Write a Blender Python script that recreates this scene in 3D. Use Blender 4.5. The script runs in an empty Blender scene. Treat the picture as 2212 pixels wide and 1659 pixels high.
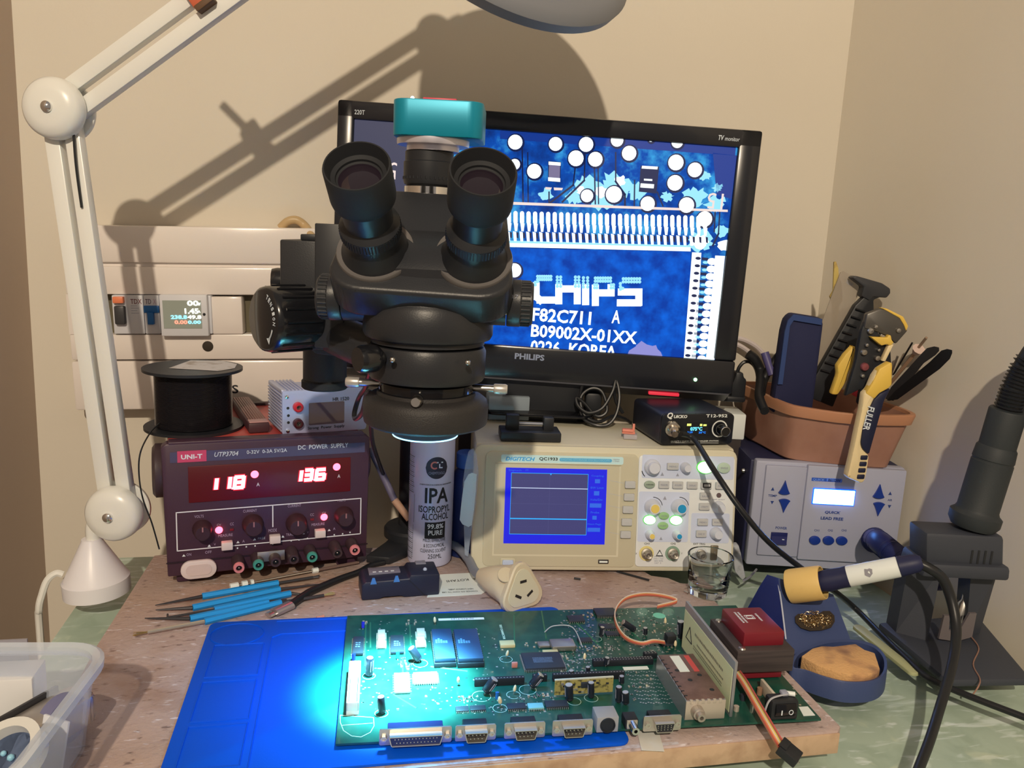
import bpy, bmesh, math, random
from mathutils import Vector, Matrix
random.seed(7)
R = math.radians
scene = bpy.context.scene
COL = scene.collection

# ------------------------------------------------------------------ camera
W_, H_, F_ = 2212, 1659, 1750.0
PITCH, ROLL, CH = R(10.5), R(2.8), .373
fw = Vector((0, math.cos(PITCH), -math.sin(PITCH)))
rt0 = Vector((1, 0, 0)); up0 = rt0.cross(fw)
CR = rt0*math.cos(ROLL) + up0*math.sin(ROLL)
CU = up0*math.cos(ROLL) - rt0*math.sin(ROLL)
CC = Vector((0, 0, CH))
cd = bpy.data.cameras.new('camera'); cd.sensor_width = 36; cd.lens = F_/W_*36; cd.clip_start = .01; cd.clip_end = 50
cam = bpy.data.objects.new('camera', cd); COL.objects.link(cam)
cam.matrix_world = Matrix(((CR.x, CU.x, -fw.x, CC.x), (CR.y, CU.y, -fw.y, CC.y), (CR.z, CU.z, -fw.z, CC.z), (0, 0, 0, 1)))
scene.camera = cam

# ------------------------------------------------------------------ light, exposure
vs = scene.view_settings
vs.view_transform = 'Standard'; vs.look = 'None'; vs.gamma = 1; vs.use_curve_mapping = False; vs.exposure = 0
wd = bpy.data.worlds.new('room_bounce'); scene.world = wd; wd.use_nodes = True
bg = wd.node_tree.nodes['Background']; bg.inputs[0].default_value = (1, .85, .72, 1); bg.inputs[1].default_value = .25

def lamp(name, kind, loc, energy, color, size=.03, aim=None, **kw):
    d = bpy.data.lights.new(name, kind); d.energy = energy; d.color = color
    if kind == 'AREA': d.size = size; d.shape = 'DISK'
    else: d.shadow_soft_size = size
    for k, v in kw.items(): setattr(d, k, v)
    o = bpy.data.objects.new(name, d); COL.objects.link(o); o.location = loc
    if aim is not None:
        o.rotation_euler = (Vector(aim)-Vector(loc)).to_track_quat('-Z', 'Y').to_euler()
    return o
lamp('ceiling_bulb', 'POINT', (-.10, -1.5, 1.62), 184, (1, .83, .62), .028)
lamp('microscope_led', 'SPOT', (-.066, .605, .213), 3.6, (.015, .48, 1), .02, (-.075, .605, 0), spot_size=R(94), spot_blend=1.0)
lamp('microscope_led_core', 'SPOT', (-.066, .605, .213), 84, (.28, .88, 1), .02, (-.082, .604, 0), spot_size=R(40), spot_blend=.95)

# ------------------------------------------------------------------ measuring: pixel of the photograph -> point on a real plane
def ray(px, py): return (fw*F_ + CR*(px-W_/2) - CU*(py-H_/2)).normalized()
def onz(px, py, z=0.):
    d = ray(px, py); return CC + d*((z-CH)/d.z)
def onp(px, py, p, n):
    d = ray(px, py); p = Vector(p); n = Vector(n); return CC + d*((p-CC).dot(n)/d.dot(n))
def ony(px, py, Y): return onp(px, py, (0, Y, 0), (0, 1, 0))
def ppm(P): return F_/((Vector(P)-CC).dot(fw))        # pixels per metre at a point

# ------------------------------------------------------------------ materials
def lin(v):
    v /= 255.; return v/12.92 if v <= .04045 else ((v+.055)/1.055)**2.4
def S(r, g, b): return (lin(r), lin(g), lin(b))
LUM = (.92, .80, .62)
def A(r, g, b): return tuple(min(.92, max(.004, lin(c)/l)) for c, l in zip((r, g, b), LUM))
_M = {}
def mat(name, col, rough=.5, metal=0., emis=None, es=0., alpha=1., trans=0., ior=1.45, noise=None, bump=None, coat=0., spec=.5):
    if name in _M: return _M[name]
    m = bpy.data.materials.new(name); m.use_nodes = True; nt = m.node_tree; b = nt.nodes['Principled BSDF']
    b.inputs['Base Color'].default_value = (*col, 1); b.inputs['Roughness'].default_value = rough; b.inputs['Metallic'].default_value = metal
    b.inputs['Alpha'].default_value = alpha; b.inputs['Transmission Weight'].default_value = trans; b.inputs['IOR'].default_value = ior
    b.inputs['Coat Weight'].default_value = coat; b.inputs['Specular IOR Level'].default_value = spec
    if emis: b.inputs['Emission Color'].default_value = (*emis, 1); b.inputs['Emission Strength'].default_value = es
    tc = None
    if noise or bump:
        tc = nt.nodes.new('ShaderNodeTexCoord')
    if noise:                                           # noise = (scale, colour2, lo, hi[, stretch])
        n = nt.nodes.new('ShaderNodeTexNoise'); n.inputs['Scale'].default_value = noise[0]; n.inputs['Detail'].default_value = 6
        r = nt.nodes.new('ShaderNodeValToRGB'); r.color_ramp.elements[0].position = noise[2]; r.color_ramp.elements[1].position = noise[3]
        r.color_ramp.elements[0].color = (*col, 1); r.color_ramp.elements[1].color = (*noise[1], 1)
        if len(noise) > 4:
            mp = nt.nodes.new('ShaderNodeMapping'); mp.inputs['Scale'].default_value = noise[4]
            if len(noise) > 5: mp.inputs['Rotation'].default_value = noise[5]
            nt.links.new(tc.outputs['Object'], mp.inputs[0]); nt.links.new(mp.outputs[0], n.inputs[0])
        else: nt.links.new(tc.outputs['Object'], n.inputs[0])
        nt.links.new(n.outputs[0], r.inputs[0]); nt.links.new(r.outputs[0], b.inputs['Base Color'])
    if bump:                                            # bump = (scale, strength)
        n2 = nt.nodes.new('ShaderNodeTexNoise'); n2.inputs['Scale'].default_value = bump[0]; n2.inputs['Detail'].default_value = 4
        bp = nt.nodes.new('ShaderNodeBump'); bp.inputs['Strength'].default_value = bump[1]; bp.inputs['Distance'].default_value = .002
        nt.links.new(tc.outputs['Object'], n2.inputs[0]); nt.links.new(n2.outputs[0], bp.inputs['Height']); nt.links.new(bp.outputs[0], b.inputs['Normal'])
    _M[name] = m; return m
def emi(name, col, es): return mat(name, (0.01, .01, .01), .5, emis=col, es=es)

BLACK = mat('black plastic', A(34, 34, 34), .45)
SATIN = mat('black satin paint', A(40, 39, 38), .38, bump=(900, .06))
RUBBER = mat('black rubber', A(30, 30, 30), .7)
GLOSSB = mat('gloss black', A(16, 16, 18), .12)
CABLE = mat('black cable', A(28, 28, 28), .38)
STEEL = mat('steel', (.62, .60, .57), .28, 1)
DULLST = mat('dull tin', (.50, .48, .44), .45, 1, noise=(60, (.30, .27, .24), .4, .75))
CHROME = mat('chrome', (.8, .8, .8), .12, 1)
BRASS = mat('brass', (.55, .38, .16), .35, 1)
WHITE = mat('white plastic', A(228, 222, 212), .4)
INKW = mat('white print', A(215, 212, 208), .6)
INKG = mat('grey print', A(150, 145, 145), .6)
INKB = mat('black print', A(30, 30, 32), .6)
PAPER = mat('white paper', A(225, 222, 220), .7)
GLASS = mat('clear glass', (.96, .98, .97), .02, trans=1, ior=1.46)
LENS = mat('coated lens', (.018, .012, .02), .04, coat=.6)

# ------------------------------------------------------------------ mesh builder
class MB:
    def __init__(s): s.V = []; s.F = []; s.I = []; s.mats = []; s.M = Matrix.Identity(4)
    def mi(s, m):
        if m not in s.mats: s.mats.append(m)
        return s.mats.index(m)
    def raw(s, vs, fs, m):
        o = len(s.V); k = s.mi(m); M = s.M
        s.V += [M @ Vector(v) for v in vs]
        for f in fs: s.F.append([i+o for i in f]); s.I.append(k)
        return s
    def box(s, a, b, m, bev=0., seg=2):
        x0, y0, z0 = [min(p, q) for p, q in zip(a, b)]; x1, y1, z1 = [max(p, q) for p, q in zip(a, b)]
        vs = [(x0,y0,z0),(x1,y0,z0),(x1,y1,z0),(x0,y1,z0),(x0,y0,z1),(x1,y0,z1),(x1,y1,z1),(x0,y1,z1)]
        fs = [(0,3,2,1),(4,5,6,7),(0,1,5,4),(1,2,6,5),(2,3,7,6),(3,0,4,7)]
        if not bev: return s.raw(vs, fs, m)
        return s._bev(vs, fs, m, min(bev, .49*min(x1-x0, y1-y0, z1-z0)), seg)
    def _bev(s, vs, fs, m, bev, seg):
        bm = bmesh.new(); bv = [bm.verts.new(v) for v in vs]
        for f in fs: bm.faces.new([bv[i] for i in f])
        bmesh.ops.recalc_face_normals(bm, faces=bm.faces)
        bmesh.ops.bevel(bm, geom=list(bm.edges), offset=bev, segments=seg, affect='EDGES', profile=.5)
        bm.verts.index_update()
        s.raw([v.co.copy() for v in bm.verts], [[v.index for v in f.verts] for f in bm.faces], m); bm.free(); return s
    def prism(s, poly, h0, h1, m, plane='xy', bev=0., seg=2):
        def mk(a, b, h): return {'xy': (a, b, h), 'xz': (a, h, b), 'yz': (h, a, b)}[plane]
        n = len(poly); vs = [mk(a, b, h0) for a, b in poly] + [mk(a, b, h1) for a, b in poly]
        fs = [list(range(n))[::-1], list(range(n, 2*n))] + [(i, (i+1) % n, (i+1) % n+n, i+n) for i in range(n)]
        if bev: return s._bev(vs, fs, m, bev, seg)
        return s.raw(vs, fs, m)
    def lathe(s, prof, m, o=(0,0,0), ax=(0,0,1), n=32):
        q = Vector(ax).normalized().to_track_quat('Z', 'Y').to_matrix(); o = Vector(o); vs = []; fs = []
        for r, h in prof:
            for i in range(n):
                a = 2*math.pi*i/n; vs.append(o + q @ Vector((r*math.cos(a), r*math.sin(a), h)))
        L = len(prof)
        for j in range(L-1):
            for i in range(n): fs.append((j*n+i, j*n+(i+1) % n, (j+1)*n+(i+1) % n, (j+1)*n+i))
        if prof[0][0] > 1e-6: fs.append(list(range(n))[::-1])
        if prof[-1][0] > 1e-6: fs.append(list(range((L-1)*n, L*n)))
        return s.raw(vs, fs, m)
    def cyl(s, p0, p1, r, m, r1=None, n=20):
        p0 = Vector(p0); p1 = Vector(p1); L = (p1-p0).length
        return s.lathe([(r, 0), (r if r1 is None else r1, L)], m, p0, p1-p0, n)
    def ring(s, p0, p1, ro, ri, m, n=32):
        p0 = Vector(p0); p1 = Vector(p1); L = (p1-p0).length
        return s.lathe_closed([(ri, 0), (ro, 0), (ro, L), (ri, L)], m, p0, p1-p0, n)
    def lathe_closed(s, prof, m, o=(0,0,0), ax=(0,0,1), n=32):
        q = Vector(ax).normalized().to_track_quat('Z', 'Y').to_matrix(); o = Vector(o); vs = []; fs = []; L = len(prof)
        for r, h in prof:
            for i in range(n):
                a = 2*math.pi*i/n; vs.append(o + q @ Vector((r*math.cos(a), r*math.sin(a), h)))
        for j in range(L):
            k = (j+1) % L
            for i in range(n): fs.append((j*n+i, j*n+(i+1) % n, k*n+(i+1) % n, k*n+i))
        return s.raw(vs, fs, m)
    def tube(s, pts, r, m, n=8, sub=6, flat=None):
        P = [Vector(p) for p in pts]
        if sub > 1 and len(P) > 2:
            Q = []
            for i in range(len(P)-1):
                a = P[max(i-1, 0)]; b = P[i]; c = P[i+1]; d = P[min(i+2, len(P)-1)]
                for k in range(sub):
                    t = k/sub; Q.append(.5*((2*b)+(c-a)*t+(2*a-5*b+4*c-d)*t*t+(3*b-a-3*c+d)*t**3))
            Q.append(P[-1]); P = Q
        rs = r if isinstance(r, (list, tuple)) else None
        vs = []; fs = []; N = len(P); up = None
        for i, p in enumerate(P):
            t = (P[min(i+1, N-1)]-P[max(i-1, 0)]).normalized()
            if up is None:
                up = Vector((0, 0, 1)) if abs(t.z) < .9 else Vector((1, 0, 0))
            x = t.cross(up); x = x.normalized() if x.length > 1e-6 else Vector((1, 0, 0)); y = x.cross(t).normalized(); up = y
            rr = r if rs is None else rs[0]+(rs[-1]-rs[0])*i/(N-1)
            for k in range(n):
                a = 2*math.pi*k/n; fy = 1 if flat is None else flat
                vs.append(p + x*(rr*math.cos(a)) + y*(rr*fy*math.sin(a)))
        for i in range(N-1):
            for k in range(n): fs.append((i*n+k, i*n+(k+1) % n, (i+1)*n+(k+1) % n, (i+1)*n+k))
        fs.append(list(range(n))[::-1]); fs.append(list(range((N-1)*n, N*n)))
        return s.raw(vs, fs, m)
    def ball(s, c, r, m, n=14, sz=1.):
        prof = [(r*math.sin(math.pi*i/8) if 0 < i < 8 else 1e-7, -r*sz*math.cos(math.pi*i/8)) for i in range(9)]
        return s.lathe(prof, m, c, (0, 0, 1), n)
    def text(s, t, x0, x1, z, h, m, y=0., ext=.0003, plane='xz', bold=0., shear=0., rot=None, z_is_mid=True, spacing=1.):
        """letters fitted into x0..x1, height h, centred on z; plane xz faces -y, plane xy faces up"""
        c = bpy.data.curves.new('t', 'FONT'); c.body = t; c.resolution_u = 2; c.extrude = .05; c.offset = bold; c.shear = shear; c.space_character = spacing
        o = bpy.data.objects.new('t', c); me = bpy.data.meshes.new_from_object(o)
        if len(me.vertices):
            xs = [v.co.x for v in me.vertices]; ys = [v.co.y for v in me.vertices]
            ax, bx, ay, by = min(xs), max(xs), min(ys), max(ys)
            sx = (x1-x0)/max(bx-ax, 1e-6); sy = h/max(by-ay, 1e-6)
            vs = []
            for v in me.vertices:
                a = x0+(v.co.x-ax)*sx; b = z-h/2+(v.co.y-ay)*sy; e = (v.co.z/.05)
                if plane == 'xz': vs.append((a, y-ext*(e+1)/2, b))
                else: vs.append((a, b, y+ext*(e+1)/2))
            if rot is not None:
                ctr = Vector(((x0+x1)/2, z, 0)) if plane == 'xy' else Vector(((x0+x1)/2, 0, z))
                rm = Matrix.Rotation(rot, 3, 'Z' if plane == 'xy' else 'Y')
                vs = [rm @ (Vector(v)-ctr)+ctr for v in vs]
            s.raw(vs, [list(p.vertices) for p in me.polygons], m)
        bpy.data.meshes.remove(me); bpy.data.objects.remove(o); bpy.data.curves.remove(c); return s
    def mesh(s, name):
        me = bpy.data.meshes.new(name); me.from_pydata([tuple(v) for v in s.V], [], s.F)
        for m in s.mats: me.materials.append(m)
        for p, k in zip(me.polygons, s.I): p.material_index = k; p.use_smooth = True
        bm = bmesh.new(); bm.from_mesh(me); bmesh.ops.recalc_face_normals(bm, faces=bm.faces); bm.to_mesh(me); bm.free()
        me.set_sharp_from_angle(angle=R(38)); return me
    def build(s, name, parent=None, label=None, kind=None):
        o = bpy.data.objects.new(name, s.mesh(name)); COL.objects.link(o)
        if parent is not None: o.parent = parent
        if label: o['label'] = label
        if kind: o['kind'] = kind
        return o
def tag(o, label, cat, group=None, kind=None):
    o['label'] = label; o['category'] = cat
    if group: o['group'] = group
    if kind: o['kind'] = kind
    return o
def thing(name, label, cat, loc=(0,0,0), rot=(0,0,0), group=None):
    o = bpy.data.objects.new(name, None); COL.objects.link(o); o.empty_display_size = .02
    o.location = loc; o.rotation_euler = rot
    return tag(o, label, cat, group)
def bpy_copy(o, parent=None):
    c = o.copy(); COL.objects.link(c)
    if parent is not None: c.parent = parent
    for ch in list(o.children): bpy_copy(ch, c)
    return c
class Face:
    """upright rectangle standing at o, turned by yaw, leaning back by tilt: measures pixels in its own x (right), z (up), y (into the thing)"""
    def __init__(s, o, yaw, tilt=0., roll=0.):
        s.m = Matrix.Translation(o) @ Matrix.Rotation(yaw, 4, 'Z') @ Matrix.Rotation(-tilt, 4, 'X') @ Matrix.Rotation(roll, 4, 'Y')
        s.i = s.m.inverted(); s.e = s.m.to_euler(); s.o = Vector(o)
        s.n = s.m.to_3x3() @ Vector((0, 1, 0))
    def uv(s, px, py, y=0.):
        p = s.i @ onp(px, py, s.m @ Vector((0, y, 0)), s.n); return p.x, p.z
    def s(s_, px=1.): return px/ppm(s_.o)
    def txt(s, mb, t, xl, yl, xr, yr, hpx, m, y=0., **k):
        a = s.uv(xl, yl, y); b = s.uv(xr, yr, y); mb.text(t, a[0], b[0], (a[1]+b[1])/2, s.s(hpx), m, y, **k)
def face2(bl, br, z, tilt=0., roll=0.):
    a = onz(*bl, z); b = onz(*br, z); d = b-a
    f = Face(a, math.atan2(d.y, d.x), tilt, roll); f.w = d.length; return f
def rrect(x0, x1, z0, z1, r, n=4):
    pts = []
    for cx, cz, a0 in ((x1-r, z0+r, -90), (x1-r, z1-r, 0), (x0+r, z1-r, 90), (x0+r, z0+r, 180)):
        for i in range(n+1):
            a = R(a0+90*i/n); pts.append((cx+r*math.cos(a), cz+r*math.sin(a)))
    return pts
def ell(cx, cz, a, b, n=20): return [(cx+a*math.cos(2*math.pi*i/n), cz+b*math.sin(2*math.pi*i/n)) for i in range(n)]
# ================================================================== the room
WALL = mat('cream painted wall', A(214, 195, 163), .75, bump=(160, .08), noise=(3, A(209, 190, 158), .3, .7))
WALLL = mat('shaded corner wall', A(172, 146, 118), .8, bump=(160, .08))  # left wall: base colour darkened to hold the shade of that side
WY = R(8); CORNER = Vector((.428, 1.15, 0)); WN = Vector((-math.sin(WY), math.cos(WY), 0)); WU = Vector((math.cos(WY), math.sin(WY), 0))
def onwall(px, py, off=0.): return onp(px, py, CORNER - WN*off, WN)
def wall_slab(name, loc, yaw, L, m, side=1):
    b = MB(); b.box((0, 0, -.80), (L, .1, 1.75), m); o = b.build(name); o.location = loc; o.rotation_euler = (0, 0, yaw); o['kind'] = 'structure'; return o
wall_slab('wall_back', CORNER - WU*1.06, WY, 1.06+.12, WALL)
rd = Vector((math.sin(R(-10)), math.cos(R(-10)), 0))                     # the right wall, running towards the camera
wall_slab('wall_right', CORNER, R(-73), 1.5, WALL)
LC = CORNER - WU*1.043
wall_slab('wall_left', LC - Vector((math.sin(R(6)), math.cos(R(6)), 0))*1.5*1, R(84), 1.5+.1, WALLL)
b = MB(); b.box((-2, -2.5, -.80), (2, 1.6, -.77), mat('dull floor', A(120, 100, 80), .7)); b.build('floor')['kind'] = 'structure'

# ------------------------------------------------------------------ desk
def marble(name):
    m = mat(name, A(150, 164, 120), .32); nt = m.node_tree; bs = nt.nodes['Principled BSDF']
    tc = nt.nodes.new('ShaderNodeTexCoord')
    def layer(scale, sx, rot, lo, hi, det=3):
        mp = nt.nodes.new('ShaderNodeMapping'); mp.inputs['Scale'].default_value = (scale*sx, scale, scale); mp.inputs['Rotation'].default_value = (0, 0, rot)
        n = nt.nodes.new('ShaderNodeTexNoise'); n.inputs['Scale'].default_value = 1; n.inputs['Detail'].default_value = det; n.inputs['Distortion'].default_value = .9
        r = nt.nodes.new('ShaderNodeMapRange'); r.inputs[1].default_value = lo; r.inputs[2].default_value = hi
        nt.links.new(tc.outputs['Object'], mp.inputs[0]); nt.links.new(mp.outputs[0], n.inputs[0]); nt.links.new(n.outputs[0], r.inputs[0]); return r.outputs[0]
    c = None
    base = A(176, 184, 152)
    for k, (args, colr, amt) in enumerate([((26, 1, .3, .42, .62), A(158, 168, 136), .7), ((60, .28, .6, .57, .68, 4), A(222, 224, 198), .75), ((85, .22, -.5, .6, .69, 4), A(224, 228, 204), .75), ((40, .8, 1.2, .62, .75), A(208, 206, 164), .5)]):
        f = layer(*args); mx = nt.nodes.new('ShaderNodeMix'); mx.data_type = 'RGBA'
        mul = nt.nodes.new('ShaderNodeMath'); mul.operation = 'MULTIPLY'; mul.inputs[1].default_value = amt; nt.links.new(f, mul.inputs[0]); nt.links.new(mul.outputs[0], mx.inputs[0])
        if c is None: mx.inputs[6].default_value = (*base, 1)
        else: nt.links.new(c, mx.inputs[6])
        mx.inputs[7].default_value = (*colr, 1); c = mx.outputs[2]
    nt.links.new(c, bs.inputs['Base Color']); return m
MARBLE = marble('green marbled laminate')
DZ = -.020
DY = R(12.3); du = Vector((math.cos(DY), math.sin(DY), 0)); dv = Vector((-math.sin(DY), math.cos(DY), 0))
e1 = onz(1860, 1658, DZ); e1.z = 0; DO = e1 - du*.67
desk = thing('desk', 'green marbled laminate desk carrying the whole workbench', 'desk', (DO.x, DO.y, -.75), (0, 0, DY))
b = MB(); b.box((0, 0, .712), (.935, .52, .73), MARBLE); b.build('tabletop', desk)
b = MB(); b.box((-.001, -.0035, .710), (.936, 0, .7306), mat('dark edge strip', A(60, 50, 42), .5)); b.build('edge_strip', desk)
b = MB(); b.box((0, -.22, .712), (.965, -.0036, .7295), MARBLE); b.build('front_leaf', desk)
for sx in (.04, .80):
    for sy in (.02, .49):
        b = MB(); b.box((sx, sy, .0), (sx+.045, sy+.045, .712), mat('desk leg wood', A(120, 95, 70), .6)); b.build('desk_leg', desk)
for o in desk.children: o.location.z -= .02      # leg feet meet the floor
# ------------------------------------------------------------------ particle board
CHIP = mat('worn particle board', A(180, 154, 138), .75, noise=(5, A(182, 146, 116), .35, .7), bump=(220, .45))
nt = CHIP.node_tree; bs = nt.nodes['Principled BSDF']; src = bs.inputs['Base Color'].links[0].from_socket
tc = nt.nodes.new('ShaderNodeTexCoord')
for scale, stretch, colr, lo, hi, amt in ((150, .5, A(104, 80, 68), .60, .70, .75), (230, .35, A(222, 206, 194), .62, .70, .7), (14, 1, A(150, 112, 84), .54, .68, .6), (9, 1, A(200, 182, 172), .6, .74, .5)):
    mp = nt.nodes.new('ShaderNodeMapping'); mp.inputs['Scale'].default_value = (scale*stretch, scale, scale); mp.inputs['Rotation'].default_value = (0, 0, scale)
    n = nt.nodes.new('ShaderNodeTexNoise'); n.inputs['Scale'].default_value = 1; n.inputs['Detail'].default_value = 4
    r = nt.nodes.new('ShaderNodeMapRange'); r.inputs[1].default_value = lo; r.inputs[2].default_value = hi; r.inputs[4].default_value = amt
    mx = nt.nodes.new('ShaderNodeMix'); mx.data_type = 'RGBA'; mx.inputs[7].default_value = (*colr, 1)
    nt.links.new(tc.outputs['Object'], mp.inputs[0]); nt.links.new(mp.outputs[0], n.inputs[0]); nt.links.new(n.outputs[0], r.inputs[0]); nt.links.new(r.outputs[0], mx.inputs[0])
    nt.links.new(src, mx.inputs[6]); src = mx.outputs[2]
nt.links.new(src, bs.inputs['Base Color'])
EDGEW = mat('chipped board edge', A(196, 158, 118), .75, noise=(40, A(150, 110, 78), .45, .8), bump=(150, .3))
SCUFF = mat('pale scuffed paint', A(205, 192, 182), .7, noise=(120, A(180, 150, 130), .4, .62))
fr = onz(1826, 1578, 0); BY = R(12.3)
bl_ = onz(225, 1373, 0); bi = (Matrix.Translation(fr) @ Matrix.Rotation(BY, 4, 'Z')).inverted()
BW = -(bi @ bl_).x
board = thing('work_board', 'worn brown particle board lying on the green desk under the mat', 'board', (fr.x, fr.y, -.02), (0, 0, BY))
BB_ = (bi @ onz(313, 1197, 0)).y
pts = [(-.006, 0), (0, .006), (.001, .10), (-.001, .20), (.0, .262), (-.010, .275), (-.02, .278), (-.028, .292), (-.045, .30), (-.05, .315), (-.16, BB_-.004), (-BW+.03, BB_), (-BW+.004, BB_-.004), (-BW-.002, .20), (-BW+.001, .1), (-BW+.006, .06), (-BW+.012, .055), (-BW+.010, .03), (-BW+.004, .02), (-BW, 0), (-BW, -.14), (-.66, -.14), (-.66, 0)]
pts = [p for p in pts[:-2] if p[1] > -.1]
b = MB(); b.prism(pts, .0008, .020, CHIP, 'xy', .0015); b.build('board_panel', board)
b = MB(); x = -.005
prev = [(-.004, 0)]
poly = [(-.005, -.0008), (-BW+.004, -.0008), (-BW+.004, .0002), (-.005, .0002)]
b.box((-.005, -.0012, .0012), (-BW+.006, .0005, .0185), EDGEW, .0006); b.build('board_edge', board, 'raw pale board edge')
b = MB()
rnd = random.Random(3); xs = [-.14 - i*.02 for i in range(22)]
for i in range(len(xs)-1):
    if xs[i] < -BW+.03: break
    w0, w1 = .002+rnd.random()*.004, .002+rnd.random()*.004
    b.raw([(xs[i], .0012, .0203), (xs[i+1], .0012, .0203), (xs[i+1], .0012+w1, .0203), (xs[i], .0012+w0, .0203)], [(0, 3, 2, 1)], SCUFF)
b.build('scuffed_paint', board, 'pale scuffed paint line along the front')
t = MB(); q = bi @ onz(1400, 1585, 0); t.M = Matrix.Translation((q.x, q.y, .0206)) @ Matrix.Rotation(R(-12), 4, 'Z')
t.box((-.0085, -.022, 0), (.0085, .022, .0003), mat('masking tape', A(212, 200, 176), .6)); t.M = Matrix.Identity(4)
o = t.build('masking_tape'); o.location = (fr.x, fr.y, -.02); o.rotation_euler = (0, 0, BY); tag(o, 'short pale strip of masking tape stuck near the front edge of the board', 'tape')

# ------------------------------------------------------------------ silicone mat
MATB = mat('blue silicone', (.0, A(0, 78, 178)[1], A(0, 70, 178)[2]), .6, bump=(700, .05), spec=.22); MATD = mat('blue silicone groove', A(0, 70, 150), .6)
mb_ = onz(455, 1345, .003); MY = R(11.8)
smat = thing('silicone_mat', 'blue silicone repair mat with moulded trays lying on the board', 'mat', (mb_.x, mb_.y, .0012), (0, 0, MY))
mi_ = (Matrix.Translation((mb_.x, mb_.y, .003)) @ Matrix.Rotation(MY, 4, 'Z')).inverted()
def mq(px, py): p = mi_ @ onz(px, py, .003); return p.x, p.y
MWd = mq(1357, 1597)[0]+.001; MDp = -mq(1357, 1597)[1]+.005
b = MB(); b.prism(rrect(0, MWd, -MDp, 0, .008), 0, .0022, MATB, 'xy', .0006); b.build('mat_sheet', smat)
def ridge(b, pts, w=.0012, h=.0031, close=True, m=None):
    n = len(pts)
    for i in range(n if close else n-1):
        p = Vector((*pts[i], 0)); q = Vector((*pts[(i+1) % n], 0)); d = (q-p).normalized(); s_ = Vector((-d.y, d.x, 0))*w/2
        b.raw([p-s_-d*w/3+Vector((0,0,.002)), q-s_+d*w/3+Vector((0,0,.002)), q+s_+d*w/3+Vector((0,0,.002)), p+s_-d*w/3+Vector((0,0,.002)),
               p-s_*.4+Vector((0,0,h)), q-s_*.4+Vector((0,0,h)), q+s_*.4+Vector((0,0,h)), p+s_*.4+Vector((0,0,h))], [(0,1,5,4),(1,2,6,5),(2,3,7,6),(3,0,4,7),(4,5,6,7)], m or MATB)
b = MB()
xl, xr = .010, .052
cx, cy = mq(512, 1371)
ridge(b, [(cx+.0235*math.cos(R(a)), cy+.020*math.sin(R(a))) for a in range(0, 360, 15)])
for (a0, a1) in ((.045, .098), (.105, .160), (.166, .215)):
    ridge(b, [(xl, -a1), (xr, -a1), (xr, -a0), (xl, -a0)])
ridge(b, [(.058, -MDp+.006), (.058, -.036), (.066, -.030), (MWd-.01, -.030)], close=False)
ridge(b, [(.06, -.005), (.175, -.005), (.187, -.012)], close=False)
b.build('moulded_ridges', smat)

# ------------------------------------------------------------------ swing arm lamp
LW = mat('cream enamel', A(226, 214, 188), .28, coat=.3); LWM = mat('cream lamp plastic', A(226, 212, 196), .35)
base_f = onz(211, 1284, DZ); bc = Vector((base_f.x, base_f.y, DZ+.0022))
E1 = onp(127, 237, (0, .797, 0), (0, 1, 0)); E0 = onp(254, 1104, (0, bc.y, 0), (0, 1, 0)); E2 = Vector((-.115, .81, .71))
lampo = thing('swing_arm_lamp', 'cream magnifier lamp with jointed double rod arm on the green desk corner', 'lamp', bc)
def rel(p): return Vector(p)-bc
b = MB(); b.M = Matrix.Rotation(R(-3.5), 4, 'Y')
b.lathe([(.0325, .0005), (.0325, .016), (.031, .0175), (.010, .058), (.0095, .060), (0, .060)], LWM, n=48); b.M = Matrix.Identity(4); b.build('base', lampo)
e0 = rel(E0); e1_ = rel(E1); e2 = rel(E2)
b = MB(); b.tube([(-.001, 0, .055), (-.001, 0, .075), (e0.x*.45, e0.y+.003, e0.z-.006), (e0.x, e0.y+.0036, e0.z)], [.0072, .0062], LW, 12); b.build('swivel_post', lampo)
def disc_joint(c, r):
    o = MB(); o.lathe([(0, -.020), (r*.55, -.0195), (r*.85, -.017), (r*.97, -.0125), (r, -.007), (r, -.004), (r*.96, -.003)], LW, c, (0, 1, 0), 48)
    o.lathe([(r*.96, .010), (r, .011), (r, .014), (r*.85, .020), (0, .022)], LW, c, (0, 1, 0), 48); o.cyl(c+Vector((0, -.003, 0)), c+Vector((0, .010, 0)), r*.35, LW)
    o2 = o.build('pivot_joint', lampo); s = MB(); s.lathe([(.0052, -.0005), (.005, -.0025), (.003, -.0042), (0, -.0046)][::-1], CHROME, c+Vector((0, -.0195, 0)), (0, 1, 0), 20); s.build('joint_screw', o2)
disc_joint(e0, .0285); disc_joint(e1_, .0285)
def rod_pair(p, q, off, w=.0145, t=.012, y0=.0035):
    d = (q-p).normalized(); sd = Vector((-d.z, 0, d.x)).normalized()
    for s in (-1, 1):
        b = MB(); b.M = Matrix.Translation(p + sd*off*s + Vector((0, y0, 0))) @ Matrix(((d.x, sd.x, 0, 0), (d.y, sd.y, 1, 0), (d.z, sd.z, 0, 0), (0, 0, 0, 1)))
        L = (q-p).length; b.box((.012, -w/2, -t/2), (L-.012, w/2, t/2), LW, .0015); b.build('arm_rod', lampo)
rod_pair(e0, e1_, .0098); rod_pair(e1_, e2, .0108)
b = MB(); b.tube([e1_+Vector((.016, -.006, -.01)), e1_+Vector((.017, -.006, -.05)), e1_+Vector((.020, -.005, -.09))], .0012, CABLE, 6); b.build('spring_wire', lampo)
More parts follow.
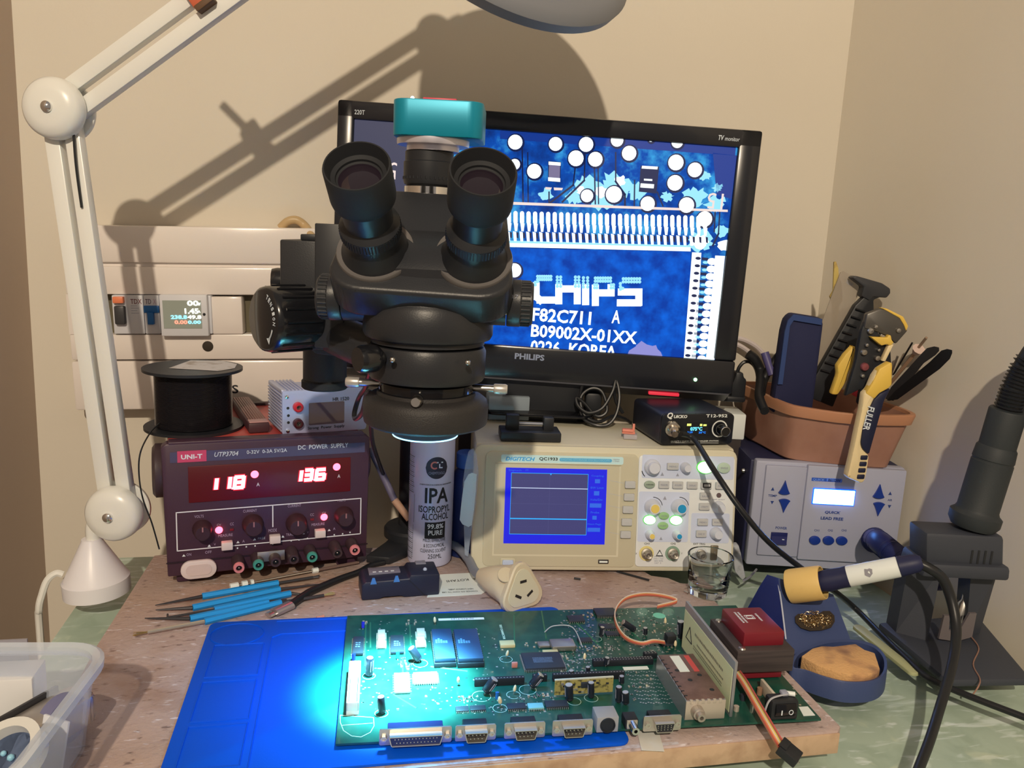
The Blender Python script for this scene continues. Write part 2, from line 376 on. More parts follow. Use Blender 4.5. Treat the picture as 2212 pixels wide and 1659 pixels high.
# clip on the upper arm
mid = e1_+(e2-e1_)*.415; ad = (e2-e1_).normalized()
b = MB(); b.M = Matrix.Translation(mid) @ Matrix.Rotation(-math.atan2(ad.z, ad.x), 4, 'Y')
b.box((-.006, -.012, -.004), (.012, .014, .030), mat('orange clip plastic', A(196, 92, 56), .45), .002); b.box((-.005, -.013, -.008), (.014, .012, -.002), mat('brown clip pad', A(96, 66, 40), .6), .001)
b.cyl((.002, 0, .026), (-.006, 0, .062), .0045, mat('orange clip plastic', A(196, 92, 56))); b.build('cable_clip', lampo, 'orange clip squeezing the upper arm')
disc_joint(e2, .022)
# magnifier head
hw = Vector((0, .94, .33)); hup = Vector((0, -.33, .94)); a_ = R(23)
pu = Vector((1, 0, 0))*math.sin(a_)+hup*math.cos(a_); nb = (-hw*.40 + pu*.917).normalized()
hc = rel(ony(1108, -140, .80)); HG = mat('grey lamp head enamel', A(116, 112, 106), .5)
hd = MB(); hd.lathe_closed([(.076, .0), (.080, -.001), (.106, .0), (.116, .005), (.1195, .012), (.116, .022), (.095, .030), (.070, .030)], HG, hc+nb*.010, -nb, 72); hdo = hd.build('lamp_head', lampo)
b = MB(); b.lathe([(.0762, .004), (.05, .001), (0, -.001)][::-1], mat('green tinted magnifier', A(206, 206, 160), .2), hc+nb*.010, -nb, 48); b.build('magnifier_lens', hdo)
b = MB(); b.tube([e2+Vector((.0, .003, 0)), e2+Vector((.03, .004, .02)), hc-nb*.03+Vector((-.075, 0, .04)), hc-nb*.024+Vector((-.04, 0, .01))], .008, HG, 10); b.build('head_bracket', lampo)
# cord
b = MB(); b.tube([e0+Vector((-.022, .006, .012)), e0+Vector((-.030, .006, -.010)), e0+Vector((-.036, .004, -.05)), Vector((-.034, .006, .012)), Vector((-.036, .0, .006))], .0034, LW, 8)
b.tube([(-.033, -.004, .020), (-.039, -.006, .022), (-.046, -.010, .016), (-.050, -.014, .002), (-.053, -.016, -.014), (-.056, -.012, -.05), (-.060, .0, -.3)], .0036, LW, 8); b.build('power_cord', lampo)

# ------------------------------------------------------------------ switchboard on the back wall
PW = mat('ivory switchboard plastic', A(226, 206, 180), .22, coat=.4)
sb_o = onwall(184, 876, .002); sbf = Face(sb_o, WY, 0, R(0)); 
z1 = sbf.uv(560, 860); roll = math.atan2(z1[1], z1[0])*.5; sbf = Face(sb_o, WY, 0, -roll)
sb = thing('switchboard', 'ivory switchboard box with breakers and meter on the back wall', 'switchboard', sb_o, sbf.e)
U = lambda x, y, d=-.03: sbf.uv(x, y, d)
SW = U(705, 500)[0]; z_t = U(420, 489)[1]; zg0, zg1 = U(420, 577)[1], U(420, 569)[1]; zr1 = U(420, 637)[1]; zr0 = U(420, 722)[1]; zl = U(430, 778)[1]
b = MB(); b.box((0, -.030, zg1), (SW, 0, z_t), PW, .003); b.build('top_cover', sb)
b = MB(); b.box((.001, -.024, zg0-.001), (SW-.001, 0, zg1+.001), PW); b.build('groove_strip', sb)
b = MB(); b.box((0, -.030, zr1), (SW, 0, zg0), PW, .002); b.box((0, -.030, zl+.0008), (SW, 0, zr0), PW, .002); b.box((0, -.030, zr0), (.008, 0, zr1), PW)
b.box((.03, -.012, zr0), (SW, -.004, zr1), mat('dark slot', A(96, 84, 58), .7)); b.build('front_cover', sb)
b = MB(); b.box((-.001, -.030, 0), (SW, 0, zl-.0008), PW, .003); 
a = U(497, 834); b.text('ss', a[0]-.008, a[0]+.010, a[1]-.004, .011, INKB, -.0301); b.build('lower_cover', sb)
h = U(449, 748); b = MB(); b.lathe([(0, -.0004), (.0062, -.0004), (.0066, -.0001), (.0066, .003)], mat('dark hole', A(54, 44, 32), .8), (h[0], -.0305, h[1]), (0, 1, 0), 20); b.build('cover_hole', sb)
MODW = mat('breaker grey', A(206, 196, 182), .45)
def module(name, x0, x1, label=None):
    a, c = U(x0, 680)[0], U(x1, 680)[0]; b = MB(); b.box((a, -.034, zr0+.001), (c, -.008, zr1-.0005), MODW, .0012); return b, a, c
b, a, c = module('residual_current_breaker', 246, 313); w = c-a
b.text('TDX', a+w*.60, c-w*.04, zr1-.008, .006, mat('dark red print', A(120, 60, 56), .6), -.0341); [b.box((a+w*.60, -.0343, zr1-.0135-i*.003), (a+w*(.80+.05*(i % 2)), -.034, zr1-.0130-i*.003), INKG) for i in range(4)]
o = b.build('residual_current_breaker', sb, 'wide breaker with orange test button')
k = MB(); k.box((a+w*.07, -.040, zr1-.010), (a+w*.42, -.033, zr1-.002), mat('orange test button', A(226, 122, 76), .4), .0012); k.build('test_button', o)
k = MB(); k.box((a+w*.10, -.041, zr0+.013), (a+w*.44, -.033, zr0+.036), mat('dark breaker lever', A(58, 54, 50), .4), .002); k.build('lever', o)
b, a, c = module('circuit_breaker', 314, 347); w = c-a; b.text('TD', a+w*.12, a+w*.50, zr1-.008, .006, mat('purple print', A(100, 78, 86), .6), -.0341); b.text('X', a+w*.62, a+w*.82, zr1-.008, .006, mat('pink print', A(196, 160, 160), .6), -.0341); b.box((a+w*.15, -.0344, zr1-.0155), (a+w*.4, -.034, zr1-.0140), INKB)
o = b.build('circuit_breaker', sb, 'narrow breaker with blue lever')
BL_ = mat('blue breaker lever', A(28, 92, 140), .4); k = MB(); k.box((a, -.036, zr0+.027), (c, -.033, zr0+.036), BL_, .001); k.box((a+w*.26, -.040, zr0+.013), (a+w*.66, -.033, zr0+.028), BL_, .001); k.build('lever', o)
b, a, c = module('energy_meter', 350, 459); w = c-a; hh = zr1-zr0
b.box((a+.001, -.042, zr0-.001), (c-.003, -.033, zr1+.001), MODW, .0016); o = b.build('energy_meter', sb, 'panel meter with lit display')
k = MB(); k.box((a+w*.08, -.0426, zr0+hh*.18), (c-w*.17, -.0418, zr1-hh*.12), mat('meter window', A(150, 150, 128), .2)); so = k.build('display', o)
k = MB(); wl = emi('meter white', (1, 1, .85), 2.2); cy_ = emi('meter cyan', (.25, .8, 1), 2.0); rd_ = emi('meter red', (1, .25, .16), 2.0)
for (t, l, r, y, h_, m) in (('00', 404, 429, 655, 11, wl), ('W', 427, 433, 657, 6, wl), ('1.45', 399, 429, 672, 11, wl), ('A', 427, 433, 673, 5, wl), ('238.8', 369, 404, 685, 8, cy_), ('49.8', 405, 435, 685, 8, wl), ('0.00', 377, 405, 696, 8, rd_), ('0.00', 406, 434, 696, 7, cy_)):
    p = U(l, y, -.0427); q = U(r, y, -.0427); k.text(t, p[0], q[0], (p[1]+q[1])/2, h_/ppm(sb_o), m, -.0427, bold=.03)
k.build('display_digits', so)
k = MB(); p = U(441, 679, -.042); k.ball((p[0], -.042, p[1]), .0018, BLACK, 10); k.build('meter_button', o)
a, c = U(457, 680)[0], U(524, 680)[0]
b = MB(); b.box((a, -.0315, zr0), (c, -.008, zr1-.002), PW, .002); b.build('blanking_strip', sb)
# tan conduit looping over the box top
b = MB(); b.tube([onwall(606, 492, .012), onwall(622, 478, .014), onwall(642, 476, .014), onwall(662, 492, .016), onwall(676, 520, .040), onwall(684, 560, .05)], .0052, mat('tan conduit', A(188, 152, 100), .4), 12)
tag(b.build('conduit'), 'short tan cable conduit curving over the top of the switchboard', 'conduit')
# ================================================================== bench power supply
PSUF = mat('dark maroon-grey panel', A(66, 40, 50), .42, bump=(900, .05)); PSUR = mat('red enamel case', A(176, 66, 54), .4, noise=(30, A(150, 50, 44), .4, .7))  # grey front tinted maroon for the red bloom around the digits
PSUW = mat('red smoked window', (.030, .002, .004), .4, emis=(.5, .004, .02), es=.10); STRIP = mat('slate label strip', A(74, 66, 84), .5)  # faint window emission stands for digit light scattered inside it
PKB = mat('panel knob', A(56, 30, 34), .5); CREAM = mat('cream button', A(214, 190, 172), .45)
pf = face2((363, 1259), (791, 1213), .004); PWd = pf.w; PH = pf.uv(353, 962)[1]
psu = thing('bench_power_supply', 'red cased bench power supply with glowing red digits and dark front', 'power supply', pf.o, pf.e)
PH += .001; PDp = .185
b = MB(); b.box((.003, .012, .010), (PWd-.003, PDp, PH-.0035), PSUR, .002); b.build('case', psu)
b = MB(); b.box((.0, PDp-.004, .008), (PWd, PDp+.006, PH), mat('dark rear bezel', A(54, 28, 30), .5), .002); b.build('rear_panel', psu)
b = MB(); b.prism([(0, .006), (PWd, .006), (PWd+.002, PH-.004), (PWd-.004, PH), (.002, PH), (-.003, PH-.004)], 0, .016, PSUF, 'xz', .0016)
b.box((.004, .0, PH-.0016), (PWd-.004, .015, PH+.0016), PSUF, .001)
U = pf.uv
s0 = U(367, 989); s1 = U(788, 959)
b.box((s0[0], -.0004, U(420, 986)[1]-.0055), (s1[0], 0, U(420, 986)[1]+.0055), STRIP)
zt = (U(420, 987)[1]+U(700, 967)[1])/2
b2 = U(383, 990); b3 = U(446, 987)
b.box((b2[0], -.0008, zt-.0062), (b3[0], 0, zt+.0055), mat('red badge', A(196, 66, 90), .5))
pf.txt(b, 'UNI-T', 391, 988, 437, 985, 10, INKW, -.0008, bold=.03)
pf.txt(b, 'UTP3704', 463, 982, 515, 979, 10, INKW, -.0004, shear=.25); pf.txt(b, '0-32V  0-3A 5V/2A', 533, 977, 620, 972, 8, INKW, -.0004); pf.txt(b, 'DC  POWER  SUPPLY', 644, 967, 752, 961, 10, INKW, -.0004)
# white frame line
fa, fb_, fc, fd = U(380, 1114), U(780, 1070), U(778, 1146), U(384, 1197)
LINE = mat('white panel line', A(225, 214, 218), .6)
def seg(b, p, q, w, m, y=-.0005):
    d = Vector((q[0]-p[0], q[1]-p[1])); d.normalize(); n = Vector((-d.y, d.x))*w/2; d = d*w/2
    b.raw([(p[0]-d.x-n.x, y, p[1]-d.y-n.y), (q[0]+d.x-n.x, y, q[1]+d.y-n.y), (q[0]+d.x+n.x, y, q[1]+d.y+n.y), (p[0]-d.x+n.x, y, p[1]-d.y+n.y)], [(0, 1, 2, 3)], m)
zT = (fa[1]+fb_[1])/2; zB = (fc[1]+fd[1])/2; xL = (fa[0]+fd[0])/2; xR = (fb_[0]+fc[0])/2
for p, q in (((xL, zT), (xR, zT)), ((xR, zT), (xR, zB)), ((xR, zB), (xL, zB)), ((xL, zB), (xL, zT)), ((U(589, 1090)[0], zT), (U(589, 1090)[0], U(589, 1137)[1]))): seg(b, p, q, .0011, LINE)
for t, x, y, w_, h_ in (('VOLTS', 430, 1116, 20, 6), ('CURRENT', 540, 1104, 30, 6), ('CURRENT', 636, 1093, 29, 6), ('VOLTS', 737, 1081, 18, 6), ('CV', 473, 1134, 9, 5), ('CC', 501, 1132, 8, 6), ('CC', 674, 1112, 8, 6), ('CV', 700, 1108, 8, 5), ('MEASURE', 487, 1157, 31, 6), ('MEASURE', 687, 1133, 28, 6), ('MODE', 589, 1146, 18, 7), ('TRACK', 628, 1155, 20, 6), ('FREE', 565, 1163, 16, 5), ('V', 464, 1176, 4, 5), ('A', 526, 1169, 5, 6), ('V', 665, 1150, 4, 5), ('A', 722, 1142, 5, 6), ('ON', 408, 1198, 10, 6), ('OFF', 450, 1193, 14, 6)):
    pf.txt(b, t, x-w_/2, y, x+w_/2, y-.1*w_/2, h_, INKG if t in ('FREE', 'CV') else mat('lilac print', A(165, 140, 150), .6), -.0002)
for x, y in ((514, 1171), (611, 1159), (711, 1145), (397, 1200), (550, 1165), (655, 1152), (452, 1179)):
    p = U(x, y); b.prism([(p[0]-.0016, p[1]-.001), (p[0]+.0016, p[1]-.001), (p[0], p[1]+.0014)], -.0004, 0, INKW, 'xz')
for x, y in ((513, 1184), (532, 1181), (551, 1179), (589, 1175), (629, 1168), (646, 1166), (664, 1163), (722, 1155), (740, 1153), (756, 1150)):
    p = U(x, y); b.box((p[0]-.0007, -.0004, p[1]-.0007), (p[0]+.0007, 0, p[1]+.0007), INKW)
b.box((-.001, -.0012, U(430, 1210)[1]-.0006), (PWd+.001, 0, U(430, 1210)[1]+.0006), mat('panel groove', A(40, 24, 30), .5))
b.build('front_panel', psu)
w0 = U(405, 1012); w1 = U(757, 984); w2 = U(409, 1090); w3 = U(757, 1057)
wx0 = (w0[0]+w2[0])/2; wx1 = (w1[0]+w3[0])/2; wz0 = (w2[1]+w3[1])/2; wz1 = (w0[1]+w1[1])/2
b = MB(); b.box((wx0, -.001, wz0), (wx1, .002, wz1), PSUW, .0005); wo = b.build('display_window', psu)
DIG = emi('red digit glow', (1, .10, .13), 10); DGH = emi('red digit halo', (1, .01, .03), .85); DIGS = emi('red dot glow', (1, .06, .10), 9)  # halo: wider red strokes that draw the glow around the digits
def seg7(b, ch, x, z, w, h, t, m, y):
    S7 = {'0': 'abcdef', '1': 'bc', '3': 'abgcd', '6': 'acdefg', '8': 'abcdefg'}[ch]
    def bar(x0, z0, x1, z1):
        sh = lambda zz: (zz-z)*.12
        dx, dz = x1-x0, z1-z0; L = math.hypot(dx, dz); nx, nz = -dz/L*t/2, dx/L*t/2
        b.raw([(x0+nx+sh(z0), y, z0+nz), (x0-nx+sh(z0), y, z0-nz), (x1-nx+sh(z1), y, z1-nz), (x1+nx+sh(z1), y, z1+nz)], [(0, 1, 2, 3)], m)
    e = -t*.2
    P = {'a': (e, h, w-e, h), 'b': (w, h-e, w, h/2+e), 'c': (w, h/2-e, w, e), 'd': (e, 0, w-e, 0), 'e': (0, e, 0, h/2-e), 'f': (0, h/2+e, 0, h-e), 'g': (e, h/2, w-e, h/2)}
    for s in S7: q = P[s]; bar(x+q[0], z+q[1], x+q[2], z+q[3])
def digits(cells, name):
    b = MB()
    for ch, xl, xr, yb, yt in cells:
        p = U(xl, yb); q = U(xr, yt)
        if ch == '.': b.box((p[0], -.0018, p[1]), (q[0], -.0012, q[1]), DIG); continue
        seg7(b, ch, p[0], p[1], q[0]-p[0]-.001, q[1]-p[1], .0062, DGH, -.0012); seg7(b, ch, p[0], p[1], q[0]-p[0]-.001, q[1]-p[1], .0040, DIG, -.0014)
    return b
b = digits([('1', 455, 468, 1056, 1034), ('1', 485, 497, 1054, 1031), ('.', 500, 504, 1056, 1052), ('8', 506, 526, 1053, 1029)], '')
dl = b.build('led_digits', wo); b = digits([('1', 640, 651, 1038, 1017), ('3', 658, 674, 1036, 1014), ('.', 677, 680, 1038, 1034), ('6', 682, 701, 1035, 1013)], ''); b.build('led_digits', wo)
for x, y in ((550, 1024), (727, 1008)):
    p = U(x, y); b = MB(); b.lathe([(0, -.0016), (.0040, -.0012), (.0040, 0)], DIGS, (p[0], 0, p[1]), (0, 1, 0), 20); b.build('unit_lamp', wo)
b = MB(); pf.txt(b, 'A', 554, 1047, 561, 1046, 8, INKW, -.0012); pf.txt(b, 'A', 729, 1029, 735, 1028, 8, INKW, -.0012); b.build('unit_print', wo)
for x, y, r in ((437, 1142, .0098), (546, 1132, .0110), (640, 1130, .0112), (742, 1113, .0104)):
    p = U(x, y); b = MB(); b.lathe([(r, 0), (r, -.002), (r*.9, -.004), (r*.82, -.014), (r*.7, -.0155), (0, -.0155)][::-1], PKB, (p[0], 0, p[1]), (0, 1, 0), 28)
    b.box((p[0]-.0007, -.0160, p[1]+r*.2), (p[0]+.0007, -.0154, p[1]+r*.7), mat('knob mark', A(150, 100, 96), .6)); b.build('control_knob', psu)
for x, y in ((473, 1145), (700, 1117)):
    p = U(x, y); b = MB(); b.lathe([(0, -.0042), (.0022, -.0036), (.0036, -.001), (.0038, 0)], DIGS, (p[0], 0, p[1]), (0, 1, 0), 18); b.build('status_lamp', psu)
for x, y in ((501, 1144), (674, 1122)):
    p = U(x, y); b = MB(); b.box((p[0]-.002, -.001, p[1]-.0013), (p[0]+.002, 0, p[1]+.0013), mat('unlit red lamp', (.18, .01, .015), .3), .0005); b.build('status_lamp', psu)
for x, y in ((490, 1175), (593, 1161), (690, 1149)):
    p = U(x, y); b = MB(); b.box((p[0]-.0056, -.008, p[1]-.0042), (p[0]+.0056, 0, p[1]+.0042), CREAM, .0008); b.build('push_button', psu)
p = U(429, 1227); r0, r1 = U(390, 1231)[0], U(468, 1223)[0]; b = MB(); b.prism(rrect(r0, r1, p[1]-.0098, p[1]+.0098, .0096, 6), -.005, 0, CREAM, 'xz', .0012)
b.prism(rrect(r0+.005, r1-.005, p[1]-.0058, p[1]+.0058, .0055, 6), -.0056, -.004, mat('cream button face', A(206, 178, 160), .45), 'xz'); b.build('power_switch', psu)
TC = {'r': mat('pink terminal', A(212, 126, 120), .45), 'g': mat('green terminal', A(66, 138, 116), .45), 'k': mat('dark terminal', A(62, 44, 44), .45)}
for x, y, c_ in ((516, 1225, 'r'), (558, 1219, 'g'), (595, 1212, 'k'), (634, 1206, 'k'), (674, 1202, 'g'), (728, 1193, 'k'), (766, 1187, 'r')):
    p = U(x, y, -.02); m = TC[c_]; b = MB(); b.lathe([(.0066, -.001), (.0060, -.016), (.0056, -.020)], TC['k'], (p[0], 0, p[1]), (0, 1, 0), 20)
    b.lathe_closed([(.0031, -.024), (.0050, -.024), (.0056, -.0225), (.0056, -.0195), (.003, -.0195)], m, (p[0], 0, p[1]), (0, 1, 0), 22); b.lathe([(0, -.0215), (.003, -.0215)], BLACK, (p[0], 0, p[1]), (0, 1, 0), 14)
    b.ball((p[0], -.0218, p[1]), .0009, STEEL, 8); b.build('binding_post', psu)
b = MB(); p = U(556, 1209, -.012); q = U(594, 1203, -.012); b.box((p[0], -.0125, p[1]-.003), (q[0]+.010, -.0115, q[1]+.007), DULLST, .0003); b.build('shorting_link', psu)
hl = U(337, 1010, .02); b = MB(); b.lathe([(0, 0), (.0265, 0), (.028, .002), (.028, .010), (.024, .013)], mat('dark side boss', A(64, 46, 44), .45), (.001, .030, hl[1]-.006), (-1, 0, 0), 32); b.build('handle_boss', psu)
b = MB(); b.lathe([(0, 0), (.024, 0), (.026, .002), (.026, .004), (.022, .006)], PSUF, (PWd-.001, .030, hl[1]-.006), (1, 0, 0), 32); b.build('handle_boss', psu)
for sx in (.02, PWd-.02):
    b = MB(); b.box((sx-.012, .006, -.0035), (sx+.012, .03, .009), PSUF, .002); b.build('foot', psu)
    b = MB(); b.box((sx-.012, .14, -.0035), (sx+.012, .17, .009), PSUF, .002); b.build('foot', psu)
TOPZ = pf.o.z + PH - .0033
# no lamp here: the digits' red glow is tinted into the panel colour
# ------------------------------------------------------------------ wire spool
cs = onz(420, 922, TOPZ); k = ppm(cs)
sp = thing('wire_spool', 'black spool of fine black wire with torn paper label', 'spool', (cs.x, cs.y, TOPZ))
FR = 101/k; WR = 78/k; z_h = (Face((cs.x, cs.y, TOPZ), 0).uv(418, 793)[1])
WIRE = mat('black enamelled wire', A(30, 26, 26), .2)
b = MB(); b.lathe([(FR, 0), (FR, .003), (WR*.9, .003)], BLACK, n=48); b.build('flange', sp)
b = MB(); b.lathe([(WR*.9, z_h-.003), (FR, z_h-.003), (FR, z_h), (.012, z_h)], BLACK, n=48); b.lathe([(.0115, z_h-.004), (.0115, z_h+.0002)], mat('spool bore', A(20, 18, 18), .6), n=24); b.build('flange', sp)
prof = [(WR*.96, .0031)]; N = 46
for i in range(N):
    z = .004+(z_h-.0075)*(i/N); st = (z_h-.0075)/N; prof += [(WR-.0007, z), (WR+.0002, z+st*.35), (WR+.0002, z+st*.65)]
prof.append((WR*.96, z_h-.0032)); b = MB(); b.lathe(prof, WIRE, n=56); b.build('winding', sp)
b = MB(); f = Face((cs.x, cs.y, TOPZ+z_h), 0); iv = lambda x, y: onz(x, y, TOPZ+z_h)-Vector((cs.x, cs.y, TOPZ))
pl = [iv(*q) for q in ((364, 796), (412, 779), (482, 780), (512, 787), (507, 796), (480, 801), (470, 802))]
vs = [(p.x, p.y, z_h+.0004) for p in pl]; b.raw(vs, [list(range(len(vs)))], mat('torn spool label', A(196, 184, 168), .7, noise=(60, A(150, 132, 112), .5, .7))); b.build('paper_label', sp)
b = MB(); iw = lambda x, y, Y: ony(x, y, Y)-Vector((cs.x, cs.y, TOPZ))
b.tube([iw(346, 913, cs.y-.03), iw(325, 934, cs.y-.05), iw(304, 975, pf.o.y-.012), iw(300, 1020, pf.o.y-.015), iw(308, 1075, pf.o.y-.016), iw(328, 1130, pf.o.y-.014), iw(344, 1186, pf.o.y-.01)], .00085, CABLE, 6); b.build('loose_wire', sp)
# ------------------------------------------------------------------ ribbed bar
rb = onz(560, 936, TOPZ); rbk = onz(520, 878, TOPZ); d = rbk-rb
rem = thing('ribbed_bar', 'dark flat ribbed bar with pale end lying between spool and silver supply', 'bar', (rb.x, rb.y, TOPZ), (0, 0, math.atan2(-d.x, d.y)))
L = min(d.length, .15); wB = 44/ppm(rb)/2
b = MB(); b.box((-wB, 0, .0003), (wB, L, .0115), mat('dark bar body', A(70, 42, 42), .5), .002); b.build('body', rem)
b = MB()
for i in range(7): b.box((-wB+.002+i*(2*wB-.004)/7, .016, .0115), (-wB+.0015+(i+.62)*(2*wB-.003)/7+.0006, L-.004, .0127), mat('ribs', A(128, 88, 74), .5), .0003)
b.build('ribs', rem); b = MB(); b.box((-wB+.001, .001, .0114), (wB-.001, .0145, .0128), mat('pale bar end', A(176, 130, 116), .5), .0005); b.build('end_strip', rem, 'pale end strip')

# ------------------------------------------------------------------ silver power module
hf = face2((609, 940), (790, 926), TOPZ+.0005); HWd = hf.w; HH = hf.uv(608, 845)[1]
ALU = mat('silver aluminium', A(196, 192, 196), .42, .55); ALF = mat('brushed silver faceplate', A(176, 180, 200), .45, .25)
hr = thing('mini_power_supply', 'silver finned power module with red and black sockets and small screen', 'power supply', hf.o, hf.e)
HWd = max(HWd, .085)
prof = []; nf = 12; dpt = .062
b = MB(); b.box((.003, .004, .003), (HWd-.003, dpt, HH-.003), ALU); 
for i in range(nf):
    z = .003+i*(HH-.006)/nf; b.box((-.0005, .002, z), (.0035, dpt+.001, z+(HH-.006)/nf*.55), ALU, .0003); b.box((HWd-.0035, .002, z), (HWd+.0005, dpt+.001, z+(HH-.006)/nf*.55), ALU, .0003)
for i in range(22):
    x = .004+i*(HWd-.008)/22; 
    if 5 < i < 9: continue
    b.box((x, .002, HH-.0035), (x+(HWd-.008)/22*.5, dpt+.001, HH+.0005), ALU, .0003)
b.box((.0, .002, HH-.004), (.005, dpt+.001, HH+.0008), ALU, .001); b.build('finned_case', hr)
b = MB(); b.prism(rrect(0, HWd, 0, HH, .0035), -.002, .0022, ALF, 'xz', .0004); U = hf.uv
hf.txt(b, 'HR 1520', 719, 863, 754, 860, 8, INKB, -.0021); hf.txt(b, 'Strong  Power  Supply', 665, 925, 744, 921, 8, INKB, -.0021)
for x, y in ((621, 881), (622, 897), (622, 912)): p = U(x, y); b.lathe([(0, -.0022), (.0015, -.0022), (.0016, -.0019)], BLACK, (p[0], 0, p[1]), (0, 1, 0), 12)
b.build('faceplate', hr)
for x, y, m in ((642, 878, mat('red socket', A(196, 40, 48), .35)), (642, 913, mat('dark socket', A(64, 20, 26), .35))):
    p = U(x, y); b = MB(); b.lathe_closed([(.0026, -.008), (.0040, -.008), (.0052, -.0068), (.0055, -.002), (.0030, -.002)], m, (p[0], 0, p[1]), (0, 1, 0), 24); b.lathe([(0, -.0045), (.003, -.0045)], DULLST, (p[0], 0, p[1]), (0, 1, 0), 16); b.ball((p[0], -.0050, p[1]), .0011, BLACK, 8); b.build('banana_socket', hr)
p = U(666, 870); q = U(742, 912); b = MB(); b.prism(rrect(p[0], q[0], q[1], p[1], .0012), -.0026, -.001, mat('dim screen glass', A(92, 74, 82), .1, coat=1), 'xz'); b.build('screen', hr)
for x, y in ((618, 856), (620, 930), (787, 850), (787, 921)):
    p = U(x, y); 
    if p[0] > HWd-.002: continue
    b = MB(); b.lathe([(0, -.004), (.0018, -.0036), (.0022, -.002)], CHROME, (p[0], 0, p[1]), (0, 1, 0), 14); b.build('faceplate_screw', hr)
# ================================================================== trinocular microscope
AX, AY = -.0648, .605
mbase = Vector((-.112, .935, 0))
mic = thing('trinocular_microscope', 'black trinocular microscope with two eyepieces and a teal camera on top', 'microscope', mbase)
def mr(p): return Vector(p)-mbase
def mm(m=Matrix.Identity(4)): b = MB(); b.M = Matrix.Translation(-mbase) @ m; return b
def loft(b, loops, m, cap=True):
    n = len(loops[0]); vs = [v for l in loops for v in l]; fs = []
    for j in range(len(loops)-1):
        for i in range(n): fs.append((j*n+i, j*n+(i+1) % n, (j+1)*n+(i+1) % n, (j+1)*n+i))
    if cap: fs.append(list(range(n))[::-1]); fs.append(list(range((len(loops)-1)*n, len(loops)*n)))
    return b.raw(vs, fs, m)
def sup(cx, cy, z, a, c, p=2.6, n=40):
    o = []
    for i in range(n):
        t = 2*math.pi*i/n; co, si = math.cos(t), math.sin(t)
        o.append((cx+a*math.copysign(abs(co)**(2/p), co), cy+c*math.copysign(abs(si)**(2/p), si), z))
    return o
# stand
b = mm(); b.prism([(-.155, .861), (-.128, .858), (-.1125, .880), (-.100, .905), (-.075, .930), (-.075, .975), (-.125, .975), (-.140, .905)], .0003, .0090, SATIN, 'xy', .0015); b.build('stand_base', mic)
b = mm(); b.lathe([(.0345, .0085), (.0345, .017), (.032, .020), (.0175, .022), (.0175, .300), (.015, .302), (0, .302)], SATIN, (mbase.x, mbase.y, 0), n=32); b.build('pillar', mic)
b = mm(); b.tube([(mbase.x, mbase.y, .285), (-.14, .82, .285), (-.166, .735, .285)], .0155, SATIN, 16); b.box((mbase.x-.026, mbase.y-.024, .262), (mbase.x+.024, mbase.y+.024, .308), SATIN, .004); b.build('boom_arm', mic)
st = (-.1705, .725)
b = mm(); b.lathe([(.0195, .235), (.0195, .315), (.012, .317), (0, .317)], SATIN, (*st, 0), n=32); b.lathe([(0, .2265), (.0195, .2265), (.0208, .228), (.0208, .2335), (.0190, .2352)], RUBBER, (*st, 0), n=40); b.build('mount_post', mic)
# focus block
k1 = ony(604, 517, .655); k2 = ony(690, 760, .655); k3 = ony(720, 480, .645)
b = mm(); b.box((k1.x, .655, .272), (k3.x+.006, .735, k1.z), SATIN, .0015); b.prism([(k1.x, .300), (k1.x, .292), (k1.x+.028, .268), (k3.x+.07, .262), (k3.x+.07, .300)], .66, .73, SATIN, 'xz', .001); b.build('focus_block', mic)
kp = ony(683, 482, .645); b = mm(); b.box((kp.x, .640, .276), (k3.x+.010, .700, kp.z), BLACK, .001); b.box((kp.x-.0165, .66, k1.z), (kp.x, .69, k1.z+.005), BLACK, .001); b.build('slide_plate', mic)
b = mm(); b.tube([(k3.x, .66, .285), (-.125, .64, .281), (-.10, .62, .279)], .017, SATIN, 14); b.build('holder_bracket', mic)
ka = ony(566, 690, .630); kd = Vector((.72, .69, .0)).normalized()
KNOB = mat('glossy black knob', A(24, 23, 23), .22, coat=.3); r_k = .0262
b = mm(); b.lathe([(0, 0), (r_k*.86, 0), (r_k*.96, .002), (r_k, .006), (r_k, .040), (r_k*.93, .043), (r_k*.93, .052), (.010, .053), (.010, .07)], KNOB, ka, kd, 40)
for i in range(16):
    a = 2*math.pi*i/16; q = kd.to_track_quat('Z', 'Y').to_matrix(); p = ka + q @ Vector(((r_k)*math.cos(a), (r_k)*math.sin(a), .008)); p2 = p + kd*.030
    b.cyl(p, p2, .0012, KNOB, n=8)
ko = b.build('focus_knob', mic)
b = mm(); q = kd.to_track_quat('Z', 'Y').to_matrix()
v1 = kd.cross(Vector((0, 0, 1))).normalized(); up_ = Vector((0, 0, 1))
fm = Matrix.Translation(ka - kd*.0003) @ Matrix(((v1.x, kd.x, 0, 0), (v1.y, kd.y, 0, 0), (v1.z, kd.z, 1, 0), (0, 0, 0, 1)))
b.M = b.M @ fm
for i, ch in enumerate('TENSION'):
    a = R(62-i*11); x, z = .0205*math.cos(a), .0205*math.sin(a); b.text(ch, x-.0012, x+.0012, z, .0036, INKW, 0, rot=-(a-R(90)))
pr = [(.0188*math.cos(R(a)), .0188*math.sin(R(a))) for a in range(-22, -55, -5)]
for i in range(len(pr)-1): seg(b, pr[i], pr[i+1], .0016, INKW, -.0003)
e = pr[-1]; b.raw([(e[0]-.003, -.0003, e[1]+.001), (e[0]+.001, -.0003, e[1]-.0035), (e[0]+.003, -.0003, e[1]+.002)], [(0, 1, 2)], INKW)
b.build('knob_print', ko)
b = mm(); kb = ony(588, 607, .70); b.lathe([(.011, 0), (.012, .004), (.012, .018), (.006, .02), (.006, .03)], KNOB, kb, (1, .15, 0), 10); b.build('lock_knob', mic)
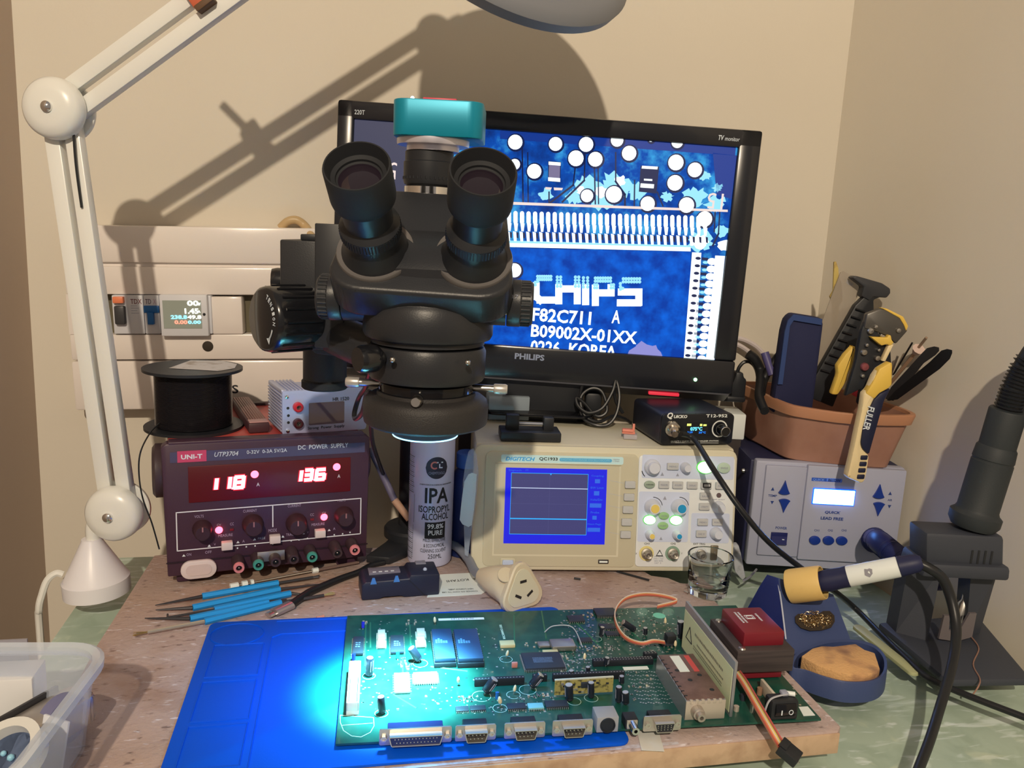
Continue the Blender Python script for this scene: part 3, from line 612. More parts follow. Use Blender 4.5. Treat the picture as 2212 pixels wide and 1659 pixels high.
# optical body, bottom to top
b = mm(); b.lathe_closed([(.0215, .2185), (.0245, .2185), (.0252, .2200), (.0252, .232), (.0215, .232)], BLACK, (AX, AY, 0), n=48)
b.lathe([(0, .2215), (.0216, .2225)], LENS, (AX, AY, 0), n=40); b.lathe_closed([(.0250, .2262), (.0300, .2262), (.0300, .2268), (.0250, .2268)], BLACK, (AX, AY, 0), n=48); b.build('barlow_lens', mic)
b = mm(); b.lathe_closed([(.0300, .2290), (.0440, .2275), (.0468, .2295), (.0475, .2330), (.0475, .2430), (.0462, .2470), (.0430, .2495), (.0375, .2505), (.0372, .2530), (.0300, .2530)], mat('black ring light shell', A(44, 40, 36), .5, bump=(1200, .25)), (AX, AY, 0), n=64); rl = b.build('ring_light', mic)
b = mm(); b.lathe_closed([(.0312, .2288), (.0420, .2276), (.0420, .2284), (.0312, .2292)], emi('ring light diodes', (.35, .75, 1), 9), (AX, AY, 0), n=64); b.build('led_ring', rl)
b = mm(); b.lathe_closed([(.0238, .2181), (.0250, .2182), (.0253, .2192), (.0240, .2190)], emi('lit lens edge', (.22, .62, 1), 4.5), (AX, AY, 0), n=64); b.build('lit_rim', mic, 'blue glowing rim under the lens')  # no lamp: rim emits to show ring light caught on the lens edge
b = mm(); b.lathe([(.0355, .2520), (.0360, .2535), (.0360, .2600), (.0350, .2612), (.027, .2612)], GLOSSB, (AX, AY, 0), n=48); b.build('clamp_ring', rl)
for a, L in ((180, .030), (0, .030), (-93, .016)):
    d = Vector((math.cos(R(a)), math.sin(R(a)), 0)); p = Vector((AX, AY, .2565)) + d*.034
    if a == -93: p.z = .2530
    b = mm(); b.cyl(p, p+d*(L-.012), .0028 if a != -93 else .0026, BRASS if a == -93 else STEEL, n=14); b.lathe([(.0036, 0), (.0040, .001), (.0040, .009), (.0032, .0105), (0, .0105)], mat('screw grip', A(196, 182, 160), .35, .6) if a != -93 else STEEL, p+d*(L-.013), d, 20); b.build('thumb_screw', rl)
b = mm(); b.lathe([(.030, .262), (.0425, .263), (.0440, .2655), (.0440, .2850), (.0425, .2880), (.036, .2890)], SATIN, (AX, AY, 0), n=56); ho = b.build('holder_ring', mic)
p = ony(823, 773, AY-.036); b = mm(); b.lathe([(.004, -.002), (.0095, .004), (.0100, .007), (.0100, .016), (.0085, .019), (0, .019)], KNOB, p, (-.75, -.66, 0), 18); b.ball(p+Vector((.010, -.012, .001)), .0022, STEEL, 10); b.build('holder_knob', ho)
p = ony(1010, 783, AY-.040); b = mm(); b.ball(p, .0022, STEEL, 10); b.build('grub_screw', ho)
b = mm(); b.lathe([(.036, .288), (.0425, .2900), (.0425, .2925), (.0470, .2945), (.0485, .2975), (.0488, .316), (.046, .320), (.03, .3205)], SATIN, (AX, AY, 0), n=56); b.build('lower_body', mic)
b = mm(); loft(b, [sup(AX, AY, .3185, .0475, .046, 2.2), sup(AX, AY+.002, .326, .0505, .046, 2.4), sup(AX, AY+.002, .336, .0540, .0465, 2.6), sup(AX, AY+.002, .3460, .0575, .0480, 2.8), sup(AX, AY+.006, .356, .0585, .046, 3), sup(AX, AY+.018, .372, .0565, .036, 3)], SATIN); b.build('zoom_body', mic)
for sx, x0, x1, xk in ((-1, 756, 745, 692), (1, 1085, 1094, 1150)):
    p = ony(720, 641, AY-.006) if sx < 0 else ony(1120, 655, AY-.006)
    xa = ony(x1, 645, AY-.006).x; xb = ony(xk, 645, AY-.006).x
    b = mm(); b.cyl((AX+sx*.03, p.y, p.z), (xa, p.y, p.z), .0170, SATIN, n=40); b.lathe([(.0168, 0), (.0174, .0008), (.0174, abs(xb-xa)*.5), (.0164, abs(xb-xa)*.56), (.0162, abs(xb-xa)*.93), (.0148, abs(xb-xa)), (0, abs(xb-xa))], SATIN, (xa+sx*.0007, p.y, p.z), (sx, 0, 0), 40)
    for i in range(30):
        a = 2*math.pi*i/30; L = abs(xb-xa); c0 = Vector((xa+sx*L*.56, p.y+.0163*math.cos(a), p.z+.0163*math.sin(a))); b.cyl(c0, c0+Vector((sx*L*.36, 0, 0)), .0008, SATIN, n=6)
    zk = b.build('zoom_knob', mic)
    if sx > 0:
        b = mm()
        for a0, a1 in ((118, 157), (166, 204)):
            for a in range(a0, a1, 3):
                q1 = (p.y+.0177*math.cos(R(a)), p.z+.0177*math.sin(R(a))); q2 = (p.y+.0177*math.cos(R(a+3)), p.z+.0177*math.sin(R(a+3)))
                b.raw([(xa, *q1), (xa+.0008, *q1), (xa+.0008, *q2), (xa, *q2)], [(0, 1, 2, 3)], INKW)
        b.text('0.7', xa+.003, xa+.0085, p.z+.006, .0028, INKG, p.y-.0172); b.build('scale_print', zk)
# binocular head: slab leaning towards the viewer, tubes square to it
TIL = R(46)
hcn = ony(920, 520, .584)
HM = Matrix.Translation(hcn) @ Matrix.Rotation(R(1.2), 4, 'Y') @ Matrix.Rotation(TIL, 4, 'X')
hpoly = []
wB, wT, lo, hi = .0640, .0560, -.0490, .0500
for cx, cz, r, a0 in ((wB-.024, lo+.020, (.024, .020), -90), (wT-.018, hi-.018, (.018, .018), 0), (-wT+.018, hi-.018, (.018, .018), 90), (-wB+.024, lo+.020, (.024, .020), 180)):
    for i in range(8): a = R(a0+90*i/7); hpoly.append((cx+r[0]*math.cos(a), cz+r[1]*math.sin(a)))
b = mm(HM); b.prism(hpoly, -.030, .0, SATIN, 'xy', .0035, 3); b.build('binocular_head', mic)
for (bx, by, ox) in ((812, 545, 770), (1023, 560, 1044)):
    p0 = onp(bx, by, hcn, HM.to_3x3() @ Vector((0, 0, 1))); lp = HM.inverted() @ p0
    top = ony(ox, 357 if bx < 900 else 369, .512); ax = (top-p0).normalized(); L = (top-p0).length
    b = mm(); b.lathe([(.0262, -.004), (.0276, .0016), (.0268, .0036), (.0240, .0026)], mat('dark grey collar', A(112, 102, 90), .4, .2), p0, ax, 48)
    b.lathe([(.0240, -.002), (.0235, .004), (.0190, L*.16), (.0190, L*.24), (.0205, L*.26), (.0205, L*.36), (.0182, L*.39), (.0165, L*.41), (.0165, L*.66)], BLACK, p0, ax, 48)
    for i in range(60):
        a = 2*math.pi*i/60; q = ax.to_track_quat('Z', 'Y').to_matrix(); c0 = p0+q @ Vector((.0205*math.cos(a), .0205*math.sin(a), L*.27)); b.cyl(c0, c0+ax*(L*.08), .0005, BLACK, n=5)
    tb = b.build('eyepiece_tube', mic)
    b = mm(); b.lathe([(.0165, L*.60), (.0188, L*.63), (.0208, L*.66), (.0213, L*.70), (.0213, L*.985), (.0208, L), (.0199, L), (.0188, L*.95), (.0176, L*.90), (.0150, L*.885), (.0148, L*.865), (.0135, L*.855)], RUBBER, p0, ax, 48); ec = b.build('eyecup', tb)
    b = mm(); b.lathe([(.0137, L*.855), (.0110, L*.866), (.006, L*.874), (0, L*.876)], LENS, p0, ax, 32); b.build('eye_lens', ec)
# camera port and camera
tp = ony(924, 430, .640); ta = Vector((0, 0, 1))
def Z(py): return ony(930, py, .640).z
b = mm(); b.lathe([(.026, hcn.z+.01), (.0260, Z(432)), (.0190, Z(430))], SATIN, (tp.x, .640, 0), n=40); b.lathe([(.0182, Z(432)), (.0182, Z(405)), (.016, Z(403))], CHROME, (tp.x, .640, 0), n=40); b.build('photo_port', mic)
b = mm(); b.lathe([(.0165, Z(404)), (.0188, Z(400)), (.0195, Z(393)), (.0195, Z(352)), (.0185, Z(350)), (.0185, Z(330)), (.0170, Z(326))], BLACK, (tp.x+.0005, .640, 0), n=40)
for i in range(36):
    a = 2*math.pi*i/36; c0 = Vector((tp.x+.0005+.0195*math.cos(a), .640+.0195*math.sin(a), Z(390))); b.cyl(c0, (c0.x, c0.y, Z(384)), .0006, BLACK, n=5)
b.build('camera_adapter', mic)
b = mm(); b.lathe([(.0200, Z(328)), (.0200, Z(318)), (.0270, Z(316)), (.0275, Z(312)), (.0275, Z(302)), (.02, Z(300))], mat('matt silver ring', A(214, 200, 190), .35, .6), (tp.x+.003, .640, 0), n=48); cr = b.build('camera_mount_ring', mic)
TEAL = mat('teal anodised metal', A(0, 128, 138), .38, .25)
cz = Z(303); cl = ony(845, 262, .612).x; crr = ony(1043, 262, .612).x
b = mm(); b.M = b.M @ Matrix.Translation(((cl+crr)/2, .642, cz)); hw_ = (crr-cl)/2; ct = Z(226)-cz
b.prism(rrect(-hw_, hw_, -.030, .030, .011, 6), 0, ct, TEAL, 'xy', .0012); cm = b.build('microscope_camera', mic, 'teal camera box')
b = mm(); b.M = b.M @ Matrix.Translation(((cl+crr)/2, .642, cz)); b.box((-.012, -.020, ct), (.013, .01, ct+.0025), mat('red camera label', A(206, 50, 66), .4), .0008); b.build('camera_label', cm, 'red label')
b = mm(); b.M = b.M @ Matrix.Translation(((cl+crr)/2, .642, cz)); b.ball((-.019, -.024, ct+.0008), .0014, emi('white lamp', (.7, .85, 1), 6), 8); b.build('power_light', cm)
b = mm(); b.tube([((cl+crr)/2-.005, .67, cz+ct*.5), ((cl+crr)/2-.005, .695, cz+.01), (-.070, .72, cz-.06), (-.075, .74, .33), (-.09, .86, .28)], .0028, CABLE, 8); b.build('camera_cable', cm)
# light cable
b = mm(); pts = [mr((AX-.044, AY+.01, .246))+mbase, ony(793, 850, .66), ony(783, 890, .70), ony(768, 905, .76), ony(766, 890, .77), ony(776, 858, .76), ony(790, 836, .70), ony(800, 800, .65)]
b.tube(pts, .0024, CABLE, 8); b.build('light_cable', rl)
b = mm(); b.tube([ony(797, 858, .68), ony(801, 905, .72), ony(806, 960, .80), ony(830, 1030, .90)], .0022, CABLE, 8); b.build('light_cable', rl)
# ================================================================== monitor
mf = Face(ony(709, 812, .985), R(.5), R(1), R(1.35))
MW_, MHt = mf.uv(1640, 282); MW_ = max(MW_, mf.uv(1580, 865)[0])
mon = thing('monitor', 'wide black monitor showing a magnified blue circuit board with white lettering', 'monitor', mf.o, mf.e)
U = lambda x, y, d=.003: mf.uv(x, y, d)
BEZ = mat('gloss black bezel', A(28, 28, 30), .24, coat=.15)
sl = U(766, 258)[0]; sr = (U(1594, 320)[0]+U(1541, 775)[0])/2; st_ = (U(770, 258)[1]+U(1594, 320)[1])/2; sbm = (U(1065, 745)[1]+U(1540, 775)[1])/2
b = MB(); b.box((0, 0, sbm), (sl, .02, MHt), BEZ, .003); b.box((sr, 0, sbm), (MW_, .02, MHt), BEZ, .003); b.box((0, 0, st_), (MW_, .02, MHt), BEZ, .003)
b.box((0, 0, .012), (MW_, .02, sbm), BEZ, .003); b.prism([(.0, .011), (.020, .0), (.020, .014), (.002, .014)], .004, MW_-.004, mat('grey bezel chamfer', A(64, 62, 62), .35), 'yz')
mf.txt(b, '220T', 766, 242, 788, 243, 9, INKW, 0); mf.txt(b, 'TV', 1552, 297, 1564, 298, 10, INKW, 0, bold=.02, shear=.2); mf.txt(b, 'monitor', 1566, 299, 1598, 302, 8, INKW, 0, shear=.2)
mf.txt(b, 'PHILIPS', 1112, 769, 1176, 773, 13, mat('silver logo', A(150, 152, 160), .4, .3), 0, bold=.035)
b.build('bezel', mon)
b = MB(); b.box((.008, .012, .012), (MW_-.008, .034, MHt-.004), BLACK, .004); b.box((MW_*.2, .03, .05), (MW_*.8, .058, MHt-.06), BLACK, .008); b.build('rear_shell', mon)
# the lit picture
SCR = mat('blue lit picture', (0, 0, 0), .25, emis=(1, 1, 1), es=1.0, spec=.3); nt = SCR.node_tree; bs = nt.nodes['Principled BSDF']
tc = nt.nodes.new('ShaderNodeTexCoord'); no = nt.nodes.new('ShaderNodeTexNoise'); no.inputs['Scale'].default_value = 26; no.inputs['Detail'].default_value = 7; no.inputs['Roughness'].default_value = .62
rp = nt.nodes.new('ShaderNodeValToRGB'); e = rp.color_ramp.elements
e[0].position = .30; e[0].color = (*S(6, 40, 112), 1); e[1].position = .72; e[1].color = (*S(70, 190, 250), 1); x = rp.color_ramp.elements.new(.50); x.color = (*S(8, 78, 178), 1)
nt.links.new(tc.outputs['Object'], no.inputs[0]); nt.links.new(no.outputs[0], rp.inputs[0]); nt.links.new(rp.outputs[0], bs.inputs['Emission Color'])
CHIPB = mat('blue lit chip', (0, 0, 0), .25, emis=S(6, 84, 205), es=1.0, spec=.3); nt = CHIPB.node_tree; bs = nt.nodes['Principled BSDF']
tc = nt.nodes.new('ShaderNodeTexCoord'); no = nt.nodes.new('ShaderNodeTexNoise'); no.inputs['Scale'].default_value = 60; no.inputs['Detail'].default_value = 6
rp = nt.nodes.new('ShaderNodeValToRGB'); rp.color_ramp.elements[0].position = .35; rp.color_ramp.elements[0].color = (*S(4, 62, 168), 1); rp.color_ramp.elements[1].position = .7; rp.color_ramp.elements[1].color = (*S(10, 104, 228), 1)
nt.links.new(tc.outputs['Object'], no.inputs[0]); nt.links.new(no.outputs[0], rp.inputs[0]); nt.links.new(rp.outputs[0], bs.inputs['Emission Color'])
SW_ = emi('lit white', (.86, .97, 1), 1.5); SC = emi('lit cyan', S(150, 226, 250), 1.1); SN = emi('lit navy', S(4, 28, 82), .9); SP = emi('lit pale pink', S(246, 226, 220), 1.0); SG = emi('lit lilac grey', S(140, 132, 170), .8); SD = emi('lit slate', S(52, 60, 96), .75); SB2 = emi('lit deep blue', S(6, 60, 160), .8)
scr = MB(); Y0 = .0035
scr.box((sl-.002, Y0, sbm-.002), (sr+.002, .010, st_+.002), SCR)
L = .0002
def quad(pts, m, d=1): scr.raw([(*U(x, y)[:1], Y0-L*d, U(x, y)[1]) for x, y in pts], [list(range(len(pts)))], m)
def blob(x, y, r, m, d=1, n=18, sy=1., jit=0.):
    c = U(x, y); k = 1/ppm(mf.o); rn = random.Random(int(x*7+y))
    scr.raw([(c[0]+r*k*math.cos(2*math.pi*i/n)*(1+jit*rn.uniform(-1, 1)), Y0-L*d, c[1]+r*sy*k*math.sin(2*math.pi*i/n)*(1+jit*rn.uniform(-1, 1))) for i in range(n)], [list(range(n))], m)
quad([(764, 256), (880, 264), (880, 425), (758, 420)], SD)
quad([(1080, 278), (1590, 316), (1588, 336), (1080, 300)], SB2)
quad([(1540, 330), (1592, 336), (1580, 430), (1548, 420)], SB2)
quad([(1040, 535), (1492, 544), (1490, 790), (1040, 770)], CHIPB)
for x, y, r, j in ((1268, 405, 26, .35), (1330, 400, 30, .35), (1240, 425, 16, .4), (1375, 410, 22, .4), (1500, 425, 24, .4), (1545, 440, 20, .4), (1515, 520, 26, .3), (1300, 425, 30, .3), (1180, 420, 14, .4), (1560, 500, 14, .3), (1550, 405, 10, .4), (1520, 380, 12, .4), (1440, 425, 12, .4)): blob(x, y, r, SC, 1, 22, .8, j)
for x, y, r, j in ((1300, 415, 14, .3), (1340, 390, 12, .3), (1512, 522, 18, .25), (1565, 530, 14, .2), (1255, 412, 10, .4)): blob(x, y, r, SW_, 1.5, 16, .8, j)
for x0, y0, x1, y1, w in ((1128, 320, 1130, 440, 3), (1140, 330, 1141, 440, 2.5), (1243, 358, 1238, 400, 3), (1238, 400, 1186, 440, 4), (1264, 330, 1262, 390, 3), (1262, 390, 1215, 436, 4), (1284, 358, 1286, 440, 3), (1292, 358, 1293, 440, 2.5), (1330, 330, 1330, 392, 3), (1330, 392, 1350, 420, 4), (1350, 420, 1350, 445, 4), (1371, 390, 1370, 448, 3), (1420, 415, 1432, 445, 3), (1545, 455, 1543, 500, 3), (1555, 456, 1552, 505, 3), (1552, 505, 1540, 530, 4), (1186, 415, 1186, 440, 3)):
    p, q = U(x0, y0), U(x1, y1); seg(scr, p, q, w/ppm(mf.o), SN, Y0-L*2)
for x, y, r in ((1114, 308, 15), (1201, 312, 14), (1267, 313, 15), (1334, 304, 13), (1360, 332, 15), (1245, 343, 16), (1287, 345, 15), (1155, 371, 15), (1113, 356, 11), (1461, 352, 16), (1502, 368, 15), (1459, 396, 16), (1269, 424, 13), (1327, 421, 17), (1400, 441, 15), (1484, 444, 16), (1523, 474, 16), (1464, 308, 12), (1407, 301, 6), (1112, 585, 15)):
    blob(x, y, r+3.5, SN, 2); blob(x-1, y-1, r, SW_, 3)
for p, m, d in (([(1184, 348), (1212, 350), (1210, 394), (1184, 392)], SN, 2), ([(1186, 352), (1210, 354), (1209, 391), (1185, 389)], SG, 3), ([(1185, 349), (1211, 351), (1211, 358), (1185, 356)], SW_, 4), ([(1184, 383), (1210, 385), (1210, 393), (1184, 391)], SW_, 4),
                ([(1384, 358), (1424, 360), (1418, 418), (1380, 414)], SN, 2), ([(1387, 358), (1421, 360), (1420, 366), (1386, 364)], SW_, 3), ([(1384, 396), (1413, 398), (1412, 407), (1383, 405)], SW_, 3), ([(1391, 386), (1409, 387), (1409, 391), (1391, 390)], SW_, 3),
                ([(1178, 404), (1192, 405), (1190, 410), (1178, 409)], SP, 3), ([(1196, 405), (1216, 406), (1214, 411), (1197, 411)], SP, 3), ([(1104, 436), (1572, 453), (1572, 458), (1104, 442)], SP, 3)): quad(p, m, d)
for i in range(31):
    t = i/28.; x = 1095+t*395; y = 459+t*10
    quad([(x, y), (x+9, y+.3), (x+9, y+20), (x, y+20)], SW_, 3); blob(x+4.5, y+1, 4.5, SW_, 3, 8); blob(x+4.5, y+20, 4.5, SW_, 3, 8)
    quad([(x+1, y+23), (x+10, y+23), (x+8, y+40), (x+3, y+40)], SW_, 3); quad([(x-1, y+40), (x+6, y+42), (x+7, y+62), (x+1, y+62)], SW_, 3)
    quad([(x+6, y+42), (x+11, y+43), (x+11, y+56), (x+7, y+54)], SN, 2)
quad([(1040, 522), (1492, 534), (1492, 543), (1040, 532)], SW_, 3); quad([(1040, 518), (1490, 530), (1490, 534), (1040, 524)], SC, 3)
quad([(1495, 545), (1515, 546), (1502, 790), (1476, 788)], SW_, 2)
quad([(1545, 552), (1566, 553), (1542, 790), (1524, 788)], SW_, 2)
for i in range(14):
    t = i/14.; x = 1508-t*24; y = 558+t*226
    blob(x, y, 6, SN, 3, 10, .55); quad([(x+8, y-2), (x+22, y-1), (x+22, y+5), (x+8, y+4)], SN, 2); blob(x+30, y+7, 10, SW_, 3, 12, .75); blob(x+16, y+9, 6, SC, 2, 10, .5)
def stext(t, xl, yl, xr, yr, h, m, d=3, **k):
    p, q = U(xl, yl), U(xr, yr); scr.text(t, p[0], q[0], (p[1]+q[1])/2, h/ppm(mf.o), m, Y0-L*d, ext=.0001, **k)
# CHIPS in heavy strokes, the upper third of finer dots
def glyph(strokes, x0, x1, yt, yb, w):
    for a, b_, c, d in strokes:
        P0 = U(x0+(x1-x0)*a, yt+(yb-yt)*b_); P1 = U(x0+(x1-x0)*c, yt+(yb-yt)*d); seg(scr, P0, P1, w/ppm(mf.o), SW_, Y0-L*4)
def dots(pts, x0, x1, yt, yb):
    for a, b_ in pts: blob(x0+(x1-x0)*a, yt+(yb-yt)*b_, 3.6, SC, 5, 8)
for x0, x1, st2, dt in ((1158, 1192, [(0, .40, 0, .85), (0, .85, .25, 1), (.25, 1, 1, 1)], [(i*.14+.1, j*.13) for i in range(7) for j in range(2)]+[(-.05, .25), (-.05, .36), (.1, .22)]),
                        (1207, 1247, [(0, .45, 0, 1), (1, .45, 1, 1), (0, .5, 1, .5)], [(a, j*.13) for a in (-.08, .1, .9, 1.08) for j in range(4)]),
                        (1262, 1268, [(.5, .42, .5, 1)], [(a, j*.13) for a in (-.3, 1.2) for j in range(4)]),
                        (1286, 1320, [(0, .42, 0, 1.02), (0, .62, 1, .62), (1, .4, 1, .6)], [(i*.16, j*.13) for i in range(7) for j in range(2)]+[(a, .28+.13*j) for a in (-.05, .1, 1.0, 1.15) for j in range(2)]),
                        (1340, 1382, [(.05, .55, .95, .55), (.95, .6, .95, .98), (0, 1, .9, 1)], [(i*.14+.15, j*.13) for i in range(7) for j in range(2)]+[(0, .2), (0, .32), (0, .44), (.12, .4)])):
    k_ = (x0-1155)*.055; glyph(st2, x0, x1, 597+k_*.5, 648+k_*.6, 15); dots(dt, x0, x1, 597+k_*.5, 648+k_*.6)
stext('F82C711', 1150, 680, 1277, 687, 29, SW_, bold=.025); stext('A', 1322, 684, 1340, 685, 28, SW_, bold=.02); stext('B09002X-01XX', 1147, 718, 1376, 726, 28, SW_, bold=.025); stext('0226  KOREA', 1146, 751, 1332, 758, 28, SW_, bold=.025)
stext('15', 1528, 433, 1562, 435, 32, SP, 4, rot=math.pi); stext('5', 841, 369, 857, 369, 34, SP, 4, rot=math.pi)
blob(1395, 768, 34, emi('lit pale violet', S(150, 150, 225), .9), 2, 20, .8, .2)  # pale blob paints a reflection low on the screen
scr.build('screen', mon)
p = U(1502, 820, 0); b = MB(); b.ball((p[0], -.0004, p[1]), .0022, emi('green power lamp', (.3, 1, .4), 8), 10); b.build('power_lamp', mon)
p = U(1440, 850, 0); b = MB(); b.box((p[0]-.022, -.0002, p[1]-.003), (p[0]+.016, .006, p[1]+.0008), emi('red display glint', (.9, .03, .06), .9), .001); b.build('red_glint_strip', mon)  # emissive strip added for the red display's reflection on the chin
nk = U(1170, 880); b = MB(); b.box((nk[0]-.05, .012, -.055), (nk[0]+.05, .040, .06), BLACK, .006); b.build('stand_neck', mon)
so_ = Vector((mf.o.x+nk[0], .99, 0))
# ================================================================== oscilloscope
of = face2((1016, 1231), (1584, 1236), .004, R(9))
Z2 = lambda x, y: (1000+x/3.568, 900+y/3.568)
OWd = of.w; OH = of.uv(*Z2(1000, 232))[1]
BEIGE = mat('beige case plastic', A(206, 190, 152), .5); BEIGED = mat('beige bezel plastic', A(196, 180, 142), .5); PANW = mat('off white panel', A(226, 218, 206), .45); PANG = mat('pale grey panel', A(200, 198, 202), .45); KEY = mat('grey key', A(188, 180, 164), .45)
osc = thing('oscilloscope', 'beige digital oscilloscope with blue screen and knob panel in the bench centre', 'oscilloscope', of.o, (0, 0, of.e[2]))
TM = Matrix.Rotation(-R(9), 4, 'X')
def ob(): b = MB(); b.M = TM; return b
U = lambda x, y, d=0.: of.uv(*Z2(x, y), d)
def T2(b, t, xl, yl, xr, yr, h, m, y=0., **k): a = U(xl, yl, y); c = U(xr, yr, y); b.text(t, a[0], c[0], (a[1]+c[1])/2, h/3.568/ppm(of.o), m, y, **k)
zt_ = OH*math.cos(R(9)); yt_ = OH*math.sin(R(9)); ODp = .128
b = MB(); b.prism([(.004, .001), (ODp+.015, .001), (ODp+.02, zt_-.006), (ODp+.016, zt_), (yt_+.006, zt_), (.004, .008)], .002, OWd-.002, BEIGE, 'yz', .003); b.build('case', osc)
b = ob(); b.prism(rrect(0, OWd, 0, OH, .010), 0, .012, BEIGE, 'xz', .003)
p = U(195, 265); q = U(1365, 1160); r_ = U(130, 1160)
x0 = .5*(p[0]+r_[0]); b.prism(rrect(x0, U(1365, 300)[0]-.002, q[1], p[1], .006), -.0016, .001, BEIGED, 'xz', .0008)
p = U(1385, 297); q = U(2095, 315); r_ = U(1303, 1150); s_ = U(2050, 1160)
PX0, PX1, PZ0, PZ1 = U(1340, 730)[0], U(2078, 730)[0], (r_[1]+U(1745, 1160)[1])/2, (p[1]+q[1])/2
b.prism(rrect(PX0, PX1, PZ0, PZ1, .004), -.0018, .001, PANW, 'xz', .0006)
for bx in ((1383, 300, 2090, 300, 2075, 485, 1372, 470), (1365, 575, 1750, 580, 1720, 965, 1330, 960), (1765, 740, 2055, 745, 2040, 975, 1742, 968)):
    ps = [U(bx[i], bx[i+1]) for i in range(0, 8, 2)]; xa, xb = (ps[0][0]+ps[3][0])/2, (ps[1][0]+ps[2][0])/2; za, zb = (ps[2][1]+ps[3][1])/2, (ps[0][1]+ps[1][1])/2
    b.prism(rrect(max(xa, PX0+.001), min(xb, PX1-.001), za, zb, .002), -.0021, -.001, PANG, 'xz')
p = U(295, 290); q = U(1235, 310); r_ = U(292, 352); s_ = U(1230, 366); b.prism(rrect(p[0], q[0], (r_[1]+s_[1])/2, (p[1]+q[1])/2, .002), -.0022, -.001, mat('pale blue name strip', A(196, 216, 226), .4), 'xz')
zm = (U(290, 322)[1]+U(1230, 338)[1])/2
T2(b, 'DIGITECH', 328, 324, 555, 327, 30, mat('cyan print', A(60, 156, 196), .5), -.0022, bold=.03, shear=.25); T2(b, 'QC1933', 588, 326, 730, 329, 28, INKB, -.0022, bold=.02)
p = U(742, 332); q = U(1145, 336); b.prism(rrect(p[0], q[0], zm-.0019, zm+.0020, .0018), -.0025, -.002, mat('cyan bar', A(92, 168, 190), .5), 'xz'); T2(b, 'DIGITAL STORAGE OSCILLOSCOPE', 756, 332, 1132, 337, 16, mat('pale cyan print', A(140, 196, 208), .5), -.0025)
T2(b, '100MHz', 1157, 330, 1207, 331, 9, INKG, -.0022); T2(b, '1 GSa/s', 1157, 343, 1205, 344, 9, INKG, -.0022)
for t, xl, yl, xr, h in (('CH1', 1398, 978, 1437, 14), ('CH2', 1602, 978, 1640, 14), ('EXT TRIG', 1777, 980, 1866, 14), ('USER SELECT', 1924, 638, 2018, 8), ('All Inputs', 1474, 1079, 1546, 10), ('1MΩ = 15pF', 1472, 1095, 1544, 10), ('300V RMS', 1474, 1111, 1540, 10), ('CAT  II', 1476, 1127, 1526, 10), ('X', 1331, 1054, 1340, 12), ('Y', 1682, 1054, 1690, 12)):
    T2(b, t, xl, yl, xr, yl+2, h, INKB if h > 11 else INKG, -.0018)
for x, y, w in ((1403, 425, 0), (1532, 440, 14), (1650, 445, 12), (1552, 624, 14), (1522, 935, 12)):
    if w: p = U(x, y); k = w/3.568/ppm(of.o); b.prism([(p[0]-k, p[1]-k), (p[0]+k, p[1]-k), (p[0], p[1]+k)], -.0024, -.002, INKG, 'xz')
p = U(1512, 1050); k = .0042; b.prism([(p[0]-k, p[1]-k*.8), (p[0]+k, p[1]-k*.8), (p[0], p[1]+k)], -.0021, -.0015, INKB, 'xz'); k = .0030; b.prism([(p[0]-k, p[1]-k*.75), (p[0]+k, p[1]-k*.75), (p[0], p[1]+k*.8)], -.0023, -.0015, PANW, 'xz')
def arc(b, x, y, r, a0, a1, w, m, yy): 
    p = U(x, y); pr = [(p[0]+r*math.cos(R(a)), p[1]+r*math.sin(R(a))) for a in range(a0, a1+1, 10)]
    for i in range(len(pr)-1): seg(b, pr[i], pr[i+1], w, m, yy)
arc(b, 1462, 690, .0105, 10, 95, .0007, INKB, -.0023); arc(b, 1664, 690, .0105, 10, 95, .0007, INKB, -.0023); arc(b, 1455, 400, .0120, 195, 225, .0009, INKB, -.0023)
for i, y in enumerate((490, 590, 682, 780, 882)):
    p = U(1130-i*9, y); q = U(1238-i*9, y+22); seg(b, p, q, .0005, KEY, -.0018)
b.build('front_bezel', osc)
# screen recess and lit screen
p = U(300, 372); q = U(1165, 1050); SZ0, SZ1 = U(690, 978)[1], (U(340, 393)[1]+U(1130, 405)[1])/2; SX0, SX1 = (U(340, 400)[0]+U(300, 975)[0])/2, (U(1120, 405)[0]+U(1078, 975)[0])/2
b = ob(); xa, xb = SX0-.012, SX1+.016; za, zb = SZ0-.014, SZ1+.006
fr_o = [(xa, -.0017, za), (xb, -.0017, za), (xb, -.0017, zb), (xa, -.0017, zb)]; fr_i = [(SX0-.001, -.0010, SZ0-.001), (SX1+.001, -.0010, SZ0-.001), (SX1+.001, -.0010, SZ1+.001), (SX0-.001, -.0010, SZ1+.001)]
b.raw(fr_o+fr_i, [(0, 1, 5, 4), (1, 2, 6, 5), (2, 3, 7, 6), (3, 0, 4, 7)], BEIGE)
b.box((xa, -.0030, zb-.0012), (xb, -.0008, zb), BEIGED, .0005); b.build('screen_surround', osc)
LB = emi('lit royal blue', S(2, 14, 206), 1.15); LG = emi('dim lilac grey trace area', S(58, 58, 112), 1.0); LC = emi('bright trace', S(196, 210, 236), 1.2); LC2 = emi('cyan trace', S(30, 160, 240), 1.3); LDOT = emi('grid dots', S(96, 104, 150), 1.0); LMID = emi('mid blue key', S(34, 96, 214), 1.1)
b = ob(); ys = -.0019; b.box((SX0, ys, SZ0), (SX1, ys+.0008, SZ1), LB)
def rect(b, x0, y0, x1, y1, m, d): p, q = U(x0, y0, ys), U(x1, y1, ys); b.raw([(p[0], ys-d, q[1]), (q[0], ys-d, q[1]), (q[0], ys-d, p[1]), (p[0], ys-d, p[1])], [(0, 1, 2, 3)], m)
gx0, gx1 = U(366, 670, ys)[0], U(958, 670, ys)[0]; gz0, gz1 = U(650, 908, ys)[1], U(660, 438, ys)[1]
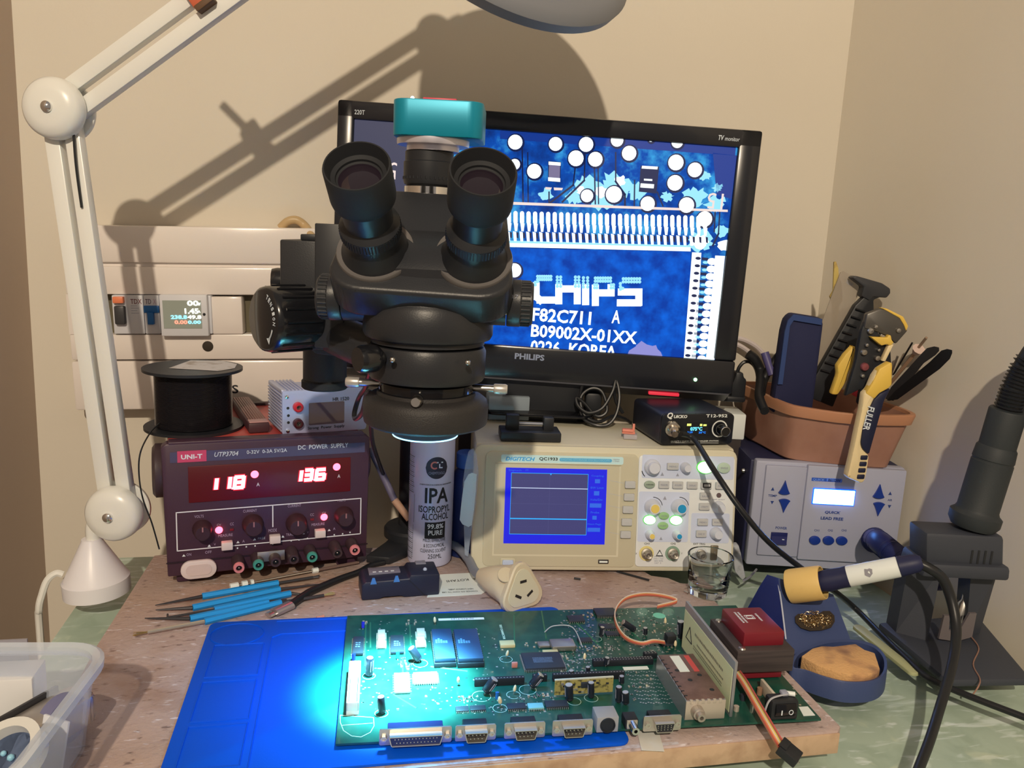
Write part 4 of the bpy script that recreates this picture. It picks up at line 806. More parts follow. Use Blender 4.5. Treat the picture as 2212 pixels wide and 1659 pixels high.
b.raw([(gx0, ys-.0001, gz0), (gx1, ys-.0001, gz0), (gx1, ys-.0001, gz1), (gx0, ys-.0001, gz1)], [(0, 1, 2, 3)], LG)
def hl(z, m, w): b.raw([(gx0, ys-.0003, z-w), (gx1, ys-.0003, z-w), (gx1, ys-.0003, z+w), (gx0, ys-.0003, z+w)], [(0, 1, 2, 3)], m)
gh = gz1-gz0; hl(gz1-gh*.243, LC, .00035); hl(gz1-gh*.745, LC2, .0006); hl(gz0, LC2, .00025); hl(gz1, LC2, .00025)
for xv in (gx0, gx1): b.raw([(xv-.0002, ys-.0003, gz0), (xv+.0002, ys-.0003, gz0), (xv+.0002, ys-.0003, gz1), (xv-.0002, ys-.0003, gz1)], [(0, 1, 2, 3)], LC2)
for i in range(60):
    xx = gx0+(gx1-gx0)*(i+.5)/60
    for j in (1, 2, 3, 4, 5, 6, 7):
        if j != 4 and i % 2: continue
        zz = gz0+gh*j/8; w = .0002 if j == 4 else .00013; b.raw([(xx-w, ys-.0002, zz-w), (xx+w, ys-.0002, zz-w), (xx+w, ys-.0002, zz+w), (xx-w, ys-.0002, zz+w)], [(0, 1, 2, 3)], LDOT)
for i in range(44):
    zz = gz0+gh*(i+.5)/44; xx = (gx0+gx1)/2; w = .0002; b.raw([(xx-w, ys-.0002, zz-w), (xx+w, ys-.0002, zz-w), (xx+w, ys-.0002, zz+w), (xx-w, ys-.0002, zz+w)], [(0, 1, 2, 3)], LDOT)
T2(b, 'Digitech', 355, 414, 452, 416, 16, LMID, ys-.0001); T2(b, 'M', 485, 412, 502, 413, 14, LMID, ys-.0001)
for t, x0, x1, y in (('Coupling', 990, 1085, 458), ('BW Limit', 985, 1085, 548), ('Volts/Div', 980, 1076, 640), ('Probe', 985, 1050, 738), ('Next Page', 962, 1066, 830)): T2(b, t, x0, y, x1, y+1, 16, LMID, ys-.0001)
for x0, y0, x1, y1 in ((1018, 482, 1056, 514), (1010, 574, 1050, 608), (978, 668, 1066, 702), (998, 764, 1030, 794), (960, 856, 1056, 888)): rect(b, x0, y0, x1, y1, LMID, .0001)
blobp = U(678, 446, ys); b.raw([(blobp[0]-.0011, ys-.0003, blobp[1]+.0011), (blobp[0]+.0011, ys-.0003, blobp[1]+.0011), (blobp[0], ys-.0003, blobp[1]-.0010)], [(0, 1, 2)], LC2)
b.build('screen', osc)
def key(x, y, w, h, m=KEY, name='key', d=.0035, base=-.0018, txt=None, rr=.0010):
    p = U(x, y, base); k = 1/3.568/ppm(of.o); b = ob(); b.prism(rrect(p[0]-w*k/2, p[0]+w*k/2, p[1]-h*k/2, p[1]+h*k/2, rr), base-d, base, m, 'xz', .0006)
    if txt: b.text(txt, p[0]-w*k*.34, p[0]+w*k*.34, p[1], h*k*.24, INKG, base-d)
    return b.build(name, osc)
for i in range(5): key(1286-i*8.8, 522+i*96, 82, 56, name='menu_key')
p = U(345, 1128); key(345, 1130, 118, 84, BEIGED, 'power_surround', .0008, -.0016, None, .002); key(345, 1132, 84, 58, mat('grey power key', A(186, 190, 196), .4), 'power_key', .003, -.0018)
for i, t in enumerate(('CURSORS', 'MEASURE', 'ACQUIRE', 'DISPLAY', 'STORAGE', 'AUTO')):
    if i == 0:
        p = U(1435, 521, -.0018); b = ob(); b.prism(ell(p[0], p[1], .0062, .0042), -.0053, -.0018, mat('green grey key', A(150, 158, 130), .45), 'xz', .0006); b.text(t, p[0]-.0042, p[0]+.0042, p[1], .0012, INKB, -.0053); b.build('key', osc)
    else: key((1435, 1545, 1652, 1763, 1870, 1983)[i], (521, 523, 525, 527, 529, 530)[i], 84, 56, txt=t)
p = U(1880, 530, -.006); b = ob(); b.prism(rrect(p[0]-.0046, p[0]+.0046, p[1]-.0026, p[1]+.0026, .0008), -.0068, -.0056, BLACK, 'xz'); b.prism(rrect(p[0]-.0036, p[0]+.0034, p[1]-.0014, p[1]+.0014, .0006), -.0072, -.0066, KEY, 'xz'); b.build('key_marker', osc)
for x, y, w, t in ((1614, 382, 92, 'MENU'), (1862, 610, 84, 'SAVE'), (1856, 691, 84, 'UTILITY'), (1843, 810, 84, 'MENU'), (1956, 811, 84, 'FORCE'), (1832, 900, 84, 'SET'), ): key(x, y, w, 54, txt=t)
GB = mat('green backlit key', A(170, 196, 150), .4, emis=(.2, .5, .15), es=.25); GL = emi('lit green key', (.72, 1, .70), 3.2); GH = emi('green halo rim', (.12, .85, .08), .9)
def okey(x, y, rx, rz, m, txt=None, halo=False, name='oval_key'):
    k = 1/3.568/ppm(of.o); p = U(x, y, -.0021); b = ob()
    if halo: b.prism(ell(p[0], p[1], rx*k*1.12, rz*k*1.14, 28), -.0030, -.0019, GH, 'xz')
    b.prism(ell(p[0], p[1], rx*k, rz*k, 28), -.0048, -.0021, m, 'xz', .0005)
    if txt: b.text(txt, p[0]-rx*k*.55, p[0]+rx*k*.55, p[1], rz*k*.35, INKG, -.0048)
    return b.build(name, osc)
okey(1868, 390, 64, 46, GL, None, True, 'run_key'); okey(2008, 394, 52, 42, mat('pale green key', A(178, 190, 158), .45), 'SINGLE', False, 'single_key')
okey(1437, 795, 46, 34, GL, None, True, 'channel_key'); okey(1640, 797, 47, 34, GL, None, True, 'channel_key'); okey(1546, 762, 42, 28, mat('soft green key', A(150, 186, 118), .45), 'MATH', False); okey(1539, 838, 42, 28, mat('soft green key', A(150, 186, 118), .45), 'REF', False)
KN = mat('grey knob', A(206, 200, 192), .45)
def knob(x, y, r, cap=None, d=.013, name='knob'):
    k = 1/3.568/ppm(of.o); p = U(x, y, -.0021-d); b = ob(); rr = r*k
    b.lathe([(0, -d), (rr*.80, -d), (rr*.88, -d+.0012), (rr*.92, -d*.55), (rr*1.15, -d*.4), (rr*1.25, -.0005), (rr*1.25, 0)], KN, (p[0], -.0021, p[1]), (0, 1, 0), 32)
    o = b.build(name, osc)
    if cap: b = ob(); b.lathe([(0, -d-.0006), (rr*.62, -d-.0005), (rr*.66, -d+.0002)], cap, (p[0], -.0021, p[1]), (0, 1, 0), 24); b.build('knob_cap', o)
YC = mat('yellow cap', A(226, 192, 92), .45); BC = mat('blue cap', A(30, 140, 176), .45)
knob(1480, 400, 52, None, .012); knob(1737, 402, 34, None, .012); knob(1483, 712, 52, YC); knob(1690, 712, 52, BC); knob(1460, 925, 30, YC, .012); knob(1670, 926, 30, BC, .012); knob(1996, 712, 40, None, .012); knob(1974, 915, 40, None, .012)
p = U(1973, 607, -.002); b = ob(); b.lathe([(0, -.001), (.0025, -.001), (.0029, 0)], mat('dark round lamp', A(96, 76, 72), .4), (p[0], -.0018, p[1]), (0, 1, 0), 20); b.build('select_lamp', osc)
for x, y, m in ((1418, 1066, mat('yellow socket ring', A(220, 196, 120), .5)), (1620, 1066, mat('green socket ring', A(130, 150, 120), .5)), (1830, 1075, mat('plain socket ring', A(206, 198, 186), .5))):
    p = U(x, y-8, -.004); b = ob(); b.lathe_closed([(.0058, -.0004), (.0084, -.0004), (.0086, 0), (.0058, 0)], m, (p[0], -.0019, p[1]), (0, 1, 0), 32)
    b.lathe([(0, -.009), (.0016, -.009), (.0017, -.012), (.0034, -.0125), (.0040, -.0120), (.0042, -.003), (.0062, -.0025), (.0062, 0)], DULLST, (p[0], -.0019, p[1]), (0, 1, 0), 28)
    b.cyl((p[0]-.0052, -.0095, p[1]), (p[0]+.0052, -.0095, p[1]), .0009, DULLST, n=8); b.build('input_socket', osc)
p = U(1937, 1060, -.004); b = ob(); b.prism([(p[0]-.0044, p[1]-.0085), (p[0]+.0034, p[1]-.0085), (p[0]+.0044, p[1]+.0100), (p[0]-.0040, p[1]+.0100)], -.0055, -.0018, mat('brass probe tab', A(128, 112, 84), .35, .5), 'xz', .0008); b.build('calibration_tab', osc)
p = U(1080, 1115); b = ob(); b.box((p[0]-.0060, -.0024, p[1]-.0024), (p[0]+.0060, -.001, p[1]+.0024), mat('usb slot', A(50, 42, 38), .5), .0006); b.box((p[0]-.0048, -.0030, p[1]-.0010), (p[0]+.0046, -.0022, p[1]+.0010), PAPER, .0003); b.build('usb_socket', osc)
for sx in (.03, OWd-.05):
    b = MB(); b.box((sx, .01, -.0035), (sx+.02, .04, .002), BLACK, .001); b.build('foot', osc)
    b = MB(); b.box((sx, .09, -.0035), (sx+.02, .12, .002), BLACK, .001); b.build('foot', osc)
OTZ = of.o.z + zt_ + .0004
# shelf block that carries the monitor foot, level with the oscilloscope top
# ================================================================== on and behind the oscilloscope
rz = MB(); rz.box((-.045, 0, -.0198+.02), (.13, .06, OTZ+.0195), mat('dark riser wood', A(60, 50, 44), .6), .002)
rs = rz.build('monitor_riser'); rs.location = (-.02, 1.005, -.02); tag(rs, 'dark block behind the oscilloscope carrying the monitor foot', 'block'); RZ = OTZ - .0002
nkw = mf.m @ Vector((nk[0], .026, 0))
b = MB(); b.M = mf.i; b.prism(rrect(nkw.x-.075, nkw.x+.065, 1.0, 1.052, .01), RZ+.001, RZ+.010, GLOSSB, 'xy', .002); b.prism(rrect(nkw.x-.075, nkw.x+.065, .972, 1.052, .02), RZ+.010, RZ+.0135, GLOSSB, 'xy', .001); b.box((nkw.x-.045, 1.005, RZ+.012), (nkw.x+.045, 1.03, mf.o.z+.02), BLACK, .004); b.build('stand_foot', mon)
hb = face2((1081, 954), (1212, 957), OTZ)
hol = thing('forked_holder', 'small black plastic holder with two upright posts on the oscilloscope', 'holder', hb.o, hb.e)
w = hb.w; h0 = hb.uv(1081, 933)[1]
b = MB(); b.box((0, 0, .0003), (w, .034, h0), BLACK, .0015); b.build('holder_base', hol)
for x0, x1, yt in ((1093, 1121, 896), (1174, 1196, 903)):
    a, c = hb.uv(x0, 930, .012), hb.uv(x1, 930, .012); b = MB(); b.box((a[0], .012, h0-.001), (c[0], .024, hb.uv(x0, yt, .012)[1]), BLACK, .0012); b.build('post', hol)
b = MB(); a = hb.uv(1132, 915, .02)[0]; b.cyl((hb.uv(1118, 915, .018)[0], .018, h0+.006), (hb.uv(1172, 917, .018)[0], .018, h0+.006), .0018, mat('dull grey pin', A(140, 136, 130), .4, .5), n=10); b.build('cross_pin', hol, 'grey cross pin')
CLR = mat('cloudy clear plastic', A(200, 206, 206), .25, alpha=.42); CLRB = mat('blue content', A(96, 160, 176), .5)
cf = face2((1052, 921), (1143, 923), OTZ+.0004)
cc = thing('clear_case', 'small cloudy clear case with blue content behind the forked holder', 'case', (cf.o.x, cf.o.y+.035, cf.o.z), cf.e)
ch_ = .030
b = MB(); b.box((0, 0, 0), (cf.w, .045, ch_), CLR, .001); b.build('clear_shell', cc); b = MB(); b.box((.002, .002, .001), (cf.w*.62, .04, ch_*.55), CLRB, .001); b.build('blue_insert', cc)
# coiled black cable standing against the monitor
b = MB(); C0 = onz(1282, 926, OTZ); cyy = C0.y+.018
pts = []; rn = random.Random(5)
def up(px, py, y): return ony(px, py, y)
for (x, y, d) in ((1345, 905, .02), (1330, 880, .02), (1322, 840, .022), (1305, 802, .026), (1288, 794, .026), (1268, 806, .026), (1258, 840, .022), (1252, 880, .018), (1258, 915, .008), (1285, 931, .0), (1312, 930, .0), (1330, 908, .004), (1337, 870, .012), (1330, 835, .018), (1322, 860, .012), (1300, 895, .006), (1270, 905, .004), (1248, 890, .008), (1244, 872, .012), (1262, 885, .012), (1288, 912, .008), (1310, 900, .01), (1300, 860, .016), (1276, 852, .018), (1254, 872, .016), (1262, 910, .008), (1292, 924, .006), (1322, 912, .012), (1345, 916, .018), (1362, 926, .03)):
    pts.append(up(x, y, C0.y+.004+d))
b.tube(pts, .0021, CABLE, 8); zmin = min(v.z for v in b.V); b.V = [Vector((v.x, v.y, v.z+max(0, OTZ+.0002-zmin))) for v in b.V]
b.box(*[tuple(p) for p in (up(1262, 900, cyy+.012), up(1300, 848, cyy+.02)+Vector((0, .008, 0)))], BLACK, .003)
tag(b.build('coiled_cable'), 'coil of thin black cable standing on the oscilloscope before the monitor', 'cable')
oc = face2((1347, 949), (1376, 951), OTZ)
oco = thing('lever_connector', 'tiny clear wire connector with orange levers beside the soldering station', 'connector', oc.o, oc.e)
ORG = mat('orange lever', A(226, 134, 104), .45)
b = MB(); b.box((0, 0, .0003), (oc.w, .014, .0055), mat('cloudy clear body', A(206, 190, 176), .3, alpha=.6), .0006); b.build('connector_body', oco)
b = MB(); b.box((-.002, .004, .0056), (oc.w*.85, .013, .0085), ORG, .0008); b.box((-.002, .002, .0085), (oc.w*.7, .010, .0115), ORG, .0008); b.box((oc.w*.62, .004, .008), (oc.w*.8, .008, .018), ORG, .0006); b.build('lever', oco)
# ------------------------------------------------------------------ soldering station
qf = face2((1424, 963), (1577, 961), OTZ); Z6 = lambda x, y: (1340+x/6.9125, 840+y/6.9125)
QH = qf.uv(1500, 893)[1]; QW = qf.uv(1583, 930)[0]
quk = thing('soldering_station', 'small black soldering station with blue readout on the oscilloscope top', 'soldering station', qf.o, qf.e)
b = MB(); b.prism(rrect(0, QW, .0008, QH, .005), .002, .085, mat('black anodised case', A(34, 34, 40), .38), 'xz', .0008); b.build('case', quk)
U = lambda x, y, d=0.: qf.uv(*Z6(x, y), d)
def T6(b, t, xl, yl, xr, yr, h, m, y=0., **k): a = U(xl, yl); c = U(xr, yr); b.text(t, a[0], c[0], (a[1]+c[1])/2, h/6.9125/ppm(qf.o), m, y, **k)
b = MB(); b.prism(rrect(.0004, QW-.0004, .0012, QH-.0004, .005), -.0012, .003, mat('black faceplate', A(26, 26, 28), .3), 'xz', .0004); y = -.0012
WQ = mat('cream lettering', A(232, 226, 216), .5)
T6(b, 'Q', 693, 400, 780, 400, 105, WQ, y, bold=.03, shear=.2); T6(b, 'UICKO', 792, 410, 992, 412, 48, WQ, y, bold=.03, shear=.2); T6(b, 'T12-952', 1275, 395, 1590, 402, 48, WQ, y, bold=.02); T6(b, 'OLED T12 QUICK HEATING SOLDER STATION', 748, 776, 1455, 780, 26, WQ, y)
p, q = U(748, 798), U(1455, 803); seg(b, p, q, .0004, WQ, y-.0003)
b.build('faceplate', quk)
p, q = U(985, 500), U(1290, 690); b = MB(); b.box((p[0], y-.0004, q[1]), (q[0], y+.001, p[1]), mat('black oled glass', (.004, .006, .012), .1)); so = b.build('display', quk)
QB = emi('oled blue', S(20, 130, 255), 1.3); QC = emi('oled cyan', S(110, 226, 255), 1.6); QY = emi('oled yellow', S(226, 236, 120), 1.3); b = MB(); y = -.0017
T6(b, '075°C', 1035, 590, 1212, 592, 58, QC, y, bold=.03); T6(b, '21.8V', 992, 642, 1072, 643, 30, QB, y); T6(b, '25°C', 1160, 644, 1265, 645, 30, QB, y, bold=.02)
for x0, y0, x1, y1 in ((988, 514, 1048, 548), (1180, 518, 1212, 550), (1230, 524, 1276, 550)): p, q = U(x0, y0), U(x1, y1); b.box((p[0], y-.0002, q[1]), (q[0], y, p[1]), QY)
b.build('readout', so)
p = U(1475, 592); k = 1/6.9125/ppm(qf.o); b = MB()
for i in range(40):
    a = 2*math.pi*i/40; b.lathe([(0, -.0002), (.0009, -.0002), (.0009, 0)], WQ, (p[0]+118*k*math.cos(a), -.0012, p[1]+122*k*math.sin(a)), (0, 1, 0), 6)
b.lathe_closed([(110*k, -.0001), (128*k, -.0001), (128*k, 0), (110*k, 0)], mat('pale dial ring', A(150, 146, 140), .5), (p[0], -.0012, p[1]), (0, 1, 0), 40); b.build('dial_scale', quk)
b = MB(); b.lathe([(0, -.0150), (68*k, -.0150), (74*k, -.0146), (80*k, -.013), (84*k, 0)], GLOSSB, (p[0], -.0012, p[1]), (0, 1, 0), 36); b.lathe_closed([(68*k, -.0152), (77*k, -.0149), (77*k, -.0145), (68*k, -.0147)], STEEL, (p[0], -.0012, p[1]), (0, 1, 0), 36); b.build('dial_knob', quk)
p = U(790, 590, -.004); b = MB(); b.lathe([(0, -.019), (.0038, -.019), (.0042, -.012), (.0060, -.0115), (.0062, -.006), (.0085, -.0055), (.0090, -.001), (.0090, 0)], mat('nickel plug', (.72, .64, .54), .22, 1), (p[0], -.0012, p[1]), (.25, 1, .18), 24); b.build('cable_plug', quk)
plug = qf.m @ Vector((p[0]+.004, -.018, p[1]-.003))
b = MB(); pts = [plug, onp(1500, 950, qf.o+Vector((0, -.022, 0)), qf.n), ony(1545, 1020, .825), ony(1600, 1100, .80), ony(1660, 1170, .80), ony(1728, 1225, .82), ony(1790, 1268, .80), onz(1845, 1312, -.012), onz(1905, 1372, -.0165), onz(1960, 1425, -.0165), onz(2000, 1462, -.0165), onz(2060, 1490, -.0165), onz(2130, 1518, -.0165), onz(2230, 1556, -.0165), onz(2320, 1592, -.0165)]
b.tube([qf.i @ p for p in pts], .0031, CABLE, 10); b.build('iron_cord', quk)
# ------------------------------------------------------------------ white box, plug and cables by the monitor
wb = ony(1592, 914, 1.06); b = MB(); b.box((-.03, 0, 0), (.0, .05, .034), WHITE, .002); o = b.build('white_adapter'); o.location = (wb.x+.0, 1.02, OTZ-.018); 
tag(o, 'white plastic adapter block behind the soldering station', 'adapter')
b = MB(); b.box((-.035, 0, 0), (-.004, .05, OTZ-.018+.0195), mat('dark riser wood', A(60, 50, 44))); o2 = b.build('spacer_block'); o2.location = (wb.x+.0, 1.02, -.0197); tag(o2, 'dark spacer block hidden under the white adapter', 'block')
pl = thing('power_plug', 'black power plug with cord beside the monitor and brown tub', 'plug', ony(1598, 868, 1.035))
po = Vector(pl.location); b = MB(); b.box((-.026, -.006, 0), (.006, .022, .008), BLACK, .003); b.prism([(-.013, .006), (.005, .006), (.005, .03), (.001, .033), (.0, .039), (-.009, .039), (-.010, .033), (-.013, .024)], -.004, .016, BLACK, 'xz', .002); b.build('plug_body', pl)
b = MB(); b.tube([p-po for p in (ony(1592, 808, 1.04), ony(1597, 793, 1.04), ony(1608, 782, 1.04), ony(1622, 783, 1.04), ony(1634, 800, 1.05), ony(1640, 840, 1.075))], .0024, CABLE, 8); b.build('plug_cord', pl)
for i, pts in enumerate(([(1540, 728), (1590, 730), (1620, 740), (1645, 760), (1668, 800)], [(1540, 735), (1585, 742), (1612, 756), (1634, 778), (1650, 820)])):
    b = MB(); b.tube([onwall(x, y, .012+i*.004) for x, y in pts], .0035, mat('white flex', A(206, 186, 168), .45), 8)
    tag(b.build('white_cable'), ['upper white cable arching on the wall right of the monitor', 'lower white cable arching on the wall right of the monitor'][i], 'cable', 'white cables behind the monitor')
# ================================================================== hot air station
sf = face2((1612, 1222), (1925, 1240), DZ+.004); Z4 = lambda x, y: (1580+x/5.267, 960+y/5.267)
SH = sf.uv(1760, 1001)[1]; SWd = sf.w
hot = thing('hot_air_station', 'grey fronted hot air station with glowing blue display under the brown tub', 'rework station', sf.o, sf.e)
NAVY = mat('dark navy case', A(38, 38, 62), .5); HG_ = mat('pale grey front', A(166, 160, 162), .5)
SDp = .150
b = MB(); b.box((-.004, .014, .001), (SWd+.002, SDp, SH-.003), NAVY, .002); b.build('case', hot)
U = lambda x, y, d=0.: sf.uv(*Z4(x, y), d)
xm = (U(850, 245)[0]+U(745, 1250)[0])/2; zb1 = U(600, 1262)[1]; zt1 = U(600, 238)[1]
b = MB(); b.box((-.001, -.0, .0012), (SWd, .014, SH), HG_, .003); xL = U(335, 740)[0]
b.prism([(xL, zb1), (xm, zb1), (xm, zt1), (xL, zt1)], -.004, .002, HG_, 'xz', .0015); b.box((xm, -.006, zb1-.002), (SWd-.001, .002, zt1+.003), HG_, .0015)
NB = mat('navy print', A(40, 60, 110), .5)
def T4(b, t, xl, yl, xr, yr, h, m, y=-.006, **k): a = U(xl, yl, y); c = U(xr, yr, y); b.text(t, a[0], c[0], (a[1]+c[1])/2, h/5.267/ppm(sf.o), m, y, **k)
p, q = U(915, 376, -.006), U(1255, 432, -.006); b.box((p[0], -.0063, q[1]), (q[0], -.005, p[1]), mat('blue badge', A(46, 82, 160), .4)); p = U(1085, 380, -.006); b.box((p[0], -.0065, q[1]+.0006), (q[0]-.0006, -.006, U(1085, 382, -.006)[1]), mat('pale blue badge', A(96, 126, 196), .4))
T4(b, 'QUICK', 925, 403, 1060, 404, 30, mat('pale blue print', A(120, 150, 210), .5), -.0063, bold=.02); T4(b, '861DW', 1100, 408, 1245, 410, 32, NB, -.0066, bold=.02)
T4(b, 'QUICK', 1062, 775, 1240, 778, 36, NB, bold=.03, shear=.2); T4(b, 'LEAD FREE', 1015, 840, 1272, 847, 34, NB, bold=.03)
T4(b, 'TEMP', 418, 582, 518, 584, 26, NB, -.004, bold=.01); T4(b, 'AIR', 1778, 632, 1828, 634, 24, NB); T4(b, 'POWER', 502, 950, 632, 952, 30, NB, -.004, bold=.01)
for t, x in (('CH1', 970), ('CH2', 1125), ('CH3', 1280)): T4(b, t, x-28, 977, x+28, 979, 24, NB)
for x, y, s, d in ((470, 505, 1, -.004), (462, 662, -1, -.004), (1806, 556, 1, -.006), (1796, 708, -1, -.006)): p = U(x, y, d); k = 19/5.267/ppm(sf.o); b.prism([(p[0]-k, p[1]-s*k), (p[0]+k, p[1]-s*k), (p[0], p[1]+s*k)], d-.0003, d, NB, 'xz')
b.build('front_panel', hot)
p, q = U(942, 503, -.006), U(1382, 692, -.006); LCD = emi('blue white backlight', (.13, .36, 1), 15)
b = MB(); b.box((p[0]-.0012, -.0068, q[1]-.0012), (q[0]+.0012, -.005, p[1]+.0012), mat('blue display glow', A(20, 70, 200), .4, emis=(.0, .10, 1), es=1.6), .0004); b.build('display_glow_edge', hot); b = MB(); b.box((p[0], -.0078, q[1]), (q[0], -.006, p[1]), LCD, .0005); b.build('display', hot)  # emissive edge around the display draws its blue bloom
BB = mat('deep blue button', A(22, 50, 120), .35)
for x, y, s, d in ((602, 490, 1, -.004), (594, 690, -1, -.004), (1676, 534, 1, -.006), (1668, 728, -1, -.006)):
    p = U(x, y, d); k = 1/5.267/ppm(sf.o); pl_ = []
    for t in range(13): u = -1+t/6; pl_.append((p[0]+62*k*u, p[1]-s*(58+18*(1-u*u))*k))
    for t in range(1, 8): u = 1-t/8*1.0; pl_.append((p[0]+62*k*u**1.0*(1 if t < 8 else 0), p[1]-s*(58-140*(1-u)**1.3)*k) )
    pl_.append((p[0], p[1]+s*84*k))
    for t in range(7, 0, -1): u = 1-t/8*1.0; pl_.append((p[0]-62*k*u, p[1]-s*(58-140*(1-u)**1.3)*k))
    b = MB(); b.prism(pl_, d-.0028, d, BB, 'xz'); b.build('arrow_button', hot)
for x, y in ((944, 1087), (1099, 1089), (1250, 1092)):
    p = U(x, y, -.006); k = 1/5.267/ppm(sf.o); b = MB(); b.prism(ell(p[0], p[1], 63*k, 50*k, 28), -.0088, -.005, BB, 'xz', .0008); b.build('preset_button', hot)
p = U(538, 1068, -.004); k = 1/5.267/ppm(sf.o); b = MB(); b.box((p[0]-92*k, -.0052, p[1]-70*k), (p[0]+92*k, -.003, p[1]+70*k), mat('navy switch', A(30, 34, 78), .35), .0006); b.prism([(-.0082, p[1]-62*k), (-.004, p[1]+62*k), (-.004, p[1]-64*k)], p[0]-84*k, p[0]+84*k, mat('navy switch', A(30, 34, 78)), 'yz'); b.box((p[0]+30*k, -.0076, p[1]-6*k), (p[0]+54*k, -.006, p[1]), INKW); b.build('power_switch', hot)
for x, y in ((250, 303), (112, 1150)): p = U(x, y, .03); b = MB(); b.lathe([(0, 0), (.0022, .001), (.0028, .0035), (.0015, .006)], STEEL, (-.010, .03, p[1]), (1, 0, 0), 12); b.build('side_screw', hot)
for sx in (.01, SWd-.03):
    b = MB(); b.box((sx, .01, -.0035), (sx+.02, .03, .002), BLACK); b.build('foot', hot); b = MB(); b.box((sx, .11, -.0035), (sx+.02, .13, .002), BLACK); b.build('foot', hot)
# ribbed hose out of the front to the handle
HB = mat('dark blue ribbed hose', A(24, 30, 70), .4)
h0 = U(1620, 1080, -.006); hp = [sf.m @ Vector((h0[0], -.004, h0[1])), ony(1898, 1170, .885), ony(1922, 1190, .862), ony(1948, 1212, .845), ony(1985, 1245, .83), ony(2030, 1250, .835)]
b = MB(); b.tube([sf.i @ p for p in hp], .0128, HB, 20, 10)
cur = [sf.i @ p for p in hp]
for i in range(26):
    t = i/26*3.0; j = int(t); f_ = t-j; p = cur[j].lerp(cur[j+1], f_); d = (cur[j+1]-cur[j]).normalized(); b.lathe_closed([(.0126, -.0005), (.0136, 0), (.0126, .0005)], HB, p, d, 20)
b.lathe([(.0125, 0), (.0155, 0), (.0155, -.006), (.0135, -.0065)], HB, cur[0]+Vector((0, -.001, 0)), (0, 1, 0), 24); b.build('air_hose', hot)
STZ = sf.o.z + SH - .0028
# handle stand
D2 = DZ
FLp, FRp, BRp, BLp = onz(2045, 1487, D2), onz(2226, 1484, D2), onz(2112, 1345, D2), onz(1895, 1360, D2)
ctr = (FLp+FRp+BRp+BLp)/4; hs = thing('handle_stand', 'black plastic stand with two columns holding the hot air handle', 'stand', ctr)
HSM = mat('charcoal plastic', A(58, 58, 60), .55, bump=(900, .08))
def wr(p): return Vector(p)-ctr
b = MB(); pl_ = [(FLp.x, FLp.y), (FRp.x, FRp.y), (BRp.x, BRp.y+.004), (BLp.x, BLp.y)]; b.M = Matrix.Translation(-ctr); b.prism(pl_, D2+.0004, D2+.0085, HSM, 'xy', .003); b.build('stand_base', hs)
def colm(pts_b, pts_t, name='column'):
    b = MB(); b.M = Matrix.Translation(-ctr); vs = [Vector(p) for p in pts_b]+[Vector(p) for p in pts_t]; n = len(pts_b)
    b.raw(vs, [list(range(n))[::-1], list(range(n, 2*n))]+[(i, (i+1) % n, (i+1) % n+n, i+n) for i in range(n)], HSM); b.build(name, hs)
YC_ = .765
def q3(x, y, Y): return ony(x, y, Y)
zb_ = D2+.0085
def foot_at(x, y): p = onz(x, y, zb_); return p
a1, a2 = foot_at(1935, 1366), foot_at(2003, 1384); yL = (a1.y+a2.y)/2
t1, t2 = q3(1963, 1218, yL), q3(2034, 1228, yL)
colm([a1, a2, a2+Vector((0, .022, 0)), a1+Vector((0, .022, 0))], [t1, t2, t2+Vector((0, .022, 0)), t1+Vector((0, .022, 0))])
a1, a2 = foot_at(2086, 1376), foot_at(2116, 1368); yR = a1.y
t1, t2 = q3(2098, 1236, yR), q3(2156, 1232, yR)
colm([a1, a2, a2+Vector((0, .022, 0)), a1+Vector((0, .022, 0))], [t1, t2, t2+Vector((0, .022, 0)), t1+Vector((0, .022, 0))])
yM = (yL+yR)/2
bx0, bx1 = q3(1972, 1230, yM), q3(2160, 1236, yM); bt0, bt1 = q3(1990, 1130, yM), q3(2160, 1150, yM)
b = MB(); b.M = Matrix.Translation(-ctr); lo_ = [(bx0.x, yM-.014), (bx1.x, yM-.014), (bx1.x, yM+.03), (bx0.x, yM+.03)]
def blk(x0, x1, xt0, xt1, z0, z1, y0, y1, m, bev=.004):
    vs = [(x0, y0, z0), (x1, y0, z0), (x1, y1, z0), (x0, y1, z0), (xt0, y0, z1), (xt1, y0, z1), (xt1, y1, z1), (xt0, y1, z1)]
    b._bev(vs, [(0,3,2,1),(4,5,6,7),(0,1,5,4),(1,2,6,5),(2,3,7,6),(3,0,4,7)], m, bev, 2)
blk(bx0.x, bx1.x, bx0.x+.003, bx1.x-.001, bx0.z-.001, bx0.z+.014, yM-.018, yM+.032, HSM); blk(bx0.x+.006, bx1.x-.004, bt0.x, bt1.x-.002, bx0.z+.010, bt1.z, yM-.012, yM+.026, HSM)
for i in range(4): x = q3(2083+i*14, 1190, yM).x; z = q3(2083, 1195, yM).z; b.box((x, yM-.0125, z-.010), (x+.002, yM-.0115, z+.008), BLACK)
b.build('handle_holder', hs)
b = MB(); b.M = Matrix.Translation(-ctr); p = q3(2060, 1330, yR+.02); b.lathe([(.007, 0), (.007, .03), (.004, .034), (.004, .06)], STEEL, (p.x, yR+.012, p.z-.012), (.12, 0, 1), 16); b.build('nozzle', hs, 'shiny metal nozzle')
b = MB(); b.M = Matrix.Translation(-ctr); pp = [(2028, 1380), (2040, 1330), (2052, 1330), (2050, 1362), (2072, 1364), (2095, 1325), (2110, 1325), (2100, 1376), (2066, 1386)]
w_ = [q3(x, y, yM-.012) for x, y in pp]; vs = [tuple(p) for p in w_]+[tuple(p+Vector((0, .003, 0))) for p in w_]; n = len(pp)
